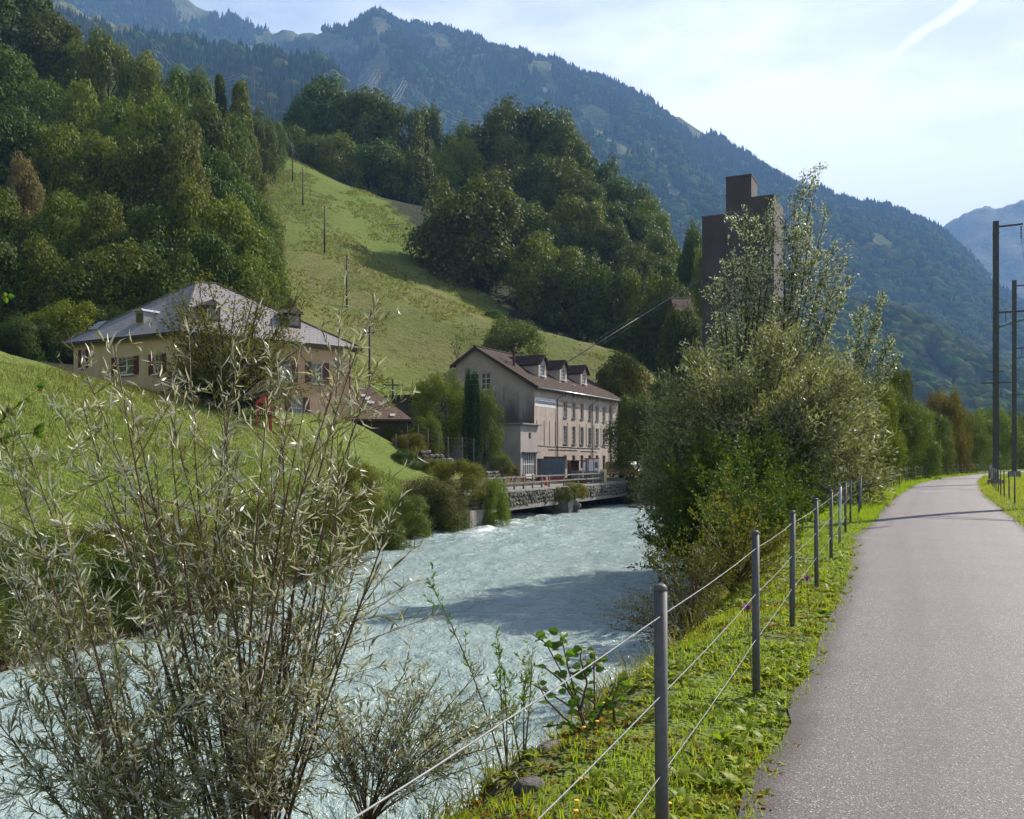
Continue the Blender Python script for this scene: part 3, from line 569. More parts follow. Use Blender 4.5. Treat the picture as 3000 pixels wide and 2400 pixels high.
def scatter(m, n, seed, clear=()):
    _, x, y, z, t, pxs, _m = m; r = np.random.default_rng(seed)
    na, nt_ = x.shape
    fi = r.random(n)*(na-1.001); rr = r.random(n); tt = t[0]
    # even in ground area: depth density grows with distance
    r0 = y[0, 0]; r1 = y[0, np.argmin(np.abs(tt-1))]
    dep = np.sqrt(r0*r0+(r1*r1*1.02-r0*r0)*rr); tv = (dep-r0)/(r1-r0)
    fj = np.interp(tv, tt, np.arange(len(tt)))
    i = np.floor(fi).astype(int); j = np.clip(np.floor(fj).astype(int), 0, nt_-2); a = fi-i; b = fj-j
    def g(q): return (q[i, j]*(1-a)+q[i+1, j]*a)*(1-b)+(q[i, j+1]*(1-a)+q[i+1, j+1]*a)*b
    X_, Y_, Z_ = g(x), g(y), g(z)
    px = (X_/Y_*FPX+1500)/K; py = (HORIZ-(Z_-CAMZ)/Y_*FPX)/K
    dens = fbm(X_/170, Y_/420, 5, seed+5)
    keep = (dens > 0.33)
    keep &= ~((tv > 0.86) & (dens < 0.40+(tv-0.86)*1.3))
    for (cx, cy_, sx, sy, sl) in clear:
        q = ((px-cx)/sx)**2+((py-cy_-(px-cx)*sl)/sy)**2
        keep &= ~(q < 1+1.6*(fbm(X_/60, Y_/60, 3, 9)-0.5))
    return X_[keep], Y_[keep], Z_[keep], tv[keep], dens[keep], px[keep], py[keep]
cl1 = [(1255,255,40,30,.5),(1300,310,60,16,.45),(1010,180,12,34,.2),(790,95,40,12,.3),(930,95,26,14,.6),(1010,225,70,10,.6),(770,235,26,30,.8),(840,250,26,12,.5),(1980,635,22,5,.2),(1780,420,40,6,.2),(1510,505,25,8,.0),(700,95,60,22,.2),(800,55,24,22,.3),(1570,350,24,7,.3),(1160,200,30,9,.5),(1890,590,5,3,0),(1340,390,22,6,.3)]
xs, ys, zs, tv, dn, px, py = scatter(m1, 115000, 81, cl1)
x2, y2, z2, t2, d2, px2, py2 = scatter(m2, 26000, 82, [(740,215,34,20,.6),(60,70,50,60,0),(250,60,30,40,0),(480,150,10,5,0)])
xs, ys, zs, tv, px = [np.concatenate(q) for q in ((xs, x2), (ys, y2), (zs, z2), (tv, t2+0.15), (px, px2))]
rr = np.random.default_rng(5).random(len(xs))
con = (rr < np.clip(0.15+tv*1.1-(px > 1500)*0.45*(1-tv)-(px > 1700)*0.1+(px < 800)*0.2, 0.05, 0.96))
inview = (np.abs(px-1078) < 1250)
sc = (9+19*np.random.default_rng(6).random(len(xs))**1.3)*(0.75+0.6*fbm(xs/120, ys/200, 3, 44))
sel = con & inview; forest('conifer_forest', 'dark spruce forest covering the blue hazy mountainside', np.stack([xs, ys, zs-1], -1)[sel], (sc*1.12)[sel], 'conifer')
sel = ~con & inview; forest('broadleaf_forest', 'rounded broadleaf woods on the lower slopes of the hazy mountain', np.stack([xs, ys, zs-2], -1)[sel], (sc*0.95)[sel], 'broad')
# ------------------------------------------------------------------ fences of steel posts and cables along the path
def post_mesh(name, mat, h=1.1, r=0.026):
    return MB().lathe([(r, -0.25), (r, h-0.012)], 14).mesh(name, mat, smooth=False)
def smooth_by_angle(me):
    me.polygons.foreach_set('use_smooth', np.array([len(p.vertices) == 4 for p in me.polygons], bool))
PM = post_mesh('post', M['galv']); smooth_by_angle(PM)
PMN = post_mesh('post_bright', M['zinc_new']); smooth_by_angle(PMN)
CAPM = MB().lathe([(0.0275, 1.085), (0.0275, 1.094), (0.025, 1.103), (0.018, 1.110), (0.008, 1.113)], 14).mesh('cap', M['galv'], smooth=True)
HOLE = MB().lathe([(0.009, -0.0005), (0.009, 0.0005)], 8).mesh('hole', M['black'])
def cable_fence(label, pts, heights, wire_r, bright=(), lean={}):
    root = thing('cable_fence', label, 'fence', (pts[0][0], pts[0][1], 0))
    tops = []
    for i, (x, y) in enumerate(pts):
        p = link('post', PMN if i in bright else PM, root, (x-pts[0][0], y-pts[0][1], 0))
        lx, ly = lean.get(i, (random.uniform(-.008, .008), random.uniform(-.008, .008)))
        p.rotation_euler = (ly, lx, random.random()*6)
        link('cap', CAPM, p)
        tops.append(Vector((x-pts[0][0], y-pts[0][1], 0)))
    for h in heights:
        m = MB(); line = []
        for a, b in zip(tops[:-1], tops[1:]):
            for t in (0, 0.33, 0.66):
                q = a.lerp(b, t); line.append((q.x, q.y, h-0.012*math.sin(t*math.pi)))
        line.append((tops[-1].x, tops[-1].y, h))
        m.tube(line, wire_r, 6, False).build('wire', M['wire'], root, smooth=True)
    return root
fx = [(-1.62,-1.6),(-0.52,1.0),(0.587,3.6),(1.67,6.3),(2.66,8.75),(3.80,11.5),(5.02,14.5),(6.15,17.3),(7.20,19.9),(8.30,22.6),(9.55,25.4),(10.6,28.0)]
for y in np.arange(30.6, 104, 2.75): fx.append((float(pl(y))-0.75+0.12*math.sin(y), float(y)))
cable_fence('grey steel post and cable fence between the grassy verge and the river', fx, (0.99, 0.68, 0.37), 0.0026, bright=(7,), lean={10: (-0.07, 0.02)})
rx = [(float(pr(y))+(0.75 if y > 30 else 1.1), float(y)) for y in (33.0, 35.6, 38.2, 40.8, 43.6, 46.5, 49.5, 52.6, 55.7, 59.0, 62.4, 66.0, 70, 74, 78, 82, 86, 90)]
cable_fence('short steel cable fence on the right edge of the path below the masts', rx, (0.99, 0.6), 0.0026)

# ------------------------------------------------------------------ railway masts
def mast(label, x, y, h, zb, arms, group='railway catenary masts'):
    t = thing('railway_mast', label, 'mast', (x, y, 0), R_(-25), group)
    w = 0.34; f = 0.03
    MB().box(-w/2, w/2, -w/2, -w/2+f, zb, h).box(-w/2, w/2, w/2-f, w/2, zb, h).box(-0.012, 0.012, -w/2+f, w/2-f, zb, h).build('column', M['mast'], t)
    MB().box(-0.48, 0.48, -0.48, 0.48, -0.4, zb+0.30).build('foundation', M['concrete'], t, bevel=0.02)
    MB().box(-0.24, 0.24, -0.24, 0.24, zb+0.30, zb+0.36).build('base_plate', M['mast'], t)
    for kind, z, L in arms:
        if kind == 'top':
            a = MB().bar((0, 0, z), (L, 0, z+0.03), 0.09, 0.10).build('cross_arm', M['mast'], t)
            m = MB()
            for k in range(9): m.lathe([(0.03, 0), (0.075, 0.03), (0.03, 0.06)], 8, (L-0.1+0.03*k*0, 0, z-0.15-0.09*k))
            m.build('insulator', M['insulator'], a)
        elif kind == 'cant':
            a = MB().bar((0, 0, z), (L, 0, z+0.02), 0.10, 0.10).bar((0, 0, z-0.95), (L*0.8, 0, z-0.05), 0.07, 0.07).bar((0.55, 0, z-0.62), (0.55, 0, z), 0.05, 0.05).build('cantilever', M['mast'], t)
            m = MB()
            for k in range(5): m.lathe([(0.03, 0), (0.07, 0.03), (0.03, 0.06)], 8, (L-0.15, 0, z-0.12-0.08*k))
            m.bar((L-0.15, 0, z-0.5), (L-1.0, 0, z-0.9), 0.03).build('insulator', M['insulator'], a)
        else:
            MB().bar((-L, -0.2, z-0.02), (L, -0.2, z-0.02), 0.06, 0.06).build('bracket', M['mast'], t)
    for zz in np.linspace(1.2, h-0.8, 5): MB().box(-w/2-0.02, w/2+0.02, -w/2-0.02, w/2+0.02, zz, zz+0.07).build('band', M['mast'], t)
    return t
mast('tall grey steel railway mast nearer the path, left of its twin at the picture edge', 30.45, 58, 16.55, 0.0, [('top', 16.2, 1.5), ('cant', 10.8, 4.2), ('side', 6.4, 0.85), ('side', 7.1, 0.45)])
mast('grey steel railway mast farther off at the right picture edge', 43.6, 80, 17.1, 0.25, [('top', 16.6, 1.5), ('cant', 11.2, 4.0), ('side', 7.2, 0.7)])
mast('grey railway mast just outside the picture whose shadow crosses the path', 20.1, 32.6, 14.0, 0.0, [('top', 13.6, 1.5), ('cant', 9.8, 4.0)])
def wires(name, label, lines, r, mat, cat='wire', loc=(0, 0, 0)):
    t = thing(name, label, cat, loc)
    for a, b, sag in lines:
        a = Vector(a)-Vector(loc); b = Vector(b)-Vector(loc); n = 22
        MB().tube([a.lerp(b, k/n)-Vector((0, 0, sag*4*(k/n)*(1-k/n))) for k in range(n+1)], r, 5, False).build('wire', mat, t, smooth=True)
    return t
def along(mx, my, off): return (mx+off*math.cos(R_(-25)), my+off*math.sin(R_(-25)))
mm = [(20.1, 32.6, 13.6, 9.8), (30.45, 58, 16.2, 10.8), (43.6, 80, 16.6, 11.2), (66, 118, 16.8, 11)]
ln = []
for (x0, y0, t0, c0), (x1, y1, t1, c1_) in zip(mm[:-1], mm[1:]):
    for off, za, zb_, sag in ((1.4, t0-0.95, t1-0.95, 0.5), (3.9, c0-0.5, c1_-0.5, 0.35), (3.0, c0-1.0, c1_-1.0, 0.05)):
        p = along(x0, y0, off); q = along(x1, y1, off); ln.append(((p[0], p[1], za), (q[0], q[1], zb_), sag))
wires('overhead_wires', 'thin dark overhead wires strung between the railway masts', ln, 0.012, M['black'], 'wires', (20.1, 32.6, 9))

# ------------------------------------------------------------------ leaf and branch generators
def leaves_mesh(name, pos, dirv, length, width, mat, rs, nrm=None, tint=None, fold=0.0):
    """pos, dirv: (n,3); one diamond (2 triangles as a quad) for each leaf"""
    n = len(pos); d = dirv/np.linalg.norm(dirv, axis=1, keepdims=True)
    r = rs.normal(size=(n, 3)) if nrm is None else nrm+rs.normal(size=(n, 3))*0.55
    s = np.cross(d, r); s /= np.maximum(np.linalg.norm(s, axis=1, keepdims=True), 1e-6)
    L = np.broadcast_to(length, n)[:, None]; W = np.broadcast_to(width, n)[:, None]
    up = np.cross(s, d)
    v = np.stack([pos, pos+d*L*0.45+s*W*0.5+up*L*fold, pos+d*L, pos+d*L*0.45-s*W*0.5+up*L*fold], 1).reshape(-1, 3)
    f = np.arange(4*n).reshape(n, 4)
    return new_mesh(name, v, f, mat, tint=rs.random(n) if tint is None else tint)
def crown_mesh(name, seed, n=9000, shape='round', size=0.028, lobes=26, mat=None):
    """unit crown: z 0..1, radius about 0.5, leaf clumps gathered on many lobes"""
    rs = np.random.default_rng(seed)
    z = rs.random(lobes*3)
    if shape == 'round': rad = np.sqrt(np.clip(1-((z-0.46)/0.54)**2, 0, 1))*0.42
    elif shape == 'tall': rad = np.sqrt(np.clip(1-((z-0.42)/0.58)**2, 0, 1))*0.40*(1.05-0.45*z)
    elif shape == 'cone': rad = (1-z)*0.40+0.02
    elif shape == 'column': rad = np.clip(np.minimum(1, (1-z)*3.0), 0, 1)**0.6*0.36
    else: rad = np.sqrt(np.clip(1-((z-0.35)/0.65)**2, 0, 1))*0.44
    pr_ = rad/rad.sum(); idx = rs.choice(len(z), lobes, p=pr_, replace=False) if shape not in ('cone', 'column') else np.arange(lobes*3)[:lobes*2]
    z = z[idx]; rad = rad[idx]; a = rs.random(len(z))*2*np.pi; k = np.sqrt(rs.random(len(z)))*0.5+0.58
    c = np.stack([rad*k*np.cos(a), rad*k*np.sin(a), 0.04+z*0.90], -1)
    lr = (0.085+0.095*rs.random(len(z))) if shape in ('round', 'tall', 'bush') else (0.07+0.05*rs.random(len(z)))
    if shape == 'column': lr = lr*1.3
    w = lr**2; li = rs.choice(len(z), n, p=w/w.sum())
    u = rs.normal(size=(n, 3)); u /= np.linalg.norm(u, axis=1, keepdims=True); u[:, 2] = np.where((u[:, 2] < -0.25) & (rs.random(n) < 0.45), -u[:, 2]*0.6, u[:, 2])
    u /= np.linalg.norm(u, axis=1, keepdims=True)
    rr_ = lr[li]*(0.55+0.45*rs.random(n)**0.6+0.32*rs.random(n)**6)*(1+0.22*np.sin(u[:, 0]*9+u[:, 1]*7+li)*np.cos(u[:, 2]*8+li*1.7))
    el_ = 0.75+0.75*rs.random(len(z)); flat = np.stack([1/np.sqrt(el_), 1/np.sqrt(el_), el_], -1)[li] if shape != 'cone' else np.array([1, 1, 0.45])
    p = c[li]+u*flat*rr_[:, None]
    d = np.cross(u, rs.normal(size=(n, 3)))+u*0.25+np.array([0, 0, -0.15])
    s = size*(0.6+0.8*rs.random(n))
    lt = rs.random(len(z))
    me = leaves_mesh(name, p, d, s, s*0.75, mat, rs, nrm=u*0.9, tint=np.clip(0.25+0.5*lt[li]+0.5*(rs.random(n)-0.5), 0, 1))
    return me
def trunk_mesh(name, seed, limbs=7, top=0.85, r=0.022, start=0.0, spread=0.33):
    rs = random.Random(seed); m = MB()
    pts = [(rs.uniform(-.01, .01)*k, rs.uniform(-.01, .01)*k, -0.06+(top+0.06)*k/6) for k in range(7)]
    m.tube(pts, [r*(1.25-k*0.17) for k in range(7)], 7)
    for i in range(limbs):
        z = 0.14+0.62*i/limbs; a = i*2.4+rs.random(); L = spread*(0.65+0.5*rs.random())*(1.1-0.4*i/limbs)
        m.tube([(0, 0, z), (math.cos(a)*L*.5, math.sin(a)*L*.5, z+L*.45), (math.cos(a)*L, math.sin(a)*L, z+L*1.0)], [r*0.5, r*0.33, r*0.10], 5)
    return m.mesh(name, M['bark'], smooth=True)
CR = {}
for i in range(5): CR['r%d' % i] = crown_mesh('crown', 100+i, 21000, 'round', 0.031, 62)
for i in range(4): CR['t%d' % i] = crown_mesh('crown', 120+i, 21000, 'tall', 0.029, 62)
for i in range(3): CR['b%d' % i] = crown_mesh('crown', 140+i, 20000, 'bush', 0.027, 54)
for i in range(2): CR['c%d' % i] = crown_mesh('crown', 160+i, 14000, 'cone', 0.033, 60)
for i in range(3): CR['f%d' % i] = crown_mesh('crown', 180+i, 32000, 'bush', 0.020, 64)     # finer leaves for nearer trees
TR = [trunk_mesh('trunk', s) for s in (1, 2, 3)]
for me in CR.values(): me.materials.append(M['lf_mid'])
def tree(name, label, cat, x, y, h, w, crown, leafmat, group=None, z=None, lift=0.04, seed=0, trunk=True):
    zb = gz(x, y)-0.15 if z is None else z
    t = thing(name, label, cat, (x, y, zb), 0, group)
    rs = random.Random(seed*13+int(abs(x)*31)+int(y*17))
    if trunk: link('trunk', TR[rs.randrange(3)], t, (0, 0, 0), rs.random()*6, (w*0.95, w*0.95, h*0.92))
    c = link('crown', CR[crown], t, (0, 0, h*lift), rs.random()*6.28, (w, w, h*(1-lift)))
    c.material_slots[0].link = 'OBJECT'; c.material_slots[0].material = M[leafmat]
    return t
# ------------------------------------------------------------------ woods on the hillside, read off the photograph tree by tree
ORD = ['first', 'second', 'third', 'fourth', 'fifth', 'sixth', 'seventh', 'eighth', 'ninth', 'tenth', 'eleventh', 'twelfth', 'thirteenth', 'fourteenth', 'fifteenth', 'sixteenth', 'seventeenth', 'eighteenth']
TONE = {'lf_dark': 'dark green', 'lf_mid': 'mid green', 'lf_bright': 'bright green', 'lf_olive': 'olive green', 'lf_autumn': 'yellow-brown', 'lf_brown': 'brownish', 'lf_tan': 'pale tan', 'lf_yellow': 'yellow-green'}
D, Mi, Br, Ol, Au, Bn, Tn, Ye = 'lf_dark', 'lf_mid', 'lf_bright', 'lf_olive', 'lf_autumn', 'lf_brown', 'lf_tan', 'lf_yellow'
hs_log = []
def wood_row(row, where, group):
    row = sorted(row)
    for i, (px, top, d, wpx, crown, lm) in enumerate(row):
        x = (px-1500)/FPX*d; zt = CAMZ+(HORIZ-top)/FPX*d; w = wpx/FPX*d
        zb = gz(x, d); h = zt-zb; hs_log.append((px, top, d, round(w, 1), round(h, 1)))
        zz_ = None
        if h < 1.25*w: h = 1.25*w; zz_ = zt-h
        kind = 'spruce' if crown[0] == 'c' else 'tree'
        lab = '%s %s %s, %s from the left' % (TONE[lm], 'spruce' if kind == 'spruce' else 'tree', where, ORD[i])
        tree('spruce_tree' if kind == 'spruce' else 'broadleaf_tree', lab, 'tree', x, d, h, w*1.12, crown, lm, group, z=zz_, lift=0.02, seed=i)
GL = 'trees of the wood left of the meadow'
wood_row([(30,-60,205,230,'r0',D),(150,55,205,190,'r1',D),(240,120,202,150,'t0',Mi),(315,118,198,160,'r2',Mi),(385,186,195,130,'t1',D),(455,186,188,160,'r3',Br),(520,215,188,120,'t2',Mi),(575,210,192,140,'t3',Mi),(645,216,198,90,'c0',D),(705,226,200,130,'c1',Mi),(760,322,206,90,'b0',D),(800,350,226,70,'b1',D)],
         'on the left wood skyline', GL)
wood_row([(20,150,165,230,'t3',Mi),(130,235,162,190,'t0',Mi),(240,255,160,170,'t1',Br),(345,285,158,170,'t0',Br),(440,300,156,190,'r2',Br),(525,330,154,150,'r4',Ol),(610,330,160,190,'r3',D),(685,350,165,150,'t1',Mi),(735,440,166,110,'t3',Ol)],
         'one row below the skyline of the left wood', GL)
wood_row([(30,320,134,240,'r4',D),(170,370,132,200,'t3',Br),(300,420,130,230,'t2',Mi),(420,430,128,200,'r1',D),(540,400,128,170,'t1',Ol),(640,440,134,180,'t0',D),(725,560,140,150,'r3',Mi),(770,600,142,110,'b2',Ol)],
         'halfway down the left wood', GL)
wood_row([(70,480,112,130,'t2',Tn),(0,560,110,200,'t1',Mi),(180,560,110,200,'t0',Br),(310,580,108,200,'t1',Mi),(440,600,106,220,'t3',D),(560,560,108,190,'t2',Br),(660,600,112,200,'r1',Br),(745,680,114,160,'b1',Mi)],
         'in the lower part of the left wood', GL)
wood_row([(-20,700,88,240,'t0',D),(110,720,90,200,'t2',Mi),(240,760,90,230,'r4',D),(370,730,92,230,'r0',Mi),(500,720,92,220,'r2',D),(620,700,94,210,'t2',D),(720,760,96,190,'r1',Mi),(800,820,98,130,'b2',Ol)],
         'at the left wood foot behind the yellow house', GL)
GM = 'trees of the wood right of the meadow'
wood_row([(885,300,278,140,'t1',D),(955,245,284,190,'r0',D),(1080,288,280,190,'r1',D),(1190,318,278,170,'r2',D),(1262,335,282,120,'t2',D),(1340,378,288,130,'r3',Mi),(1415,368,290,130,'t0',D),(1505,316,284,250,'r4',D),(1600,335,280,210,'r1',D),(1668,398,272,170,'r0',Mi),(1705,424,266,80,'c0',D),(1752,468,262,150,'r2',D),(1812,520,254,150,'t3',D),(1862,566,248,150,'r3',D),(1905,605,242,140,'r0',Mi),(1945,680,236,120,'t1',D)],
         'on the skyline of the right wood', GM)
wood_row([(900,380,258,170,'b0',D),(985,400,254,170,'t3',Mi),(1100,420,256,180,'b1',D),(1200,450,254,150,'r4',D),(1290,440,262,110,'t0',Br),(1350,418,268,130,'r1',Br),(1450,495,256,150,'r3',Au),(1500,412,270,140,'b2',Ol),(1570,480,256,160,'r2',D),(1650,480,250,180,'r0',D),(1740,550,244,170,'t1',D),(1830,610,234,170,'r1',D),(1905,700,226,150,'r3',Mi)],
         'in the second row of the right wood', GM)
wood_row([(1470,570,228,130,'t0',Ol),(1545,600,224,150,'r4',D),(1620,650,216,150,'b1',D),(1700,588,222,170,'r2',Br),(1785,660,216,160,'t3',D),(1860,730,210,160,'r0',Ol),(1935,780,206,140,'r1',D)],
         'in the middle of the right wood', GM)
wood_row([(1600,700,184,210,'r3',Mi),(1690,760,178,190,'b1',Ol),(1790,790,174,180,'r4',D),(1875,800,172,170,'b2',Mi),(1960,830,168,150,'r0',Ol),(2030,690,196,130,'t2',D),(2075,730,190,110,'r1',Mi)],
         'along the lower edge of the right wood', GM)
def ptree(name, label, cat, px, top, d, wpx, crown, lm, group=None, **kw):
    x = (px-1500)/FPX*d; zb = gz(x, d); h = CAMZ+(HORIZ-top)/FPX*d-zb
    w_ = wpx/FPX*d
    if h < 0.85*w_: kw['z'] = zb+h-0.85*w_; h = 0.85*w_
    return tree(name, label, cat, x, d, h, w_*1.1, crown, lm, group, **kw)
t = ptree('broadleaf_tree', 'large dense dome-shaped tree standing alone on the meadow in front of the wood', 'tree', 1365, 522, 188, 290, 'r2', 'lf_olive', lift=0.0)
ptree('broadleaf_tree', 'low spreading shrub-like tree behind the mill roof on the meadow', 'tree', 1502, 935, 128, 165, 'b1', 'lf_olive', lift=0.0)
ptree('shrub', 'tiny round bush alone on the meadow under the big dome-shaped tree', 'shrub', 1446, 905, 158, 46, 'b0', 'lf_dark', lift=0.0)
ptree('broadleaf_tree', 'yellowing old fruit tree behind the far end of the mill', 'tree', 1815, 1048, 119, 165, 'r0', 'lf_yellow', lift=0.1)
ptree('broadleaf_tree', 'dark green lime tree beside the far corner of the mill', 'tree', 1868, 1148, 97, 150, 'f0', 'lf_dark', lift=0.12)
ptree('broadleaf_tree', 'small round dark tree on a bare trunk by the river right of the mill', 'tree', 1968, 1165, 92, 165, 'f1', 'lf_mid', lift=0.22)
ptree('broadleaf_tree', 'bright leafy tree between the fruit tree and the tower', 'tree', 1930, 1120, 125, 150, 'r3', 'lf_bright', lift=0.05)
ptree('broadleaf_tree', 'dark tree directly below the small grey cottage', 'tree', 1995, 905, 150, 120, 'r4', 'lf_dark', lift=0.0)
ptree('shrub', 'rough green thicket on the bank below the tower', 'shrub', 2030, 1180, 110, 190, 'b2', 'lf_olive', lift=0.0)
ptree('shrub', 'dark green bushy tree left of the yellow house', 'shrub', 205, 880, 84, 210, 'f0', 'lf_bright', lift=0.0)
ptree('shrub', 'dark bush at the left picture edge beside the yellow house', 'shrub', 70, 935, 80, 180, 'f1', 'lf_dark', lift=0.0)
ptree('shrub', 'low green bush under the roof corner left of the yellow house', 'shrub', 330, 905, 86, 150, 'f2', 'lf_mid', lift=0.0)
# hedge of young trees between fence and river
GH = 'young trees lining the river beyond the willow'
HD = [(2395,1120,46,170,'f1',Mi),(2478,1105,50,180,'f0',Ol),(2545,1110,56,170,'f2',Br),(2610,1140,66,150,'f1',Ol),(2665,1170,74,150,'f0',Mi),(2715,1195,85,130,'f2',Ol),(2772,1140,95,120,'f2',Ye),(2815,1205,110,130,'f1',Mi),(2862,1210,125,110,'f0',Br),(2905,1190,138,130,'f1',Br),(2950,1215,150,110,'f2',Mi),(2995,1190,160,120,'f0',D),(3040,1205,170,130,'f1',Ol)]
for i, (px, top, d, wp, cr, lm) in enumerate(HD):
    ptree('young_tree', '%s young tree in the row along the path, %s beyond the willow' % (TONE[lm], ORD[i]), 'tree', px, top, d, wp, cr, lm, GH, lift=0.0)
    # fill low foliage under the crowns
ptree('shrub', 'taller olive shrub showing above the hedge beside the willow', 'shrub', 2625, 1070, 74, 110, 'f1', 'lf_olive', lift=0.0)
# left bank shrubs
GB = 'shrubs on the far bank of the river'
for px, top, d, wp, cr, lm, lab in [
    (1345,1345,60,150,'f0','lf_yellow','yellow-green bush in front of the mill beside the timber fence'),
    (1265,1400,57,190,'f1','lf_brown','rust-brown bush on the bank left of the yellow-green bush'),
    (1440,1395,61,100,'f2','lf_bright','small fresh green bush at the left end of the timber fence'),
    (1180,1450,53,170,'f1','lf_olive','olive thicket hanging over the rocks on the far bank'),
    (1290,1480,57,170,'f2','lf_olive','tangled grey-green scrub above the water left of the culvert pier'),
    (1040,1350,46,130,'f0','lf_yellow','upright yellowish bush on the grass bank below the yellow house'),
    (960,1455,37,220,'f2','lf_olive','wide olive shrub along the far water edge behind the osier'),
    (1100,1530,46.5,200,'f1','lf_dark','dark low shrub at the water line behind the far rocks'),
    (860,1560,34,260,'f0','lf_mid','green shrub on the far bank behind the osier stems'),
    (640,1600,28,250,'f1','lf_olive','leafy shrub overhanging the far bank left of centre'),
    (300,1530,24.5,230,'f0','lf_olive','olive scrub on the grass bank at far left behind the osier'),
    (110,1545,22,250,'f2','lf_mid','green scrub at the left picture edge above the bank'),
    (520,1500,26.5,230,'f1','lf_yellow','yellowish scrub on the bank between the two olive shrubs'),
    (760,1462,31.5,220,'f0','lf_olive','olive bush on the bank left of the upright yellowish bush'),
    (400,1585,23.8,240,'f2','lf_dark','dark shrub above the bare soil bank at the left')]:
    ptree('shrub', lab, 'shrub', px, top, d, wp, cr, lm, GB, lift=0.0, trunk=False)
ptree('shrub', 'dark bush on the earth bank right of the culvert', 'shrub', 1885, 1395, 91, 110, 'f0', 'lf_dark', GB, lift=0.0, trunk=False)
ptree('shrub', 'low green bush above the broad rock slab', 'shrub', 1945, 1415, 88, 120, 'f2', 'lf_mid', GB, lift=0.0, trunk=False)
for tt_, zz_, hh_, ww_, cr_, lm_, lab_ in ((16.6, -1.9, 1.3, 1.8, 'f0', 'lf_olive', 'bush rooted in the culvert wall above the middle boulder'), (19.6, -1.7, 1.35, 2.0, 'f2', 'lf_yellow', 'yellowish bush hanging over the culvert wall right of the middle pier')):
    u_ = (BR_B-BR_A)/np.linalg.norm(BR_B-BR_A); q_ = BR_A+u_*tt_+np.array([u_[1], -u_[0]])*0.35
    tree('shrub', lab_, 'shrub', float(q_[0]), float(q_[1]), hh_, ww_, cr_, lm_, GB, z=zz_, lift=0.0, trunk=False)
# garden and mill trees
ptree('broadleaf_tree', 'airy small-leaved tree growing against the mill gable', 'tree', 1290, 1090, 84, 170, 'f0', 'lf_mid', lift=0.1)
ptree('broadleaf_tree', 'slim pale green tree right of the columnar conifer', 'tree', 1420, 1130, 84, 100, 'f2', 'lf_olive', lift=0.1)
ptree('shrub', 'bright green shrub at the foot of the mill annex wall', 'shrub', 1470, 1328, 82, 62, 'f1', 'lf_bright', lift=0.0)
ptree('shrub', 'green garden bush at the gate below the shed roof', 'shrub', 1250, 1215, 76, 80, 'f1', 'lf_mid', lift=0.0)
ptree('shrub', 'round garden bush on the terrace wall beside the wire fence', 'shrub', 1200, 1270, 72, 90, 'f2', 'lf_yellow', lift=0.0)
ptree('shrub', 'dark bush draped over the terrace wall below the garden', 'shrub', 1185, 1318, 68, 90, 'f0', 'lf_dark', lift=0.0)
ptree('shrub', 'yellow-green cushion of shrub spilling over the garden wall', 'shrub', 1270, 1345, 69, 90, 'f1', 'lf_yellow', lift=0.0)
ptree('shrub', 'dark climber-covered bush under the shed eaves', 'shrub', 1150, 1240, 75, 80, 'f2', 'lf_dark', lift=0.0)
ptree('shrub', 'brownish bush beside the annex door', 'shrub', 1497, 1365, 83, 46, 'f0', 'lf_brown', lift=0.0)
# columnar conifers (a pair, grown together)
CR['col'] = crown_mesh('crown', 200, 16000, 'column', 0.022, 60); CR['col'].materials.append(M['lf_thuja'])
for px, top, wp, lab in ((1372, 1088, 30, 'left spire of the dark columnar conifer pair in front of the mill gable'), (1391, 1098, 34, 'right spire of the dark columnar conifer pair in front of the mill gable')):
    ptree('columnar_conifer', lab, 'conifer', px, top, 80, wp*1.25, 'col', 'lf_thuja', 'pair of columnar conifers', lift=0.0)

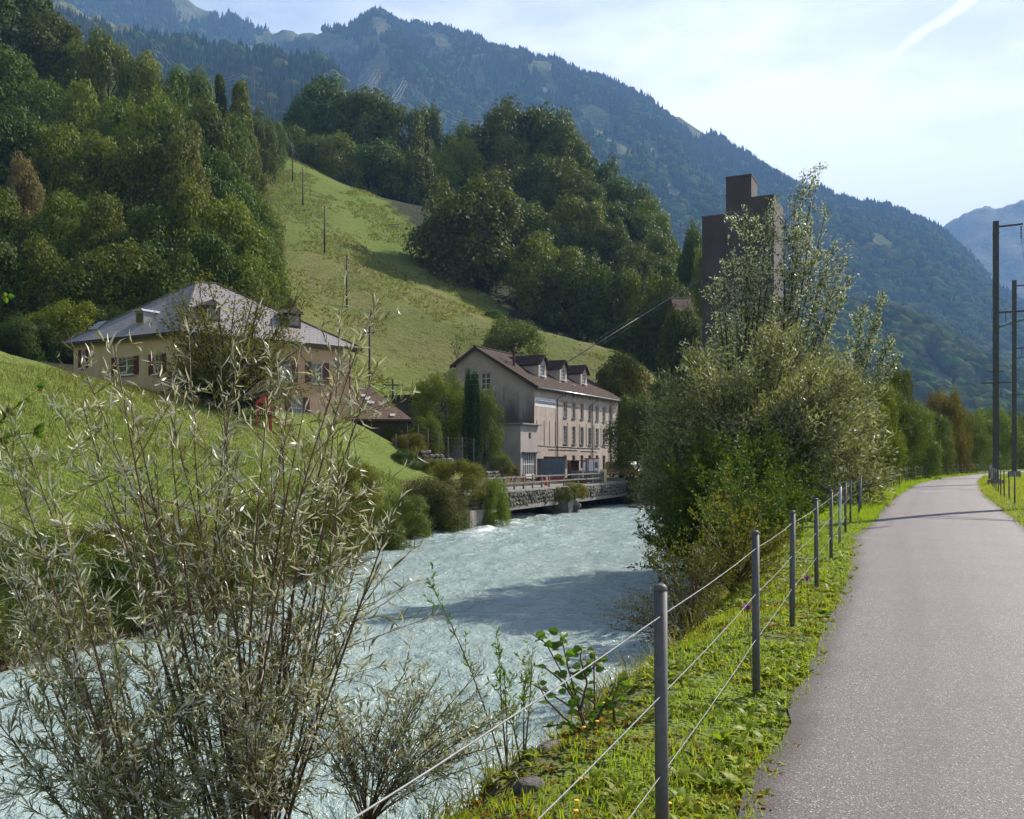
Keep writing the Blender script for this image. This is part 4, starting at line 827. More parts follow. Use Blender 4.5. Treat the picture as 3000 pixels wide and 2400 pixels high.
# ------------------------------------------------------------------ branching shrubs and trees with real twigs
def bez(a, b, c, n): return [a*(1-t)**2+b*2*t*(1-t)+c*t*t for t in np.linspace(0, 1, n)]
def branchy(name, label, cat, base, tips, sub, sublen, nleaf, ll, lw, leafmat, r0, seed, barkmat='bark', group=None, bow=0.25, tube_n=6, subr=0.25, low=0.25, up=0.35, droop=0.0, spread=0.5, leafname='foliage'):
    """stems from a base to tips (world), side twigs on every stem, leaves on the twigs"""
    rs = np.random.default_rng(seed); base = np.array(base, float)
    root = thing(name, label, cat, tuple(base), 0, group)
    segs = []
    for k, tip in enumerate(tips):
        tip = np.array(tip, float)-base; b0 = rs.normal(size=3)*np.array([r0*2.5, r0*2.5, 0]); L = np.linalg.norm(tip)
        ctl = b0+(tip-b0)*0.45+np.array([-(tip[0])*bow, -(tip[1])*bow, L*0.10])+rs.normal(size=3)*L*0.04
        pts = bez(b0, ctl, tip, 9)
        m = MB().tube(pts, [r0*(0.5+0.5*rs.random())*(1.0-0.88*i/8)+0.0012 for i in range(9)], tube_n)
        ns = max(2, int(sub*(0.7+0.6*rs.random())))
        for j in range(ns):
            t = low+(0.97-low)*(j+rs.random())/ns; i = t*8; i0 = min(int(i), 7); p = pts[i0]+(pts[i0+1]-pts[i0])*(i-i0)
            tan = pts[i0+1]-pts[i0]; tan /= np.linalg.norm(tan)
            d = tan*0.75+rs.normal(size=3)*spread+np.array([0, 0, up]); d /= np.linalg.norm(d)
            sl = sublen*(0.5+0.9*rs.random())*(1.15-0.6*t)
            e = p+d*sl+np.array([0, 0, -droop*sl]); mid = p+d*sl*0.55+rs.normal(size=3)*sl*0.05
            m.tube([p, mid, e], [r0*subr*(1.1-0.7*t)+0.001, r0*subr*0.6*(1.1-0.7*t)+0.0008, 0.0007], 4, False)
            segs.append((p, mid)); segs.append((mid, e))
        segs.append((pts[6], pts[7])); segs.append((pts[7], pts[8]))
        m.build('stem', M[barkmat], root, smooth=True)
    S = np.array(segs); ln_ = np.linalg.norm(S[:, 1]-S[:, 0], axis=1); w = ln_/ln_.sum()
    idx = rs.choice(len(S), nleaf, p=w); tt = rs.random(nleaf)[:, None]
    pos = S[idx, 0]*(1-tt)+S[idx, 1]*tt
    ax = (S[idx, 1]-S[idx, 0]); ax /= np.linalg.norm(ax, axis=1, keepdims=True)
    d = ax*0.7+rs.normal(size=(nleaf, 3))*0.6+np.array([0, 0, 0.1-droop])
    return root, pos, d, rs
def add_foliage(root, pos, d, rs, ll, lw, mat, name='foliage', jit=0.0):
    n = len(pos)
    if jit: pos = pos+rs.normal(size=(n, 3))*jit
    o = link(name, leaves_mesh(name, pos, d, ll*(0.6+0.8*rs.random(n)), lw*(0.7+0.6*rs.random(n)), M[mat], rs), root); o['kind'] = 'stuff'; return o
def tips_px(lst): return [tuple(P(px, py, d)) for px, py, d in lst]
# big silvery willow on the near bank
rs_ = np.random.default_rng(17)
def dome_tips(n, cx, cyy, cz, rx, ry, rz, rs, zmin=-0.6):
    out = []
    while len(out) < n:
        u = rs.normal(size=3); u /= np.linalg.norm(u)
        if u[2] > zmin: out.append((cx+u[0]*rx*(0.75+0.3*rs.random()), cyy+u[1]*ry*(0.75+0.3*rs.random()), cz+u[2]*rz*(0.75+0.3*rs.random())))
    return out
wb = (7.9, 31.5, gz(7.9, 31.5))
root, pos, d, rs = branchy('willow', 'big silvery willow bush leaning over the river beside the path', 'willow', wb, dome_tips(110, 8.8, 32.0, 1.5, 4.6, 3.6, 5.0, rs_, -0.85), 13, 1.4, 125000, .1, .02, 'lf_willow', 0.07, 31, spread=0.75)
add_foliage(root, pos, d, rs, 0.21, 0.052, 'lf_willow', jit=0.18)
root, pos, d, rs = branchy('willow', 'rounded willow with feathery crown on the path side of the tower', 'willow', (10.4, 36.0, gz(10.4, 36.0)), dome_tips(70, 11.2, 36.6, 2.4, 3.3, 3.2, 4.0, rs_, -0.7), 12, 1.3, 72000, .1, .02, 'lf_willow', 0.07, 32, spread=0.75)
add_foliage(root, pos, d, rs, 0.21, 0.052, 'lf_willow', jit=0.18)
root, pos, d, rs = branchy('willow', 'upright willow crown rising behind the big bush at the tower foot', 'willow', (9.6, 38.5, gz(9.6, 38.5)), dome_tips(50, 10.6, 38.6, 4.0, 3.1, 2.8, 4.3, rs_, -0.6), 11, 1.3, 42000, .1, .02, 'lf_willow', 0.08, 38, spread=0.75)
add_foliage(root, pos, d, rs, 0.20, 0.048, 'lf_willow', jit=0.18)
# tall slender trees with white-backed leaves in front of the tower
root, pos, d, rs = branchy('poplar_tree', 'tall airy tree with glinting white-backed leaves right of the tower', 'tree', (10.9, 38, gz(10.9, 38)),
    tips_px([(2330,560,38),(2355,500,38.5),(2390,520,39),(2300,640,37.5),(2420,620,39),(2450,700,38.5),(2475,760,38),(2500,800,38.5),(2380,640,37),(2340,720,37.5),(2430,780,39),(2480,860,38),(2400,720,38.5),(2320,800,38)]), 9, 2.0, 11500, .1, .04, 'lf_poplar', 0.085, 33, bow=0.10, low=0.38, spread=0.8, up=0.15)
add_foliage(root, pos, d, rs, 0.15, 0.055, 'lf_poplar', jit=0.10)
root, pos, d, rs = branchy('poplar_tree', 'shorter white-leaved tree standing before the dark face of the tower', 'tree', (9.2, 37, gz(9.2, 37)),
    tips_px([(2185,610,37),(2215,640,37.5),(2250,610,37),(2140,700,36.5),(2120,770,36.5),(2170,760,37),(2240,730,37),(2270,580,37.5),(2100,840,36.5),(2200,820,37),(2260,800,37),(2150,900,36)]), 9, 1.7, 10500, .1, .04, 'lf_poplar', 0.075, 34, bow=0.12, low=0.35, spread=0.8, up=0.15)
add_foliage(root, pos, d, rs, 0.145, 0.055, 'lf_poplar', jit=0.10)
root, pos, d, rs = branchy('poplar_tree', 'small side tree with white leaf tips right of the feathery willow', 'tree', (14.2, 40, gz(14.2, 40)),
    tips_px([(2590,865,40),(2570,950,40),(2610,990,40.5),(2550,1020,39.5),(2530,900,40),(2620,1060,40)]), 14, 1.2, 7000, .1, .04, 'lf_poplar', 0.06, 35, bow=0.1, low=0.3)
add_foliage(root, pos, d, rs, 0.14, 0.055, 'lf_poplar', jit=0.10)
# dark undergrowth at the willow's foot and glossy shrubs along the fence
def scrub(label, x, y, rx, ry, rz, n, ll, lw, mat, seed, nt=30, zc=None, name='shrub'):
    zg = gz(x, y); r2 = np.random.default_rng(seed)
    root, pos, d, rs = branchy(name, label, 'shrub', (x, y, zg), dome_tips(nt, x, y, zg+rz*0.35 if zc is None else zc, rx, ry, rz, r2, -0.35), 9, max(rx, rz)*0.4, n, ll, lw, mat, 0.018, seed+1, 'twig', 'shrubs along the near bank', spread=0.8, tube_n=5)
    add_foliage(root, pos, d, rs, ll, lw, mat, jit=0.03)
scrub('dark dense undergrowth hanging to the water under the willow', 6.3, 28.2, 2.6, 2.6, 3.3, 34000, 0.14, 0.05, 'lf_dark', 41, 60)
scrub('glossy green shrub behind the third and fourth fence post', 5.2, 19.4, 1.3, 1.6, 1.9, 11000, 0.07, 0.04, 'lf_mid', 42)
scrub('yellowish shrub beside the second cable fence post, over the water', 3.0, 12.4, 0.9, 1.3, 1.25, 5200, 0.045, 0.022, 'lf_yellow', 43)
scrub('twiggy brown-green shrub on the bank below the fence', 2.0, 10.6, 0.9, 1.0, 1.0, 4200, 0.035, 0.016, 'lf_olive', 44)
scrub('leafy green shrub against the fence in front of the willow', 6.6, 24.4, 1.5, 1.7, 2.2, 15000, 0.085, 0.045, 'lf_dark', 45)
scrub('mixed green shrub along the fence right of the willow', 8.9, 30.6, 1.4, 1.6, 2.4, 12000, 0.09, 0.045, 'lf_mid', 46)
scrub('ivy-draped shrub with yellow leaves by the fence beyond the willow', 11.0, 36.4, 1.4, 1.6, 2.7, 10000, 0.10, 0.05, 'lf_yellow', 47)
scrub('olive shrub filling the gap between willow and young trees', 12.9, 41.4, 1.7, 1.8, 3.0, 11000, 0.11, 0.055, 'lf_olive', 48)
# tree in front of the yellow house
hx, hy = -17.6, 57.0
root, pos, d, rs = branchy('broadleaf_tree', 'yellow-brown autumn tree standing in front of the yellow house', 'tree', (hx, hy, gz(hx, hy)), dome_tips(60, hx+0.6, hy, 8.8, 5.0, 4.2, 5.4, rs_, -0.75), 13, 2.1, 13500, .1, .05, 'lf_autumn', 0.13, 36, bow=0.05, low=0.35, spread=0.9)
add_foliage(root, pos, d, rs, 0.17, 0.11, 'lf_autumn', jit=0.25)
# bare sapling by the mill
root, pos, d, rs = branchy('broadleaf_tree', 'bare leafless sapling on the meadow above the mill ridge', 'tree', tuple(P(1340, 1075, 118)), tips_px([(1310,985,118),(1335,970,118),(1360,985,118),(1325,1010,118),(1350,1000,118)]), 6, 1.6, 300, .1, .05, 'lf_olive', 0.06, 37, 'wood_grey')
add_foliage(root, pos, d, rs, 0.2, 0.1, 'lf_olive')
# ------------------------------------------------------------------ culvert wall, timber fence
def rayground(px, py, d0=8.0, d1=400.0):
    ds = np.linspace(d0, d1, 4000); x = (px-1500)/FPX*ds; z = CAMZ+(HORIZ-py)/FPX*ds
    g_ = ground(x, ds); k = np.argmax(g_ >= z); return Vector((x[k], ds[k], g_[k]))
def onwall(A, B, px):
    """distance along the vertical plane A-B where the line of sight at px meets it, and the depth there"""
    k = (px-1500)/FPX; ax, ay = A[0], A[1]; L = math.hypot(B[0]-ax, B[1]-ay); ux, uy = (B[0]-ax)/L, (B[1]-ay)/L
    t = (k*ay-ax)/(ux-k*uy); return t, ay+uy*t
def zat(py, d): return CAMZ+(HORIZ-py)/FPX*d
brd = BR_B-BR_A; brl = float(np.linalg.norm(brd)); bra = math.atan2(brd[1], brd[0])
DECK = -0.6
cw = thing('culvert_wall', 'rubble stone river wall with concrete culvert beams along the mill yard', 'wall', (BR_A[0], BR_A[1], 0), bra)
# local: x along wall, -y towards the river
MB().box(0, brl, 0.10, 0.9, -1.73, DECK-0.22).build('core', M['mortar'], cw)
MB().box(-0.1, brl+0.1, -0.06, 1.25, DECK-0.215, DECK-0.02).build('coping', M['concrete'], cw, bevel=0.03)
MB().box(2.0, 16.6, -0.10, 0.9, -2.06, -1.74).build('beam', M['concrete'], cw, bevel=0.02)
MB().box(19.6, brl+2.5, -0.10, 0.9, -2.06, -1.74).build('beam', M['concrete'], cw, bevel=0.02)
MB().box(-0.6, 1.9, -0.75, 1.2, -3.9, -1.70).build('pier', M['concrete'], cw, bevel=0.03)
MB().box(18.2, 19.5, -0.35, 1.2, -3.9, -1.75).build('pier', M['concrete'], cw, bevel=0.03)
MB().box(-0.1, brl+0.3, 1.26, 3.9, DECK-0.30, DECK-0.03).build('deck', M['concrete'], cw)
MB().box(1.9, brl+0.3, 2.95, 3.05, -3.9, DECK-0.31).build('back_wall', M['mortar'], cw)
rsd = random.Random(4); SM = []
def rock_mesh(name, mat, seed, sub=1, jag=0.28, flat=(1, 1, 1)):
    r = random.Random(seed); bm = bmesh.new(); bmesh.ops.create_icosphere(bm, subdivisions=sub, radius=0.5)
    for v in bm.verts:
        k = 1+r.uniform(-jag, jag); v.co = Vector((max(-.42, min(.42, v.co.x*k))*flat[0], max(-.42, min(.42, v.co.y*k))*flat[1], max(-.4, min(.4, v.co.z*k))*flat[2]))
    me = bpy.data.meshes.new(name); bm.to_mesh(me); bm.free(); me.materials.append(mat); return me
SM = [rock_mesh('stone', M['stone'], s, 1, 0.25) for s in range(8)]
x = 0.1; rows = 3
for rw in range(rows):
    zz = -1.60+rw*0.30; x = 0.1+rsd.random()*0.2
    while x < brl:
        w = rsd.uniform(0.34, 0.72); hh = rsd.uniform(0.32, 0.50)
        if not (16.4 < x < 18.4 and rw == 0):
            s = link('stone', SM[rsd.randrange(8)], cw, (x+w/2, rsd.uniform(-0.06, 0.08), zz+rsd.uniform(-.05, .07)), 0, (w*1.12, 0.5, hh*1.1)); s.rotation_euler = (rsd.uniform(-.2, .2), rsd.uniform(-.9, .9), rsd.uniform(-.2, .2))
        x += w*0.94
def placed_rock(label, x, y, z, sx, sy, sz, seed, mat='rock', rz=0.0, group=None, name='rock', sub=3, jag=0.10):
    r = random.Random(seed); bm = bmesh.new(); bmesh.ops.create_icosphere(bm, subdivisions=sub, radius=0.5)
    for v in bm.verts:
        n = 0
        for k, (fq, am) in enumerate(((2.2, 0.22), (5.5, 0.10), (12, 0.04))):
            n += am*(math.sin(v.co.x*fq*2.1+seed+k)*math.cos(v.co.y*fq*1.7+seed*2+k)+math.sin(v.co.z*fq*2.4+k*3+seed+v.co.x*fq))
        c = v.co*(1+n); c = Vector((c.x, c.y, max(-.40, c.z if c.z < .22 else .22+(c.z-.22)*.35))); v.co = c+Vector((r.uniform(-.01, .01), r.uniform(-.01, .01), r.uniform(-.01, .01)))
    me = bpy.data.meshes.new(name); bm.to_mesh(me); bm.free(); me.materials.append(M[mat])
    o = link(name, me, None, (x, y, z), rz, (sx, sy, sz)); tag(o, label, 'rock', group); return o
for i, (px, py, d, sx, sy, sz, lab) in enumerate([(1245, 1580, 55, 1.7, 1.3, 1.1, 'largest flat-topped boulder at the far water edge below the scrub'), (1205, 1592, 52, 1.5, 1.2, 0.9, 'middle boulder of the row at the far water edge'), (1165, 1598, 49.5, 1.3, 1.2, 0.8, 'leftmost boulder of the row at the far water edge'),
        (1270, 1560, 56.5, 0.9, 0.9, 0.6, 'small dark rock between the boulders and the scrub'), (1660, 1492, 77.3, 3.0, 2.2, 2.2, 'dark jagged boulder wedged against the middle culvert pier'), (1625, 1480, 76.5, 2.0, 2.0, 1.6, 'rough rock left of the middle culvert pier'), (1905, 1487, 86, 4.2, 2.6, 1.3, 'broad pale rock slab at the water right of the culvert'), (1950, 1478, 86.5, 2.8, 2.0, 1.2, 'pale rock on the bank behind the broad slab'),
        (1922, 1582, 51.2, 0.75, 0.6, 0.45, 'rounded pale stone in the water left of the willow'), (1943, 1588, 50.2, 0.7, 0.55, 0.35, 'wet stone next to the rounded pale stone near the willow'), (2028, 1575, 51.5, 0.8, 0.7, 0.45, 'wet stone half hidden by the willow twigs')]):
    q = P(px, py, d); placed_rock(lab, q.x, q.y, q.z-0.05, sx, sy, sz, 20+i, 'rock' if i not in (4, 5) else 'stone', rz=i*0.7, group='rocks at the river edge')
shg = MB(); peb = rock_mesh('p', None, 3, 1, 0.2); pv_ = np.array([v.co[:] for v in peb.vertices]); pf_ = [tuple(p.vertices) for p in peb.polygons]
for k in range(260):
    yy = rsd.uniform(44, 53); xx = float(Rb(yy))+rsd.uniform(-0.9, 0.7); s = rsd.uniform(0.12, 0.42)
    shg.add([(xx+p[0]*s*1.3, yy+p[1]*s, -2.95+rsd.uniform(0, .08)*0+p[2]*s*0.6) for p in pv_], pf_)
o = shg.build('shore_stones', M['rock'], None, smooth=False); o['kind'] = 'stuff'; tag(o, 'wet cobbles along the shore under the willow', 'stones')
tf = thing('timber_fence', 'weathered timber post and rail fence on top of the culvert wall', 'fence', (BR_A[0], BR_A[1], 0), bra)
posts = []
for px in (1330, 1395, 1457, 1487, 1516, 1543, 1569.5, 1596, 1617.5, 1660.5, 1702, 1743, 1780, 1818):
    t_, d_ = onwall(BR_A, BR_B, px); posts.append((t_, 0.25))
    MB().box(t_-0.06, t_+0.06, 0.19, 0.31, DECK-0.1, DECK+1.02).build('post', M['wood_grey'], tf, bevel=0.01)
for a, b in zip(posts[:-1], posts[1:]):
    for zz in (0.45, 0.88): MB().bar((a[0]-0.02, 0.155, DECK+zz+rsd.uniform(-.02, .02)), (b[0]+0.02, 0.155, DECK+zz+rsd.uniform(-.02, .02)), 0.05, 0.11).build('rail', M['wood_grey'], tf)
tf2 = thing('timber_fence', 'short piece of timber rail fence left of the rust-brown bush', 'fence', tuple(P(1205, 1440, 60)))
for k in (-0.6, 0.35, 1.6): MB().box(k-0.06, k+0.06, -0.06, 0.06, -1.2, 0.3).build('post', M['wood_grey'], tf2)
MB().bar((-1.2, -0.1, 0.14), (2.0, -0.1, 0.2), 0.05, 0.12).build('rail', M['wood_grey'], tf2)

# ------------------------------------------------------------------ building helpers
def holed(mb, x0, x1, z0, z1, holes, depth=0.2, y=0.0):
    xs = sorted({x0, x1, *[h[0] for h in holes], *[h[1] for h in holes]}); zs = sorted({z0, z1, *[h[2] for h in holes], *[h[3] for h in holes]})
    for a, b in zip(xs[:-1], xs[1:]):
        for c, d in zip(zs[:-1], zs[1:]):
            if any(h[0]-1e-6 <= a and b <= h[1]+1e-6 and h[2]-1e-6 <= c and d <= h[3]+1e-6 for h in holes): continue
            mb.add([(a, y, c), (b, y, c), (b, y, d), (a, y, d)], [(0, 1, 2, 3)])
    for a, b, c, d in holes:
        mb.add([(a, y, c), (b, y, c), (b, y, d), (a, y, d), (a, y+depth, c), (b, y+depth, c), (b, y+depth, d), (a, y+depth, d)], [(0, 4, 5, 1), (1, 5, 6, 2), (2, 6, 7, 3), (3, 7, 4, 0)])
    return mb
def rawbuild(mb, name, mat, parent, loc=(0, 0, 0), rz=0.0):
    return link(name, new_mesh(name, mb.v, mb.f, mat), parent, loc, rz)
def slab(name, mat, parent, q, th=0.12, matside=None):
    """roof slab from four corners (eave a, eave b, ridge c, ridge d); tiles run with the UVs"""
    a, b, c, d = [Vector(p) for p in q]; n = (b-a).cross(d-a).normalized()
    if n.z < 0: n = -n
    ue = (b-a).normalized(); v = [a, b, c, d]+[p-n*th for p in (a, b, c, d)]
    f = [(0, 1, 2, 3), (7, 6, 5, 4), (0, 4, 5, 1), (1, 5, 6, 2), (2, 6, 7, 3), (3, 7, 4, 0)]
    if (b-a).cross(d-a).z < 0: f = [tuple(reversed(q_)) for q_ in f]
    me = new_mesh(name, [tuple(p) for p in v], f, mat)
    if (c-d).length < 1e-3:
        pass
    uv = me.uv_layers.new(name='UVMap')
    for p in me.polygons:
        for li in p.loop_indices:
            co = me.vertices[me.loops[li].vertex_index].co-a; uu = co.dot(ue); vv = (co-ue*uu).length; uv.data[li].uv = (uu, vv)
    return link(name, me, parent)
def window(parent, x0, x1, z0, z1, y, cols, rows, frame='white', glass='glass', bar=0.035, sill=None, fw=0.05, name='window'):
    """frame and bars as one mesh, each pane a sub-part; facing -y"""
    m = MB().box(x0, x0+fw, y-0.03, y+0.03, z0, z1).box(x1-fw, x1, y-0.03, y+0.03, z0, z1).box(x0+fw, x1-fw, y-0.03, y+0.03, z0, z0+fw).box(x0+fw, x1-fw, y-0.03, y+0.03, z1-fw, z1)
    iw = (x1-x0-2*fw); ih = (z1-z0-2*fw)
    for c in range(1, cols): xx = x0+fw+iw*c/cols; m.box(xx-bar/2, xx+bar/2, y-0.022, y+0.022, z0+fw, z1-fw)
    for r in range(1, rows): zz = z0+fw+ih*r/rows; m.box(x0+fw, x1-fw, y-0.018, y+0.018, zz-bar/2, zz+bar/2)
    w = m.build(name, M[frame], parent)
    for c in range(cols):
        for r in range(rows):
            a = x0+fw+iw*c/cols+(bar/2 if c else 0); b = x0+fw+iw*(c+1)/cols-(bar/2 if c < cols-1 else 0); e = z0+fw+ih*r/rows+(bar/2 if r else 0); f_ = z0+fw+ih*(r+1)/rows-(bar/2 if r < rows-1 else 0)
            MB().box(a, b, y+0.004, y+0.012, e, f_).build('pane', M[glass], w)
    if sill: MB().box(x0-0.08, x1+0.08, y-0.30, y-0.02, z0-0.09, z0-0.005).build('sill', M[sill], w)
    return w
def text(body, parent, loc, rot, size, mat, ext=0.004, sx=1.0, shear=0.0):
    cu = bpy.data.curves.new('lettering', 'FONT'); cu.body = body; cu.size = size; cu.extrude = ext; cu.shear = shear
    tmp = bpy.data.objects.new('tmp', cu); COL.objects.link(tmp); dg = bpy.context.evaluated_depsgraph_get(); me = bpy.data.meshes.new_from_object(tmp.evaluated_get(dg)); bpy.data.objects.remove(tmp)
    me.materials.clear(); me.materials.append(mat)
    o = link('lettering', me, parent, loc); o.rotation_euler = rot; o.scale = (sx, 1, 1); return o

# ------------------------------------------------------------------ the mill
MN = (2.2, 91.0); MA = math.atan2(0.894, 0.447); MZ = -0.45; GO = CAMZ-MZ     # near corner, direction of the long front
mill = thing('mill', 'grey-brown rendered mill with three roof dormers and painted name beside the river', 'mill', (*MN, MZ), MA)
ML, MD, EV, RY, RZ, BZ = 24.0, 8.95, 9.4, 6.5, 13.35, 11.8
holes = []
cols = [7.74, 10.06, 12.4, 14.75, 17.0, 19.2, 21.6]
for c in cols: holes += [(c-.42, c+.42, 6.50, 8.12), (c-.42, c+.42, 3.68, 5.53), (c-.16, c+.16, 8.66, 8.95)]
for c in cols: holes += [(c-.42, c+.42, 1.0 if c < 18 else 0.7, 2.45)]
w = holed(MB(), 0, ML, 0, EV, holes, 0.22); rawbuild(w, 'front_wall', M['render_front'], mill)
g_ = MB(); roof_z = lambda y: EV+(RZ-EV)/RY*y if y <= RY else RZ-(RZ-BZ)/(MD-RY)*(y-RY)
g_.add([(0, 0, 0), (0, 0, 9.1), (0, MD, 9.1), (0, MD, 0)], [(0, 1, 2, 3)])
ysp = [0, 4.95, 6.0, 6.25, RY, 7.3, MD]
for a, b in zip(ysp[:-1], ysp[1:]):
    lo = 10.8 if (a >= 4.95 and b <= 6.0) or (a >= 6.25 and b <= 7.3) else 9.1
    g_.add([(0, a, lo), (0, a, roof_z(a)), (0, b, roof_z(b)), (0, b, lo)], [(0, 1, 2, 3)])
for a, b in ((4.95, 6.0), (6.25, 7.3)):
    g_.add([(0, a, 9.1), (0, b, 9.1), (0, b, 10.8), (0, a, 10.8), (.25, a, 9.1), (.25, b, 9.1), (.25, b, 10.8), (.25, a, 10.8)], [(0, 4, 5, 1), (1, 5, 6, 2), (2, 6, 7, 3), (3, 7, 4, 0)])
rawbuild(g_, 'gable_wall', M['render_gable'], mill)
MB().add([(ML, 0, 0), (ML, MD, 0), (ML, MD, BZ), (ML, RY, RZ), (ML, 0, EV)], [(0, 1, 2, 3, 4)]).add([(0, MD, 0), (ML, MD, 0), (ML, MD, BZ), (0, MD, BZ)], [(0, 1, 2, 3)]).build('rear_wall', M['render_front'], mill)
for c in cols:
    window(mill, c-.42, c+.42, 6.50, 8.12, 0.16, 2, 3, 'white', 'glass', sill='concrete', fw=0.045)
    window(mill, c-.42, c+.42, 3.68, 5.53, 0.16, 2, 4, 'white', 'glass', sill='concrete', fw=0.045)
    window(mill, c-.42, c+.42, 1.0 if c < 18 else 0.7, 2.45, 0.16, 2, 2, 'frame_grey', 'glass', fw=0.05)
    MB().box(c-.16, c+.16, 0.12, 0.14, 8.66, 8.95).build('vent', M['black'], mill)
    for z0, z1 in ((6.50, 8.12), (3.68, 5.53)):
        MB().box(c-.52, c-.425, -0.02, 0.05, z0, z1+0.1).box(c+.425, c+.52, -0.02, 0.05, z0, z1+0.1).box(c-.425, c+.425, -0.02, 0.05, z1+0.005, z1+0.1).build('surround', M['frame_grey'], mill)
for k, (a, b) in enumerate(((4.95, 6.0), (6.25, 7.3))):
    wroot = window(mill, a, b, 9.1, 10.8, 0.0, 2, 3, 'white', 'glass', fw=0.06, bar=0.04); wroot.rotation_euler = (0, 0, R_(-90)); wroot.location = (0.15, a+b, 0)
# main roof
o_ = 0.65; sl = (RZ-EV)/RY; slb = (RZ-BZ)/(MD-RY); up_ = 0.16
slab('roof', M['tile_brown'], mill, [(-0.45, -o_, EV-o_*sl+up_), (ML+0.45, -o_, EV-o_*sl+up_), (ML+0.45, RY, RZ+up_), (-0.45, RY, RZ+up_)], 0.14)
slab('rear_roof', M['tile_brown'], mill, [(-0.45, MD+0.5, BZ-0.5*slb+up_), (ML+0.45, MD+0.5, BZ-0.5*slb+up_), (ML+0.45, RY, RZ+up_), (-0.45, RY, RZ+up_)], 0.14)
MB().tube([(-0.5, RY, RZ+up_+0.02), (ML+0.5, RY, RZ+up_+0.02)], 0.11, 8).build('ridge_cap', M['tile_brown'], mill)
MB().bar((-0.42, -o_+0.1, EV-o_*sl-0.10), (-0.42, RY, RZ-0.06), 0.06, 0.18).build('bargeboard', M['wood_dark'], mill)
MB().bar((-0.42, MD+0.45, BZ-0.45*slb-0.1), (-0.42, RY+0.05, RZ-0.06), 0.06, 0.18).build('bargeboard', M['wood_dark'], mill)
MB().tube([(-0.5, -o_-0.06, EV-o_*sl+0.06), (ML+0.5, -o_-0.06, EV-o_*sl+0.06)], 0.085, 8).build('gutter', M['zinc_new'], mill, smooth=True)
for t_ in (5.5, 15.4, 21.1):
    MB().tube([(t_+0.35, -o_-0.04, EV-o_*sl), (t_+0.3, -0.5, EV-0.75), (t_, -0.10, EV-1.1), (t_, -0.10, 0.1)], 0.055, 8).build('downpipe', M['grey_box'], mill, smooth=True)
MB().tube([(ML+0.4, -o_, EV-o_*sl), (ML+0.1, -0.12, EV-1.2), (ML+0.1, -0.12, 0.1)], 0.055, 8).build('downpipe', M['zinc_new'], mill, smooth=True)
for x0, x1, zz in ((0.4, 3.0, 3.42), (3.0, 9.0, 3.36), (9.0, 17.9, 3.30), (3.4, 11.0, 3.05), (12.0, 17.0, 2.95)):
    MB().tube([(x0, -0.045, zz), (x1, -0.045, zz-0.02)], 0.03, 6).build('conduit', M['grey_box'], mill)
for t_ in (0.55, 2.3, 3.6, 5.1, 8.3, 11.6, 13.6, 16.0, 18.2): MB().tube([(t_, -0.03, 5.95), (t_+0.05, -0.03, 3.4)], 0.022, 5).build('cable', M['black'], mill)
# painted name board
MB().box(0.12, 5.2, -0.022, 0.0, 7.28, 8.2).build('name_panel', M['sign_white'], mill)
text('Walzmühle Glarus', mill, (0.28, -0.026, 7.58), (R_(90), 0, 0), 0.66, M['ink'], 0.002, 0.93, 0.12)
# dormers
for t_ in (5.4, 10.9, 16.9):
    yf = 1.6; zb = roof_z(yf); dw = 0.95; zt = 12.05; zr = 12.85
    dm = MB(); holed(dm, t_-dw, t_+dw, zb-0.1, zt, [(t_-.5, t_+.5, 10.75, 11.9)], 0.12, yf)
    dm.add([(t_-dw, yf, zt), (t_+dw, yf, zt), (t_, yf, zr)], [(0, 1, 2)])
    yb = RY*(zt-EV)/(RZ-EV)
    for s in (-1, 1): dm.add([(t_+s*dw, yf, zb-0.1), (t_+s*dw, yf, zt), (t_+s*dw, yb, zt)], [(0, 1, 2)])
    dmo = rawbuild(dm, 'dormer', M['render_front'], mill)
    window(dmo, t_-.5, t_+.5, 10.75, 11.9, yf+0.08, 2, 3, 'white', 'glass', fw=0.05, sill='white')
    yr = RY*(zr+0.1-EV)/(RZ-EV)
    for s in (-1, 1):
        ze = zt-0.18; q = [(t_+s*(dw+0.28), yf-0.35, ze), (t_+s*(dw+0.28), yb-0.1, ze), (t_, yr, zr+0.12), (t_, yf-0.35, zr+0.12)]
        slab('dormer_roof', M['tile_brown'], dmo, q, 0.09)
# ventilation stacks on the roof
for t_, y_, h_ in ((2.3, 3.4, 1.5), (3.3, 3.9, 2.1)):
    z_ = roof_z(y_)
    MB().tube([(t_, y_, z_), (t_, y_, z_+h_*0.7), (t_+0.25, y_-0.1, z_+h_)], 0.13, 8).lathe([(0.05, 0), (0.24, 0.02), (0.20, 0.16), (0.02, 0.22)], 10, (t_+0.25, y_-0.1, z_+h_)).build('vent_pipe', M['rust'], mill, smooth=True)
MB().tube([(2.3, 3.4, roof_z(3.4)+1.0), (2.8, 3.5, roof_z(3.4)+1.4), (3.3, 3.9, roof_z(3.9)+1.1)], 0.09, 8).build('vent_pipe', M['rust'], mill, smooth=True)
for t_ in (8.6, 12.6): MB().box(-0.3, 0.3, -0.02, 0.5, 0.0, 0.05).build('skylight', M['white'], mill).location = (t_, 1.0, roof_z(1.0)+0.24)
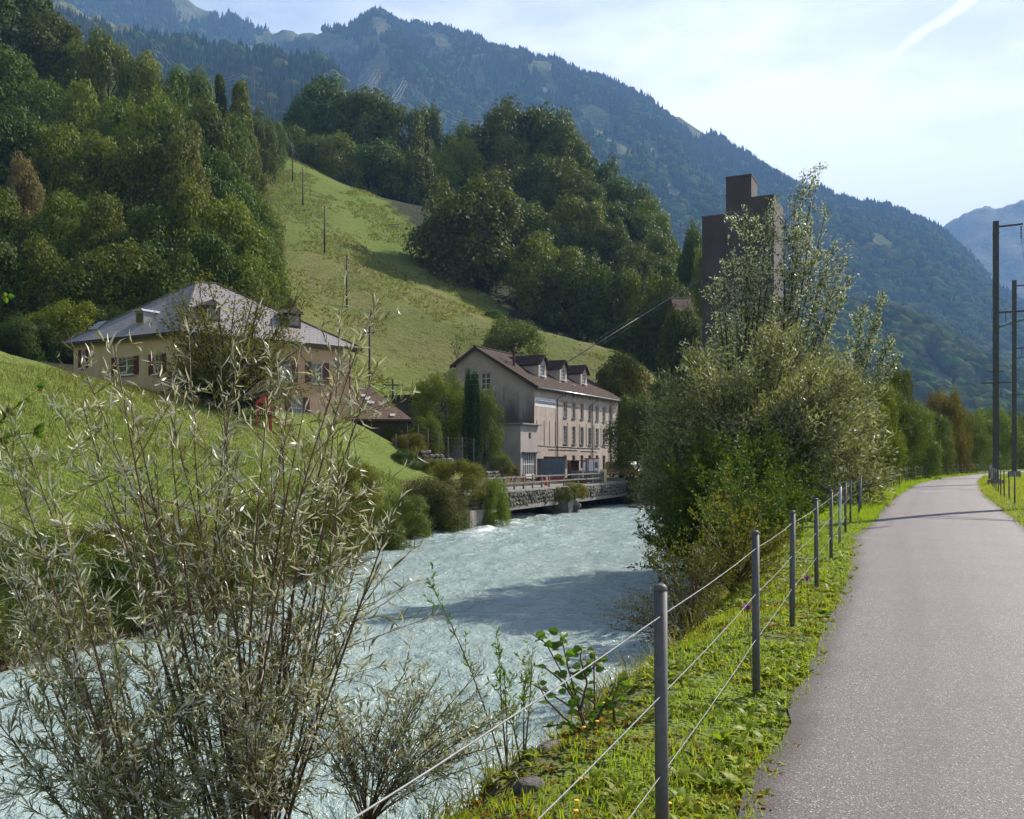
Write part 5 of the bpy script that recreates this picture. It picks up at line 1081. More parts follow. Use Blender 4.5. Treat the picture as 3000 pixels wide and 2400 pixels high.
# annex at the gable foot
AX0, AX1, AH = -3.75, 0.18, 5.32; AY = -0.32
an = MB(); holed(an, AX0, AX1, 0, AH, [(-3.25, -0.25, 0, 2.62), (-1.95, -1.45, 4.0, 4.62)], 0.2, AY)
an.add([(AX0, AY, 0), (AX0, AY, AH), (AX0, 9.2, AH), (AX0, 9.2, 0)], [(0, 1, 2, 3)]).add([(AX1, AY, 0), (AX1, 0, 0), (AX1, 0, AH), (AX1, AY, AH)], [(0, 1, 2, 3)])
annex = rawbuild(an, 'annex', M['render_annex'], mill)
MB().box(AX0-0.25, AX1+0.30, AY-0.35, 9.3, AH, AH+0.16).build('flat_roof', M['concrete'], annex, bevel=0.02)
window(annex, -1.95, -1.45, 4.0, 4.62, AY+0.12, 1, 1, 'frame_grey', 'glass')
dr = MB().box(-3.25, -0.25, AY+0.10, AY+0.16, 0, 0.55).build('door', M['white'], annex)
for k in range(6):
    a = -3.25+k*0.5; window(dr, a, a+0.5, 0.55, 1.55, AY+0.13, 1, 1, 'white', 'glass_pale', fw=0.035, name='glazed_leaf'); window(dr, a, a+0.5, 1.55, 2.62, AY+0.13, 1, 1, 'white', 'glass_pale', fw=0.035, name='glazed_leaf')
MB().box(-3.5, 0.0, AY-0.28, AY, 2.66, 2.74).build('door_canopy', M['grey_box'], annex)
# low flat-roofed wing left of the gable
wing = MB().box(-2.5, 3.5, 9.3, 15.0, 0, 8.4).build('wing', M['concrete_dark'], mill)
MB().box(-3.2, 3.6, 9.25, 15.6, 8.4, 8.6).build('wing_roof', M['concrete_dark'], wing)

# ------------------------------------------------------------------ concrete silo tower
TC = (38.35, 135.0); TA = math.atan2(0.43, -0.903)   # local x runs from the right front corner to the left
tz = 0.0; tower = thing('concrete_tower', 'tall stepped brown concrete silo tower behind the willow', 'tower', (*TC, tz), TA)
# local y negative = away from camera side? front faces -n
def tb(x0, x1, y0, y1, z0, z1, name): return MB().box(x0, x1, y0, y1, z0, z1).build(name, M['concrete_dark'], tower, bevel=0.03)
fy = -8.5
tb(0, 10.6, fy, 0, -1, 38.3, 'silo_block')
tb(0, 7.0, fy, -0.01, 38.3, 40.4, 'upper_block')
tb(3.25, 7.0, fy*0.55, -0.02, 40.4, 43.7, 'lift_housing')
MB().box(3.245, 3.25, -3.2, -2.2, 40.9, 42.2).build('window', M['black'], tower)
MB().box(4.2, 6.2, -0.0, 0.012, 31.6, 32.9).build('opening', M['black'], tower)
for x_ in (3.5, 7.05): MB().box(x_, x_+0.06, 0.0, 0.012, 2, 38.2).build('panel_joint', M['mortar'], tower)
for z_ in (10.5, 16.5, 22.5, 28.5): MB().box(8.6, 9.5, 0.0, 0.014, z_, z_+0.7).build('slot', M['black'], tower)
MB().box(-0.08, 10.68, fy-0.08, 0.08, 38.14, 38.31).build('parapet_cap', M['concrete_dark'], tower)
MB().box(3.17, 7.08, fy*0.55-0.08, 0.06, 43.6, 43.82).build('parapet_cap', M['concrete_dark'], tower)
for z_ in (8, 14, 20, 26, 32): MB().box(-0.012, 10.612, fy-0.012, 0.012, z_, z_+0.05).build('casting_joint', M['mortar'], tower)
text('OMG', tower, (6.8, 0.01, 39.6-2.1), (R_(90), 0, R_(180)), 1.7, M['ink'], 0.002)
text('EC', tower, (6.6, 0.01, 36.0), (R_(90), 0, R_(180)), 1.5, mat_surf('graffiti_blue', (0.03, 0.07, 0.11), (0.04, 0.08, 0.12), 2, 0.8), 0.002)
# conveyor rope from mill roof to tower
a = Matrix.Rotation(MA, 4, 'Z') @ Vector((8.0, 2.2, roof_z(2.2)+0.4)); a = Vector((MN[0]+a.x, MN[1]+a.y, MZ+a.z)); b = P(2062, 812, 139.5)
cv = thing('conveyor_tube', 'thin inclined conveyor tube from the mill roof up to the tower', 'conveyor', tuple(a))
MB().tube([(0, 0, 0), b-a], 0.055, 8).build('tube', M['grey_box'], cv, smooth=True)
for f_ in (0.28, 0.50, 0.72):
    c = (b-a)*f_; dv = (b-a).normalized(); s1 = dv.orthogonal().normalized(); s2 = dv.cross(s1)
    for s in (s1, s2): MB().bar(c-s*0.5, c+s*0.5, 0.035).build('spreader', M['grey_box'], cv)
for off in (Vector((0, 0, 0.5)), Vector((0, 0, -0.5))): MB().tube([Vector((0, 0, 0)), (b-a)*0.28+off, (b-a)*0.72+off, b-a], 0.008, 5).build('stay', M['grey_box'], cv)
# small house by the tower
q = P(2003, 915, 160); sh = thing('cottage', 'small grey cottage with brown tiled roof left of the tower', 'house', (q.x, q.y, q.z), R_(10))
MB().box(-1.4, 1.4, 0, 3.5, -4, 0.3).build('wall', M['grey_box'], sh)
slab('roof', M['tile_shed'], sh, [(-1.8, -0.4, 0.1), (1.8, -0.4, 0.1), (1.8, 1.7, 2.9), (-1.8, 1.7, 2.9)]); slab('roof', M['tile_shed'], sh, [(-1.8, 3.9, 0.1), (1.8, 3.9, 0.1), (1.8, 1.7, 2.9), (-1.8, 1.7, 2.9)])
MB().box(-0.7, 0.1, -0.03, 0.0, -1.6, -0.5).build('window', M['glass'], sh)
# ------------------------------------------------------------------ the yellow house
HC, HR, HL = np.array([-22.3, 62.0]), np.array([-11.7, 72.0]), np.array([-33.6, 68.8]); HB = HR+HL-HC
HE = 10.25; rl = P(576, 828, 70.5); rr_ = P(634, 832, 71.5)
house = thing('house', 'yellow house with big grey hipped roof and dark red shutters on the hillside', 'house', (float(HC[0]), float(HC[1]), 0))
O = np.array([*HC, 0.0]); lo = lambda p, z=None: tuple(np.array([p[0], p[1], p[2] if z is None else z], float)-O)
rc = [lo(HC, HE), lo(HR, HE), lo(HB, HE), lo(HL, HE)]; RLp, RRp = lo(rl), lo(rr_)
def rface(name, pts, mat, th=0.14):
    a, b = Vector(pts[0]), Vector(pts[1]); ue = (b-a).normalized(); ps = [Vector(p) for p in pts]; n = (ps[1]-ps[0]).cross(ps[2]-ps[0]).normalized()
    if n.z < 0: n = -n
    k = len(ps); me = new_mesh(name, [tuple(p) for p in ps]+[tuple(p-n*th) for p in ps], [tuple(range(k)), tuple(range(2*k-1, k-1, -1))]+[(i, i+k, (i+1) % k+k, (i+1) % k) for i in range(k)], mat)
    uv = me.uv_layers.new(name='UVMap')
    for p in me.polygons:
        for li in p.loop_indices:
            co = me.vertices[me.loops[li].vertex_index].co-a; uu = co.dot(ue); uv.data[li].uv = (uu, (co-ue*uu).length)
    return link(name, me, house)
rf1 = rface('roof', [rc[3], rc[0], RLp], M['tile_grey']); rf2 = rface('roof', [rc[0], rc[1], RRp, RLp], M['tile_grey'])
rface('roof', [rc[1], rc[2], RRp], M['tile_grey']); rface('roof', [rc[2], rc[3], RLp, RRp], M['tile_grey'])
for a_, b_ in ((rc[0], RLp), (rc[1], RRp), (rc[3], RLp), (RLp, RRp)): MB().tube([a_, b_], 0.10, 6).build('hip_cap', M['wood_dark'] if a_ is rc[1] else M['tile_grey'], house)
for a_, b_ in ((rc[0], rc[1]), (rc[3], rc[0]), (rc[1], rc[2])):
    MB().bar(Vector(a_)-Vector((0, 0, .12)), Vector(b_)-Vector((0, 0, .12)), 0.05, 0.26).build('fascia', M['wood_dark'], house)
ce = (HC+HR+HB+HL)/4; ins = lambda p: ce+(p-ce)*0.925
wC, wR, wB, wL = ins(HC), ins(HR), ins(HB), ins(HL); HZ = 3.0
def hwall(name, A, B, mat, holes_px, extra=()):
    """vertical wall from A to B; openings given as pixel rectangles on its face"""
    L = float(np.linalg.norm(B-A)); ang = math.atan2(B[1]-A[1], B[0]-A[0]); hs = []
    for (p0, p1, y0, y1) in holes_px:
        t0, d0 = onwall(A, B, p0); t1, d1 = onwall(A, B, p1); t0, t1 = min(t0, t1), max(t0, t1); dm = (d0+d1)/2
        hs.append((t0, t1, zat(y1, dm), zat(y0, dm)))
    hs += list(extra)
    m = holed(MB(), 0, L, HZ, HE-0.15, hs, 0.18); o = rawbuild(m, name, mat, house, tuple(np.array([*A, 0.0])-O), ang); return o, hs
wl_, hs1 = hwall('side_wall', wL, wC, M['yellow_render'], [(342, 393, 1046, 1098), (450, 474, 1038, 1096), (238, 251, 1026, 1078), (453, 472, 1148, 1169)])
wr_, hs2 = hwall('front_wall', wC, wR, M['orange_render'], [], [(1.6, 2.6, 4.6, 6.4), (4.2, 5.2, 4.6, 6.6), (8.2, 9.2, 4.6, 6.2), (1.6, 2.6, 7.3, 8.9), (4.4, 5.4, 7.3, 8.9), (7.2, 8.2, 7.3, 8.9), (9.9, 10.9, 7.3, 8.9)])
hb_ = MB().add([(*tuple(np.array([*p, HZ])-O),) for p in (wR, wB, wL)]+[(*tuple(np.array([*p, HE])-O),) for p in (wR, wB, wL)], [(0, 1, 4, 3), (1, 2, 5, 4)]); rawbuild(hb_, 'rear_wall', M['yellow_render'], house)
for wo, hs in ((wl_, hs1), (wr_, hs2)):
    for i, (a, b, c, d) in enumerate(hs):
        wd = window(wo, a, b, c, d, 0.12, 2 if b-a > 0.5 else 1, 2, 'white', 'glass', sill='white', fw=0.06)
        if b-a > 0.45:
            sw = min(0.5, (b-a)*0.52)
            for x0 in (a-sw-0.03, b+0.03):
                s = MB().box(x0, x0+sw, -0.06, -0.02, c-0.02, d+0.02)
                for k in range(9): zz = c+0.06+(d-c-0.12)*k/9; s.box(x0+0.05, x0+sw-0.05, -0.075, -0.06, zz, zz+(d-c)/14)
                s.build('shutter', M['shutter'], wd)
MB().tube([(*tuple(np.array([*wR, 9.9])-O),), (*tuple(np.array([*(wR+np.array([-.1, -.12])), 9.2])-O),), (*tuple(np.array([*(wR+np.array([-.1, -.12])), 4.0])-O),)], 0.05, 8).build('downpipe', M['rust'], house, smooth=True)
# small roof dormer, skylight
def on_face(A, B, C, px, py):
    A, B, C = Vector(A), Vector(B), Vector(C); n = (B-A).cross(C-A); o0 = Vector((0, 0, CAMZ))-Vector(O); dv = Vector(((px-1500)/FPX, 1, (HORIZ-py)/FPX)); t = (A-o0).dot(n)/dv.dot(n); return o0+dv*t
q = on_face(rc[3], rc[0], RLp, 416, 945); hd = math.atan2(HC[1]-HL[1], HC[0]-HL[0])
dm = MB().box(-0.45, 0.45, -0.2, 1.6, -0.3, 0.75).build('dormer', M['zinc_new'], house, loc=q, rz=hd)
MB().box(-0.36, 0.36, -0.22, -0.2, -0.05, 0.65).build('window', M['glass'], dm); MB().prism([(-0.6, 0.75), (0.6, 0.75), (0.45, 0.92), (-0.45, 0.92)], -0.4, 1.9, 'y').build('dormer_roof', M['zinc_new'], dm)
q = on_face(rc[3], rc[0], RLp, 287, 957); nrm_ = (Vector(rc[0])-Vector(rc[3])).cross(Vector(RLp)-Vector(rc[3])).normalized(); nrm_ = nrm_ if nrm_.z > 0 else -nrm_
sk = MB().box(-0.45, 0.45, -0.6, 0.6, 0.0, 0.10).build('skylight', M['glass_pale'], house, loc=q+nrm_*0.02); sk.rotation_mode = 'QUATERNION'; sk.rotation_quaternion = nrm_.to_track_quat('Z', 'Y')
for px, py in ((617, 935), (855, 955)):
    q = on_face(rc[0], rc[1], RRp, px, py); d2_ = MB().box(-0.6, 0.6, -0.3, 2.0, -0.4, 0.9).build('dormer', M['wood_dark'], house, loc=q, rz=math.atan2(HR[1]-HC[1], HR[0]-HC[0])); MB().box(-0.45, 0.45, -0.33, -0.31, 0, 0.7).build('window', M['glass'], d2_)
    MB().prism([(-0.75, 0.9), (0.75, 0.9), (0, 1.35)], -0.5, 2.3, 'y').build('dormer_roof', M['tile_grey'], d2_)
# shed with hipped tile roof
S0 = P(1112, 1228, 74); shed = thing('shed', 'low shed with mossy brown tiled hip roof right of the yellow house', 'shed', (S0.x, S0.y, 0), R_(6))
ez = S0.z; rz_ = zat(1134, 77)
c4 = [(-4.2, 0, ez), (2.6, 0, ez), (2.6, 6.5, ez), (-4.2, 6.5, ez)]; r0_, r1_ = (-2.6, 3.2, rz_), (-0.9, 3.2, rz_)
house_bak = house; house = shed
rface('roof', [c4[0], c4[1], r1_, r0_], M['tile_shed']); rface('roof', [c4[1], c4[2], r1_], M['tile_shed']); rface('roof', [c4[2], c4[3], r0_, r1_], M['tile_shed']); rface('roof', [c4[3], c4[0], r0_], M['tile_shed'])
house = house_bak
MB().box(-3.9, 2.2, 0.4, 6.1, 0.5, ez-0.12).build('wall', M['wood_dark'], shed); MB().bar((-4.2, -0.05, ez-0.1), (2.6, -0.05, ez-0.1), 0.05, 0.16).build('fascia', M['wood_dark'], shed)
for u, v in ((0.30, 0.72), (0.36, 0.62), (0.42, 0.66), (0.46, 0.5), (0.40, 0.52), (0.75, 0.12)):
    f0 = Vector(c4[0]).lerp(Vector(c4[1]), 0.35+u*0.62); f1 = Vector(r0_).lerp(Vector(r1_), 0.35+u*0.62); p = f0.lerp(f1, v); n_ = (Vector(c4[1])-Vector(c4[0])).cross(Vector(r0_)-Vector(c4[0])).normalized()
    gt = MB().box(-0.2, 0.2, -0.14, 0.14, 0.01, 0.03).build('glass_tile', M['white'], shed, loc=p+n_*0.02); gt.rotation_euler = (math.atan2(rz_-ez, 3.2), 0, 0)
# garden terrace wall, yard wall, railings
def rubble_wall(label, A, B, h0, h1, dep=0.5, st=0.5, seed=0, name='stone_wall', mat='stone'):
    A = Vector(A); B = Vector(B); L = (B-A).length; t = thing(name, label, 'wall', tuple(A), math.atan2(B.y-A.y, B.x-A.x)); r = random.Random(seed); dz = B.z-A.z
    MB().add([(0, .1, -1.5), (L, .1, -1.5), (L, .1, h1-.08+dz), (0, .1, h0-.08), (0, dep, -1.5), (L, dep, -1.5), (L, dep, h1-.08+dz), (0, dep, h0-.08)], [(0, 1, 2, 3), (7, 6, 5, 4), (3, 2, 6, 7), (0, 4, 5, 1), (1, 5, 6, 2), (0, 3, 7, 4)]).build('core', M['mortar'], t)
    z = -0.3
    while z < max(h0, h1+dz):
        x = r.random()*0.3
        while x < L:
            w = st*r.uniform(0.7, 1.3)
            if z < h0+(h1+dz-h0)*x/L-0.1: link('stone', SMW[r.randrange(4)] if mat == 'white' else SM[r.randrange(8)], t, (x+w/2, r.uniform(0, .06), z+st*.3), 0, (w*1.1, 0.4, st*0.72)).rotation_euler = (0, r.uniform(-.3, .3), 0)
            x += w*0.96
        z += st*0.58
    return t
SMW = [rock_mesh('stone', mat_surf('pale_stone', (0.30, 0.27, 0.24), (0.20, 0.18, 0.16), 3, 0.9), s+20, 1, 0.22) for s in range(4)]
rubble_wall('overgrown stone terrace wall below the garden', P(1228, 1352, 71), P(1330, 1378, 72), 0.9, 0.7, seed=3, mat='white')
rubble_wall('short pale rubble wall between the fence and the mill annex', P(1425, 1412, 79), P(1500, 1412, 83), 1.0, 0.6, seed=4, mat='white', st=0.42)
rail = thing('iron_railing', 'black iron railing on the wall at the annex corner', 'railing', tuple(P(1436, 1378, 80)), R_(25))
for k in range(14): MB().box(k*0.14-0.01, k*0.14+0.01, -0.01, 0.01, 0, 0.95).build('bar', M['black'], rail)
for z in (0.1, 0.9): MB().box(-0.02, 1.84, -0.015, 0.015, z, z+0.03).build('rail', M['black'], rail)
gf = thing('garden_fence', 'wire mesh garden fence on thin wooden posts above the terrace wall', 'fence', tuple(P(1225, 1310, 72)))
g0 = P(1225, 1310, 72); gp = [P(px, py, d)-g0 for px, py, d in ((1160, 1305, 71), (1190, 1308, 71.5), (1225, 1310, 72), (1254, 1318, 73), (1285, 1330, 74), (1313, 1342, 75), (1355, 1340, 77), (1388, 1345, 78))]
for i, p in enumerate(gp): MB().box(p.x-.04, p.x+.04, p.y-.04, p.y+.04, p.z-0.6, p.z+(1.75 if i > 1 else 0.9)).build('post', M['wood_grey'], gf)
for z in (0.25, 0.6, 0.95, 1.3, 1.6): MB().tube([p+Vector((0, -.05, z if i > 1 else z*0.5)) for i, p in enumerate(gp)], 0.010, 4, False).build('wire', M['black'], gf)
pk = thing('picket_fence', 'low brown picket fence in front of the yellow house', 'fence', tuple(P(690, 1200, 57.5)))
for k in range(22): MB().box(k*.12-.03, k*.12+.03, -.012, .012, -0.6, 0.55+.04*(k % 2)).build('picket', M['wood_dark'], pk)
MB().box(-.05, 2.6, .013, .04, 0.3, 0.36).build('rail', M['wood_dark'], pk)
q = P(772, 1215, 56); pgz = gz(q.x, q.y); pg = thing('play_frame', 'small red play frame with slide under the autumn tree', 'play frame', (q.x, q.y, pgz), R_(20))
for x_ in (-.4, .4):
    for y_ in (-.4, .4): MB().box(x_-.05, x_+.05, y_-.05, y_+.05, -.2, 1.5).build('post', M['red'], pg)
MB().box(-.45, .45, -.45, .45, .70, .78).build('platform', M['rust'], pg); MB().prism([(-.55, 1.5), (.55, 1.5), (0, 1.95)], -.5, .5, 'y').build('roof', M['red'], pg)
MB().bar((.45, 0, .76), (1.7, 0, .05), .45, .05).build('slide', M['red'], pg)
for z in (1.0, 1.25): MB().bar((-.4, -.46, z), (.4, -.46, z), .04).build('rail', M['red'], pg)

# ------------------------------------------------------------------ mill yard
def yz(x, y): return gz(x, y)
def yard(px, d): x = (px-1500)/FPX*d; return x, d, gz(x, d)
x, y, z = yard(1585, 84.5); bc = thing('tool_container', 'blue corrugated steel container with white end door in front of the mill', 'container', (x, y, z), R_(8))
m = MB().box(0, 2.25, 0, 2.2, 0.25, 1.95)
for k in range(15): m.box(0.08+k*.143, 0.15+k*.143, -0.035, 0.0, 0.32, 1.88)
m.build('body', M['blue'], bc)
MB().box(-.03, 2.28, -.05, 2.2, 1.95, 2.02).build('roof', M['blue'], bc); MB().box(2.25, 2.29, 0.1, 1.1, 0.3, 1.9).build('door', M['white'], bc); MB().box(2.25, 2.29, 1.14, 2.1, 0.3, 1.9).build('door', M['white'], bc)
for yy in (0.05, 1.9): MB().box(-.1, 2.4, yy, yy+.2, 0, .25).build('skid', M['red'], bc)
x, y, z = yard(1672, 87); rcn = thing('open_container', 'open rusty container with blue and white door behind the fence', 'container', (x, y, z), R_(8))
MB().box(0, 1.15, 1.6, 1.66, .2, 2.0).box(0, .05, 0, 1.6, .2, 2.0).box(0, 1.6, 0, 1.66, .15, .2).build('body', M['rust'], rcn); MB().box(-.05, 1.62, -.05, 1.7, 2.0, 2.08).build('roof', M['rust'], rcn); MB().box(1.15, 1.6, -.02, .04, .25, 1.98).build('door', M['blue'], rcn); MB().box(1.2, 1.4, -.04, -.02, .3, 1.9).build('panel', M['white'], rcn)
x, y, z = yard(1598, 85.2); tr_o = thing('steel_trough', 'rusty brown steel trough lying on top of the blue container', 'trough', (x, y, z+2.02), R_(8))
MB().box(0, 2.0, .3, .9, 0.004, .05).build('floor', M['rust'], tr_o); MB().box(0, 2.0, .25, .3, 0.004, .22).build('side', M['rust'], tr_o); MB().box(0, 2.0, .9, .95, 0.004, .22).build('side', M['rust'], tr_o)
x, y, z = yard(1723, 91); cb = thing('site_cabin', 'white site cabin with red corner posts beside the containers', 'cabin', (x, y, z), R_(8))
MB().box(0.06, 1.1, 0, 2, .2, 2.2).build('body', M['white'], cb); MB().box(0, .06, -.02, .06, .1, 2.25).build('corner_post', M['red'], cb); MB().box(.52, .58, -.02, 0, .1, 2.25).build('corner_post', M['red'], cb); MB().box(0, 1.14, -.06, 2.06, 2.2, 2.28).build('roof', M['red'], cb); MB().box(.66, .98, -.015, 0, 1.3, 1.9).build('window', M['glass_pale'], cb)
GS = 'grey steel stillages stacked in the mill yard'
for i, (px, d, w_, h_, lab) in enumerate([(1674, 82.5, 1.0, 1.25, 'grey steel mesh crate in front of the open container'), (1716, 83.5, 1.1, 1.2, 'grey steel box right of the mesh crate behind the fence'), (1742, 84.5, 0.9, 1.1, 'grey slatted stillage beside the yellow panels'), (1690, 80.8, 0.9, 0.6, 'low pile of dark machine parts behind the fence')]):
    x, y, z = yard(px, d); st_ = thing('steel_crate', lab, 'crate', (x, y, z), R_(8), GS)
    for a_ in (0, w_-.05):
        for b_ in (0, .75): MB().box(a_, a_+.05, b_, b_+.05, 0, h_).build('post', M['grey_box'], st_)
    for k in range(6): MB().box(.055, w_-.055, .0, .03, .1+k*(h_-.15)/6, .1+k*(h_-.15)/6+(h_-.15)/8).build('slat', M['grey_box'] if i < 3 else M['rust'], st_)
    MB().box(.055, w_-.055, .06, .78, .08, h_*.85).build('load', M['wood_dark'] if i != 1 else M['grey_box'], st_)
x, y, z = yard(1760, 85.5); pb = thing('board_stack', 'stack of cream boards leaning beside the yellow van', 'boards', (x, y, z), R_(8))
for k in range(4): MB().box(0, .55, k*.09, k*.09+.06, 0, 1.25-.06*k).build('board', M['cream'], pb)
# vans
def car(label, x, y, z, rz, L, W, H, body, prof, cat='van'):
    t = thing('parked_' + cat, label, cat, (x, y, z), rz)
    MB().prism(prof, -W/2, W/2, 'y').build('body', M[body], t, bevel=0.05)
    for wx in (L*.2, L*.8):
        for s in (-1, 1):
            wh = MB().tube([(wx, s*(W/2-.12), .3), (wx, s*(W/2+.03), .3)], .3, 16).build('wheel', M['tyre'], t); MB().tube([(wx, s*(W/2+.02), .3), (wx, s*(W/2+.045), .3)], .17, 12).build('rim', M['zinc_new'], wh)
    for s in (-1, 1):
        MB().box(L*.12, L*.50, s*(W/2)-.01, s*(W/2)+.012, H*.56, H*.86).build('window', M['glass'], t); MB().box(L*.53, L*.70, s*(W/2)-.01, s*(W/2)+.012, H*.56, H*.84).build('window', M['glass'], t)
        MB().box(L-.12, L-.01, s*W*.36-.12, s*W*.36+.12, H*.38, H*.46).build('headlight', M['white'], t)
    MB().add([(L*.74, -W*.42, H*.88), (L*.74, W*.42, H*.88), (L*.86, W*.44, H*.54), (L*.86, -W*.44, H*.54), (L*.74+.03, -W*.42, H*.89), (L*.74+.03, W*.42, H*.89), (L*.86+.03, W*.44, H*.55), (L*.86+.03, -W*.44, H*.55)], [(0, 1, 2, 3), (7, 6, 5, 4), (0, 4, 5, 1), (1, 5, 6, 2), (2, 6, 7, 3), (3, 7, 4, 0)]).build('windscreen', M['glass'], t)
    return t
x, y, z = yard(1786, 100); car('yellow van parked at the end of the mill yard', x, y, z, R_(-40), 4.3, 1.75, 1.75, 'yellow_van', [(0, .28), (0, 1.55), (.15, 1.72), (3.1, 1.75), (3.62, 1.0), (4.2, .85), (4.3, .28)])
x, y, z = yard(1812, 104); car('red car half hidden behind the yellow van and the lime tree', x, y, z, R_(15), 4.0, 1.7, 1.45, 'red', [(0, .28), (0, .9), (.5, 1.4), (2.4, 1.45), (3.0, .95), (3.9, .8), (4.0, .28)], 'car')
x, y, z = yard(1601, 76.5); cone = thing('traffic_cone', 'orange traffic cone with white band behind the timber fence', 'cone', (x, y, z))
MB().box(-.19, .19, -.19, .19, 0.002, .04).build('base', M['orange'], cone); cc = MB().lathe([(.15, .04), (.045, .72)], 14).build('body', M['orange'], cone, smooth=True); MB().lathe([(.117, .27), (.090, .44)], 14).build('band', M['white'], cc, smooth=True)
for i, (px, d, lab) in enumerate(((1502, 75.5, 'left red and white folding barrier behind the timber fence'), (1534, 78, 'right red and white folding barrier near the annex door'))):
    x, y, z = yard(px, d); br_ = thing('folding_barrier', lab, 'barrier', (x, y, z), R_(10+30*i), 'folding barriers')
    MB().bar((-.25, 0, .0), (-.05, 0, .85), .06).build('leg', M['red'], br_); MB().bar((.35, 0, .0), (.12, 0, .85), .06).build('leg', M['red'], br_)
    for k in range(3): MB().box(-.2+k*.16, -.05+k*.16, -.03, -.005, .42, .62).build('board', M['red'] if k % 2 == 0 else M['white'], br_)
x, y, z = yard(1425, 66); pt_ = thing('pallet', 'fresh pale wooden pallet at the left end of the timber fence', 'pallet', (x, y, z), bra)
for k in range(6): MB().box(0, 1.2, k*.14, k*.14+.1, .12, .145).build('slat', M['wood_pale'], pt_)
for k in range(3): MB().box(k*.53, k*.53+.13, 0, .8, 0.01, .118).build('runner', M['wood_pale'], pt_)
x, y, z = yard(1847, 91.5); stp = thing('tree_stump', 'thick torn tree stump at the end of the timber fence', 'stump', (x, y, z-.1))
m = MB(); m.lathe([(.75, 0), (.62, .3), (.5, .8), (.55, 1.2), (.3, 1.45)], 11)
stm = m.build('trunk', mat_surf('stump_wood', (0.17, 0.115, 0.075), (0.09, 0.06, 0.04), 3, 0.95, bmp=0.8, bscale=8, bdist=.08), stp)
for v in stm.data.vertices: v.co += Vector((rsd.uniform(-.14, .14), rsd.uniform(-.14, .14), rsd.uniform(-.12, .2)))
MB().tube([(.4, 0, .4), (1.1, -.2, .25), (1.6, -.3, -.1)], [.3, .22, .1], 7).build('root', stm.data.materials[0], stp)
x, y, z = yard(1885, 93); bn = thing('plank_bench', 'low dark plank bench on the grass right of the stump', 'bench', (x, y, z))
MB().box(0, 1.5, 0, .3, .38, .44).build('seat', M['wood_dark'], bn); MB().box(0, 1.5, .31, .35, .1, .7).build('backrest', M['wood_dark'], bn)
for k in (.1, 1.3): MB().box(k, k+.1, .02, .28, -.1, .379).build('leg', M['wood_dark'], bn)
# ------------------------------------------------------------------ poles on the meadow and power lines
GP = 'wooden utility poles on the meadow'
pole_tops = []
for i, (px, yt, yb, d, arm, lab) in enumerate([(951, 605, 737, 164, 0, 'bare wooden pole in the middle of the meadow'), (887, 490, 598, 200, 0, 'wooden pole on the upper meadow, nearer of the close pair'), (857, 424, 535, 216, 0, 'wooden pole on the upper meadow, farther of the close pair'), (821, 360, 452, 242, 0, 'wooden pole at the top of the meadow by the wood'), (1016, 748, 900, 141, 0, 'wooden pole on the lower meadow above the shed'), (1083, 955, 1136, 92, 1, 'wooden pole with insulators just above the shed roof'), (1151, 1110, 1176, 101, 2, 'short pole with a crossbar right of the shed roof'), (790, 278, 345, 246, 0, 'thin pole on the skyline between the two woods'), (763, 256, 330, 256, 0, 'thin pole against the mountain at the end of the left wood')]):
    q = P(px, yt, d); zb = gz(q.x, q.y); h = q.z-zb
    t = thing('utility_pole', lab, 'pole', (q.x, q.y, zb), 0, GP); MB().tube([(0, 0, -.5), (0, 0, h)], [.15, .10], 8).build('pole', M['wood_dark'], t, smooth=True); pole_tops.append(q)
    if arm: MB().box(-1.1 if arm == 2 else -.5, 1.1 if arm == 2 else .5, -.06, .06, h-.75, h-.62).build('crossbar', M['wood_dark'], t)
    for s in (-1, 1): MB().tube([(s*.14, 0, h-.3), (s*.3, 0, h-.3), (s*.3, 0, h-.12)], .03, 5).build('insulator', M['white'], t)
lnp = []
for a_, b_ in ((8, 7), (7, 3), (3, 2), (2, 1), (1, 0), (0, 4), (4, 5)):
    for s in (-.3, .3): lnp.append((pole_tops[a_]+Vector((s, 0, -.2)), pole_tops[b_]+Vector((s, 0, -.2)), .8))
wires('pole_wires', 'faint wires running down the meadow from pole to pole', lnp, 0.014, M['grey_box'], 'wires', tuple(pole_tops[0]))
tq = rayground(1150, 668); ft_ = thing('hay_rack', 'small dark wooden hay rack lying on the meadow', 'hay rack', tuple(tq), R_(-12))
for k in range(7): MB().bar((k*.4-1.2, 0, .05), (k*.4-1.2, .25, .8), .07).build('slat', M['wood_dark'], ft_)
for z in (.15, .72): MB().box(-1.4, 1.4, .1, .2, z, z+.09).build('rail', M['wood_dark'], ft_)
for k in (-1.2, 1.2): MB().box(k-.06, k+.06, .35, .45, -.1, .8).build('leg', M['wood_dark'], ft_)
def pylon(label, px, yt, yb, d):
    a = P(px, yb, d); h = (yb-yt)/FPX*d; t = thing('power_pylon', label, 'pylon', tuple(a), 0, 'power pylons on the mountainside'); w = h*.09
    for sx in (-1, 1):
        for sy in (-1, 1): MB().bar((sx*w, sy*w, -h*.4), (sx*w*.12, sy*w*.12, h), h*.012).build('leg', M['grey_box'], t)
    for z in (.62, .77, .92): MB().bar((-h*.17, 0, h*z), (h*.17, 0, h*z), h*.015).build('arm', M['grey_box'], t)
    for k in range(6): z0, z1 = h*k/6, h*(k+1)/6; f0, f1 = w*(1-.88*k/6), w*(1-.88*(k+1)/6); MB().bar((-f0, -f0, z0), (f1, -f1, z1), h*.008).build('brace', M['grey_box'], t)
    return t
pylon('lattice power pylon on the mountain, left of the two', 1112, 196, 255, 820); pylon('lattice power pylon on the mountain, right of the two', 1190, 228, 290, 820); pylon('distant lattice pylon at the end of the left-hand power lines', 742, 188, 250, 700)
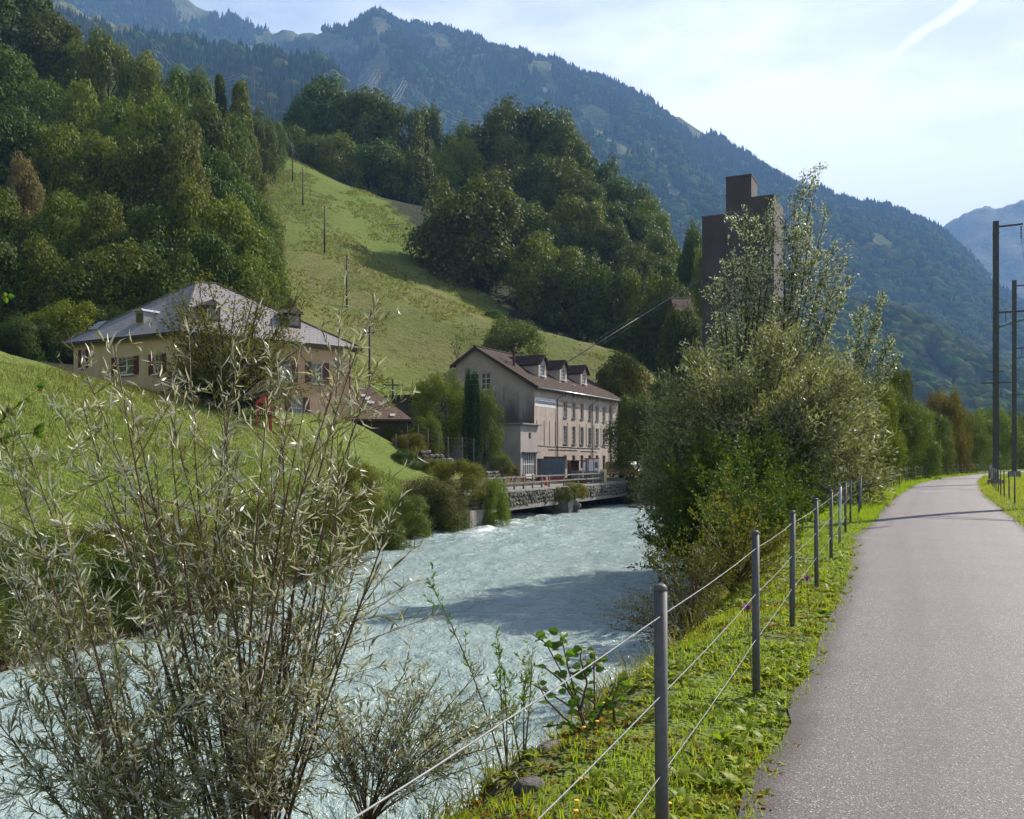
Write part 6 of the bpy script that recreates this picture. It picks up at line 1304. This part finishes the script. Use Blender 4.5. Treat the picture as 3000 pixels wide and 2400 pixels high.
def bundle(label, ups, lows, du, dl, sag):
    wires('power_line', label, [(P(u[0], u[1], du), P(l[0], l[1], dl), sag) for u, l in zip(ups, lows)], 0.055, M['power_wire'], 'power line', tuple(P(ups[0][0], ups[0][1], du)))
bundle('bright power lines sagging above the wood, left bundle', [(1101,202),(1113,200),(1117,211),(1100,222),(1115,222),(1106,230)], [(985,284),(988,288),(1000,288),(1020,288),(1030,290),(1038,291)], 820, 640, 9)
bundle('bright power lines sagging above the wood, right bundle', [(1186,226),(1180,236),(1190,234),(1180,248),(1192,241),(1191,247)], [(1085,304),(1090,306),(1098,308),(1105,310),(1112,312),(1120,314)], 820, 660, 8)
bundle('faint power lines across the mountain above the left wood', [(742,190),(742,198),(742,206),(742,214),(742,222)], [(440,105),(440,118),(455,135),(470,150),(500,175)], 700, 760, 22)
bundle('faint power lines leaving the right pylon towards the tower', [(1190,235),(1190,243),(1190,252)], [(1420,350),(1420,362),(1420,374)], 820, 900, 10)
# ------------------------------------------------------------------ foreground plants
def long_leaves(pos, d, nrm, L, W, bend):
    """narrow bent leaf blades: four triangles each"""
    n = len(pos); d = d/np.linalg.norm(d, axis=1, keepdims=True); s = np.cross(d, nrm); s /= np.maximum(np.linalg.norm(s, axis=1, keepdims=True), 1e-6); u = np.cross(s, d)
    L = L[:, None]; W = W[:, None]; b = bend[:, None]
    c1 = pos+d*L*.33+u*L*b*.10; c2 = pos+d*L*.70-u*L*b*.02; tp = pos+d*L*.98-u*L*b*.32
    v = np.stack([pos, c1+s*W*.5, c1-s*W*.5, c2+s*W*.40, c2-s*W*.40, tp], 1).reshape(-1, 3); k = np.arange(n)[:, None]*6
    f = np.concatenate([k+np.array([[0, 1, 2]]), k+np.array([[2, 1, 3]]), k+np.array([[2, 3, 4]]), k+np.array([[4, 3, 5]])], 1).reshape(-1, 3)
    return v, f
def osier(label, base, tips, sub, sublen, nleaf, L, W, seed, r0, mat='lf_osier', npart=0, low=.25, up=.25, spread=.5, bow=.15, bark='twig', name='osier'):
    root, pos, d, rs = branchy(name, label, 'willow', base, tips, sub, sublen, nleaf, L, W, mat, r0, seed, bark, None, bow=bow, low=low, up=up, spread=spread, tube_n=7, subr=.3)
    d = d+np.array([0, 0, .15]); ll = L*(.5+.8*rs.random(nleaf)); ww = W*(.7+.6*rs.random(nleaf)); bd = rs.normal(size=nleaf)*.5+.35
    nr = rs.normal(size=(nleaf, 3))
    idx = np.argsort(-ll)[:npart*3][::3] if npart else np.array([], int)
    mask = np.ones(nleaf, bool); mask[idx] = False
    v, f = long_leaves(pos[mask], d[mask], nr[mask], ll[mask], ww[mask], bd[mask])
    o = link('foliage', new_mesh('foliage', v, f, M[mat], tint=np.repeat(rs.random(mask.sum()), 4)), root); o['kind'] = 'stuff'
    if npart:
        var = []
        for k in range(6):
            v, f = long_leaves(np.zeros((1, 3)), np.array([[1., 0, 0]]), np.array([[0., 0, 1]]), np.array([1.]), np.array([W/L*(.8+.1*k)]), np.array([-.3+.22*k])); var.append(new_mesh('leaf', v, f, M[mat], tint=np.full(4, k/6)))
        for j, i in enumerate(idx):
            x_ = Vector(d[i]).normalized(); z_ = Vector(nr[i]); z_ = (z_-x_*z_.dot(x_)).normalized(); y_ = z_.cross(x_)
            lf = link('leaf', var[j % 6], root); lf.matrix_local = Matrix.Translation(Vector(pos[i])) @ Matrix((x_, y_, z_)).transposed().to_4x4() @ Matrix.Scale(float(ll[i]), 4)
    return root
rs7 = random.Random(12)
T1 = [(195,970),(330,1010),(462,1035),(560,960),(640,1060),(722,965),(820,1050),(893,1000),(1010,905),(1122,868),(1112,1060),(975,1120),(1062,1150),(1180,1430),(140,1160),(250,1180),(390,1150),(890,1190),(780,1160),(670,1200),(500,1250),(900,1350),(1000,1400),(1085,1500),(780,1350),(600,1400),(450,1480),(1130,1640),(1000,1720),(330,1400),(840,1560),(700,1560),(560,1620),(940,1640)]
osier('tall silvery osier bush spreading across the left foreground over the river', (-1.38, 4.9, gz(-1.38, 4.9)+.05), [tuple(P(px+rs7.uniform(-15, 15), py, 4.95+rs7.uniform(-.75, .8))) for px, py in T1], 15, .58, 10500, .084, .0085, 51, .012, npart=300, low=.26, spread=.8, up=.15, bow=.05)
T2 = [(85,1330),(40,1600),(-40,1500),(-60,1750),(180,1500),(100,1750),(60,2000),(250,1700),(330,1850),(200,1950),(400,1700),(-20,2100),(150,2150),(320,2050),(450,1950),(520,1850),(0,1250),(430,2150),(560,2050)]
osier('dense lower osier bush filling the bottom left corner', (-1.6, 4.55, gz(-1.6, 4.55)), [tuple(P(px, py, 4.5+rs7.uniform(-.5, .8))) for px, py in T2], 16, .55, 12500, .078, .0082, 52, .010, low=.22, spread=.8, up=.15, bow=.05)
T3 = [(rs7.uniform(830, 1480), rs7.uniform(1950, 2260)) for k in range(34)]
osier('thicket of fine olive willow shoots at the bottom centre', (-.75, 4.75, gz(-.75, 4.75)+.15), [tuple(P(px, py, 4.75+rs7.uniform(-.35, .5))) for px, py in T3], 9, .34, 5200, .052, .007, 53, .005, low=.3, spread=.6)
T4 = [(rs7.uniform(560, 900), rs7.uniform(1900, 2250)) for k in range(16)]
osier('low willow regrowth around the osier stems', (-1.2, 4.4, gz(-1.2, 4.4)+.2), [tuple(P(px, py, 4.3+rs7.uniform(-.3, .4))) for px, py in T4], 9, .32, 3200, .052, .007, 54, .006, low=.25, spread=.7)
b4 = P(1478, 2330, 5.0)
osier('single tall arching willow shoot in front of the water', (b4.x, b4.y, gz(b4.x, b4.y)), [tuple(P(1255, 1700, 5.1)), tuple(P(1462, 1885, 5.05)), tuple(P(1475, 1960, 4.95))], 7, .20, 330, .036, .009, 55, .006, 'lf_alder', low=.45, up=.3, spread=.35, bow=-.05, name='willow_shoot')
b4 = P(1540, 2330, 5.2)
osier('short willow shoot left of the round-leaved sapling', (b4.x, b4.y, gz(b4.x, b4.y)), [tuple(P(1558, 1920, 5.3)), tuple(P(1540, 1980, 5.2)), tuple(P(1500, 2080, 5.1))], 7, .18, 260, .038, .009, 56, .006, 'lf_alder', low=.4, up=.3, spread=.35, bow=-.05, name='willow_shoot')
# round-leaved alder sapling, leaf by leaf
ab = P(1700, 2175, 5.55); al = thing('alder_sapling', 'young sapling with toothed round leaves between the fence post and the river', 'sapling', (ab.x, ab.y, gz(ab.x, ab.y)))
def round_leaf(seed):
    r = random.Random(seed); n = 14; vs = [(0, 0, 0)]
    for k in range(n):
        a = math.pi*(k/(n-1))*2-math.pi; rr = .5*(1+.10*(k % 2)); xx = .5+rr*math.cos(a)*1.0; yy = rr*math.sin(a)*.80*(1-.75*max(0, xx-.45)); vs.append((xx, yy, abs(yy)*.35+r.uniform(-.03, .03)-.12*xx*xx))
    vs.append((.5, 0, -.02)); f = [(n+1, k, k+1) for k in range(1, n)]
    return new_mesh('leaf', vs, f, M['lf_alder'], tint=[r.random()]*len(f))
LM = [round_leaf(s) for s in range(6)]
stems0 = [[(1720,2165),(1690,2060),(1640,1960),(1600,1885),(1560,1858)], [(1730,2170),(1700,2080),(1665,1960),(1650,1890),(1640,1852)], [(1745,2150),(1742,2060),(1740,1960),(1745,1905)], [(1742,2120),(1775,2060),(1800,2010),(1805,1985)], [(1700,2090),(1640,2050),(1570,2010),(1530,1990)], [(1715,2130),(1660,2120),(1590,2130)], [(1670,1970),(1710,1990),(1735,1960),(1760,1930)], [(1800,2110),(1795,2050),(1815,2000)]]
stems = stems0+[[(1725,2160),(1650,2100),(1600,2050),(1575,2000)], [(1735,2150),(1760,2080),(1790,2060),(1830,2040)], [(1690,2060),(1640,1990),(1590,1950)], [(1700,2080),(1720,2000),(1700,1930),(1705,1890)], [(1742,2060),(1700,2030),(1660,2010)]]
for k, st in enumerate(stems):
    pts = [P(px, py, 5.55+.06*math.sin(i*1.3+k))-al.location for i, (px, py) in enumerate(st)]
    if k in (0, 1, 2): pts = [Vector((0.02*k, 0, 0.0))]+pts
    MB().tube(pts, [.008*(1-.75*i/len(pts)) for i in range(len(pts))], 6).build('stem', M['twig'], al, smooth=True)
    for i in range(1, len(pts)):
        if pts[i].z < .5 and k < 3 and i < 2: continue
        for j in range(5):
            p = pts[i-1].lerp(pts[i], (j+.6)/5); a = rs7.uniform(0, 6.28)
            if p.z < 0.35 and rs7.random() < .5: continue
            x_ = Vector((math.cos(a), math.sin(a)*.6, rs7.uniform(-.35, .35))).normalized(); z_ = Vector((rs7.uniform(-.6, .6), rs7.uniform(-1.4, -.1), rs7.uniform(.2, 1))); z_ = (z_-x_*z_.dot(x_)).normalized()
            lf = link('leaf', LM[rs7.randrange(6)], al); lf.matrix_local = Matrix.Translation(p+x_*.012) @ Matrix((x_, z_.cross(x_), z_)).transposed().to_4x4() @ Matrix.Scale(rs7.uniform(.038, .066), 4)
# reddening maple twig at the left edge
mb0 = P(-160, 1500, 4.2); mt = thing('maple_twig', 'thin twig with reddening leaves reaching in at the left edge', 'twig', tuple(mb0))
for k, st in enumerate([[(-160,1500),(0,1235),(60,1180),(130,1130)], [(-160,1500),(-20,1290),(80,1270),(125,1265)], [(-160,1500),(-60,1000),(0,880),(25,865)]]):
    pts = [P(px, py, 4.2)-mb0 for px, py in st]; MB().tube(pts, [.005, .003, .002, .001], 5).build('stem', M['twig'], mt)
    for i in range(9):
        p = pts[1+i % 2].lerp(pts[2+i % 2], rs7.random()); a = rs7.uniform(0, 6.28); x_ = Vector((math.cos(a), .3, math.sin(a))).normalized(); z_ = Vector((rs7.uniform(-.5, .5), -1, rs7.uniform(-.3, .6))); z_ = (z_-x_*z_.dot(x_)).normalized()
        lf = link('leaf', LM[rs7.randrange(6)], mt); lf.matrix_local = Matrix.Translation(p) @ Matrix((x_, z_.cross(x_), z_)).transposed().to_4x4() @ Matrix.Scale(rs7.uniform(.025, .05), 4)
        if i % 3 == 0: lf.material_slots[0].link = 'OBJECT'; lf.material_slots[0].material = M['lf_brown']
# stones at the bank edge
q = P(1640, 2222, 5.25); placed_rock('mossy flat stone at the edge of the verge above the water', q.x-.05, q.y, gz(q.x, q.y)-.10, .36, .26, .32, 61, 'rock', .5, 'stones at the verge edge')
q = P(1546, 2345, 4.65); placed_rock('squarish dark stone at the bottom edge beside the verge', q.x, q.y, gz(q.x, q.y)-.08, .17, .15, .24, 62, 'stone', .2, 'stones at the verge edge')
# ------------------------------------------------------------------ grass and weeds of the verges
def blades(name, label, x, y, z, h, w, lean, mat, seed, one=False):
    r = np.random.default_rng(seed); n = len(x); a = r.random(n)*6.283; la = r.random(n)*6.283; ln_ = lean*(.3+r.random(n))
    b = np.stack([x, y, z-.01], -1); s = np.stack([np.cos(a), np.sin(a), np.zeros(n)], -1)*(w/2)[:, None]; tp = b+np.stack([np.cos(la)*ln_*h, np.sin(la)*ln_*h, h], -1); md = b+np.stack([np.cos(la)*ln_*h*.35, np.sin(la)*ln_*h*.35, h*.6], -1)
    if one:
        o = link(name, new_mesh(name, np.stack([b-s, b+s, tp], 1).reshape(-1, 3), np.arange(3*n).reshape(n, 3), M[mat], tint=r.random(n))); o['kind'] = 'stuff'; tag(o, label, 'grass'); return o
    v = np.stack([b-s, b+s, md+s*.75, tp, md-s*.75], 1).reshape(-1, 3); k = np.arange(n)[:, None]*5
    f = np.concatenate([k+np.array([[0, 1, 2]]), k+np.array([[0, 2, 4]]), k+np.array([[4, 2, 3]])], 1).reshape(-1, 3)
    o = link(name, new_mesh(name, v, f, M[mat], tint=np.repeat(r.random(n), 3))); o['kind'] = 'stuff'; tag(o, label, 'grass'); return o
rg = np.random.default_rng(90)
def groundz(x, y):   # height of the built sheet: bilinear in the grid
    i = np.clip(np.searchsorted(gx, x)-1, 0, nx-2); j = np.clip(np.searchsorted(gy, y)-1, 0, ny-2); a = (x-gx[i])/(gx[i+1]-gx[i]); b = (y-gy[j])/(gy[j+1]-gy[j])
    return (Zn[j, i]*(1-a)+Zn[j, i+1]*a)*(1-b)+(Zn[j+1, i]*(1-a)+Zn[j+1, i+1]*a)*b
def verge(n, y0, y1, pw, inner=-.12, outer=2.2, side='L'):
    y = y0+(y1-y0)*rg.random(n)**pw; u = rg.random(n)
    if side == 'L': hi = pl(y)-inner*.6+rg.normal(size=n)*.05; lo_ = np.maximum(Rb(y)+1.0, hi-outer); x = lo_+(hi-lo_)*u
    else: lo_ = pr(y)+inner*.3+rg.normal(size=n)*.05; x = lo_+outer*u
    return x, y
x, y = verge(64000, 2.6, 26, 2.0, outer=2.6); dn = fbm(x*1.6, y*1.6, 4, 95); near_path = np.clip((x-(pl(y)-.5))/.5, 0, 1)
k = dn+.15*near_path > .43; x, y, dn = x[k], y[k], dn[k]; z = groundz(x, y)
blades('verge_grass', 'short bright grass on the verge between path and fence', x, y, z, (.018+.055*rg.random(len(x))**1.8)*(.6+dn), .004+.004*rg.random(len(x))+y*.0003, .55, 'grass', 91)
x, y = verge(26000, 24, 95, 1.3, outer=3.0); z = groundz(x, y); blades('verge_grass', 'grass strip along the far part of the fence', x, y, z, .08+.14*rg.random(len(x)), .012+y*.0004, .5, 'grass', 92, one=True)
x, y = verge(30000, 12, 95, 1.4, side='R', outer=9.0); z = groundz(x, y); blades('verge_grass', 'grass on the right side of the path below the masts', x, y, z, .06+.16*rg.random(len(x)), .012+y*.0004, .5, 'grass', 93, one=True)
n = 85000; y = 14+46*rg.random(n)**1.1; x = Lb(y)-.7-17*rg.random(n)**1.5; z = groundz(x, y); k = z > -2.2; x, y, z = x[k], y[k], z[k]
blades('bank_grass', 'long grass of the sloping bank below the yellow house', x, y, z, .07+.17*rg.random(len(x))**1.8, .012+.0005*y, .7, 'grass_dry', 94, one=True)
n = 9000; y = 16+44*rg.random(n); x = Lb(y)-1.0-15*rg.random(n); k = fbm(x*.5, y*.5, 3, 130) > .5; x, y = x[k], y[k]; z = groundz(x, y); k = z > -2.2; x, y, z = x[k], y[k], z[k]
blades('bank_stalks', 'taller dry stalks and weeds in the grass bank below the yellow house', x, y, z, .25+.4*rg.random(len(x))**1.5, .016+.0005*y, .5, 'lf_olive', 131, one=True)
n = 17000; y = 12+46*rg.random(n); x = Lb(y)-.25-1.2*rg.random(n); z = groundz(x, y); k = z > -2.75; x, y, z = x[k], y[k], z[k]
blades('bank_fringe', 'hanging brown-green grass fringe along the far bank edge', x, y, z, .25+.45*rg.random(len(x)), .02+.0006*y, 1.3, 'lf_olive', 96, one=True)
n = 9000; y = 2.5+26*rg.random(n)**1.4; x = Rb(y)+.25+1.5*rg.random(n); z = groundz(x, y); blades('bank_fringe', 'rank grass on the near bank slope beside the water', x, y, z, .10+.28*rg.random(n), .008+.0005*y, .9, 'grass_dry', 97)
n = 42000; y = 95+165*rg.random(n)**0.9; lo_x = np.interp(y, [60, 85, 110, 141, 164, 200, 240, 300], [-27, -28, -31, -38, -43, -54, -66, -80]); hi_x = np.interp(y, [95, 120, 150, 165, 185, 205, 245, 262, 300], [-2, 14, 22, 4, -6, -18, -40, -52, -60])
x = lo_x+(hi_x-lo_x)*rg.random(n); k = fbm(x*.09, y*.09, 4, 120)+.25*vnoise(x*.9, y*.9, 121) > .60; x, y = x[k], y[k]
blades('meadow_tussocks', 'rough grass tussocks scattered over the steep meadow', x, y, groundz(x, y), .18+.35*rg.random(len(x))**2, .22+.2*rg.random(len(x)), .6, 'grass_dry', 122, one=True)
# broad-leaved weeds in rosettes
def rosettes(name, label, x, y, z, size, mat, seed, nl=(7, 13), wr=.24, el=(.15, .95)):
    r = np.random.default_rng(seed); P_, D_, N_, L_, W_ = [], [], [], [], []
    for i in range(len(x)):
        m = r.integers(*nl); a = r.random(m)*6.283; e = r.uniform(*el, m); d = np.stack([np.cos(a)*np.cos(e), np.sin(a)*np.cos(e), np.sin(e)], -1)
        P_.append(np.tile([x[i], y[i], z[i]-.005], (m, 1))+r.normal(size=(m, 3))*np.array([.012, .012, 0])); D_.append(d); N_.append(np.stack([-np.cos(a)*np.sin(e), -np.sin(a)*np.sin(e), np.cos(e)], -1)+r.normal(size=(m, 3))*.25); L_.append(size[i]*(.6+.7*r.random(m))); W_.append(size[i]*wr*(.7+.6*r.random(m)))
    L = np.concatenate(L_); v, f = long_leaves(np.concatenate(P_), np.concatenate(D_), np.concatenate(N_), L, np.concatenate(W_), .6+.5*r.random(len(L)))
    o = link(name, new_mesh(name, v, f, M[mat], tint=np.repeat(r.random(len(L)), 4))); o['kind'] = 'stuff'; tag(o, label, 'weeds'); return o
x, y = verge(2400, 2.7, 20, 1.7, outer=2.1); dn = fbm(x*1.1+4, y*1.1, 3, 98); k = dn > .49; x, y = x[k], y[k]; rosettes('verge_weeds', 'broad-leaved green weeds scattered in the verge grass', x, y, groundz(x, y), .04+.085*rg.random(len(x))**1.8, 'weed', 99)
y = 2.8+14*rg.random(260)**1.3; x = pl(y)-.02-.30*rg.random(260); rosettes('verge_weeds', 'leafy weeds creeping over the path edge', x, y, groundz(x, y)+.01, .03+.075*rg.random(260)**1.7, 'weed', 100, wr=.34)
x, y = verge(900, 3, 14, 1.4, outer=2.2); dn = fbm(x*1.3, y*1.3, 3, 103); k = dn > .5; x, y = x[k], y[k]; rosettes('clover', 'low yellow-green clover patches on the verge', x, y, groundz(x, y), .03+.03*rg.random(len(x)), 'grass', 104, (10, 16), .5, (.3, 1.1))
x, y = verge(2600, 3, 12, 1.2, outer=2.2); dn = fbm(x*1.5+9, y*1.5, 4, 105); k = dn > .48; x, y = x[k], y[k]; rosettes('moss', 'rusty orange moss cushions between the grass', x, y, groundz(x, y), .018+.02*rg.random(len(x)), 'moss', 106, (9, 14), .5, (.3, 1.3))
GF = 'knapweed flowers by the fence'
for px, py, d, lab in ((2190, 1785, 6.05, 'purple knapweed flower beside the second fence post'), (2364, 1697, 8.4, 'small purple knapweed flower beside the third fence post')):
    q = P(px, py, d); zb = gz(q.x, q.y); t = thing('knapweed', lab, 'flower', (q.x, q.y, zb), 0, GF); h = q.z-zb
    MB().tube([(.05, .03, 0), (.02, .01, h*.5), (0, 0, h-.02)], [.003, .0025, .002], 5).build('stem', M['stem_green'], t)
    MB().lathe([(.004, h-.022), (.011, h-.012), (.010, h)], 8).build('bud', M['stem_green'], t)
    m = MB()
    for k in range(26):
        a = k*2.4; e = .2+.9*((k*7) % 10)/10; dv = Vector((math.cos(a)*math.cos(e), math.sin(a)*math.cos(e), math.sin(e))); p0 = Vector((0, 0, h)); m.bar(p0, p0+dv*.042, .006, .0015)
    o = m.build('petals', M['purple'], t); o['kind'] = 'stuff'
fl = MB()
for k in range(46):
    yy = 4+26*rs7.random()**1.6; xx = float(pl(yy))-.15-1.5*rs7.random(); zz = float(groundz(np.array([xx]), np.array([yy]))[0])+.06+.06*rs7.random()
    fl.lathe([(.002, 0), (.013, .006), (.012, .010), (.002, .012)], 8, (xx, yy, zz)); fl.tube([(xx, yy, zz-.1), (xx, yy, zz)], .0015, 4)
o = fl.build('dandelion_flowers', M['yellow']); o['kind'] = 'stuff'; tag(o, 'scattered small yellow flowers in the verge', 'flowers')
# ------------------------------------------------------------------ air
hz = MB().box(-3200, 5200, -320, 6200, -12, 1640).build('haze', None); hz['kind'] = 'stuff'; tag(hz, 'thin blue summer haze filling the valley', 'haze')
hm, hnt, hout = nodemat('haze_air')
pv = hnt.nodes.new('ShaderNodeVolumePrincipled'); pv.inputs['Color'].default_value = (0.29, 0.54, 1.0, 1); pv.inputs['Density'].default_value = 0.00016; pv.inputs['Anisotropy'].default_value = 0.0
hnt.links.new(pv.outputs[0], hout.inputs['Volume']); hz.data.materials.append(hm)
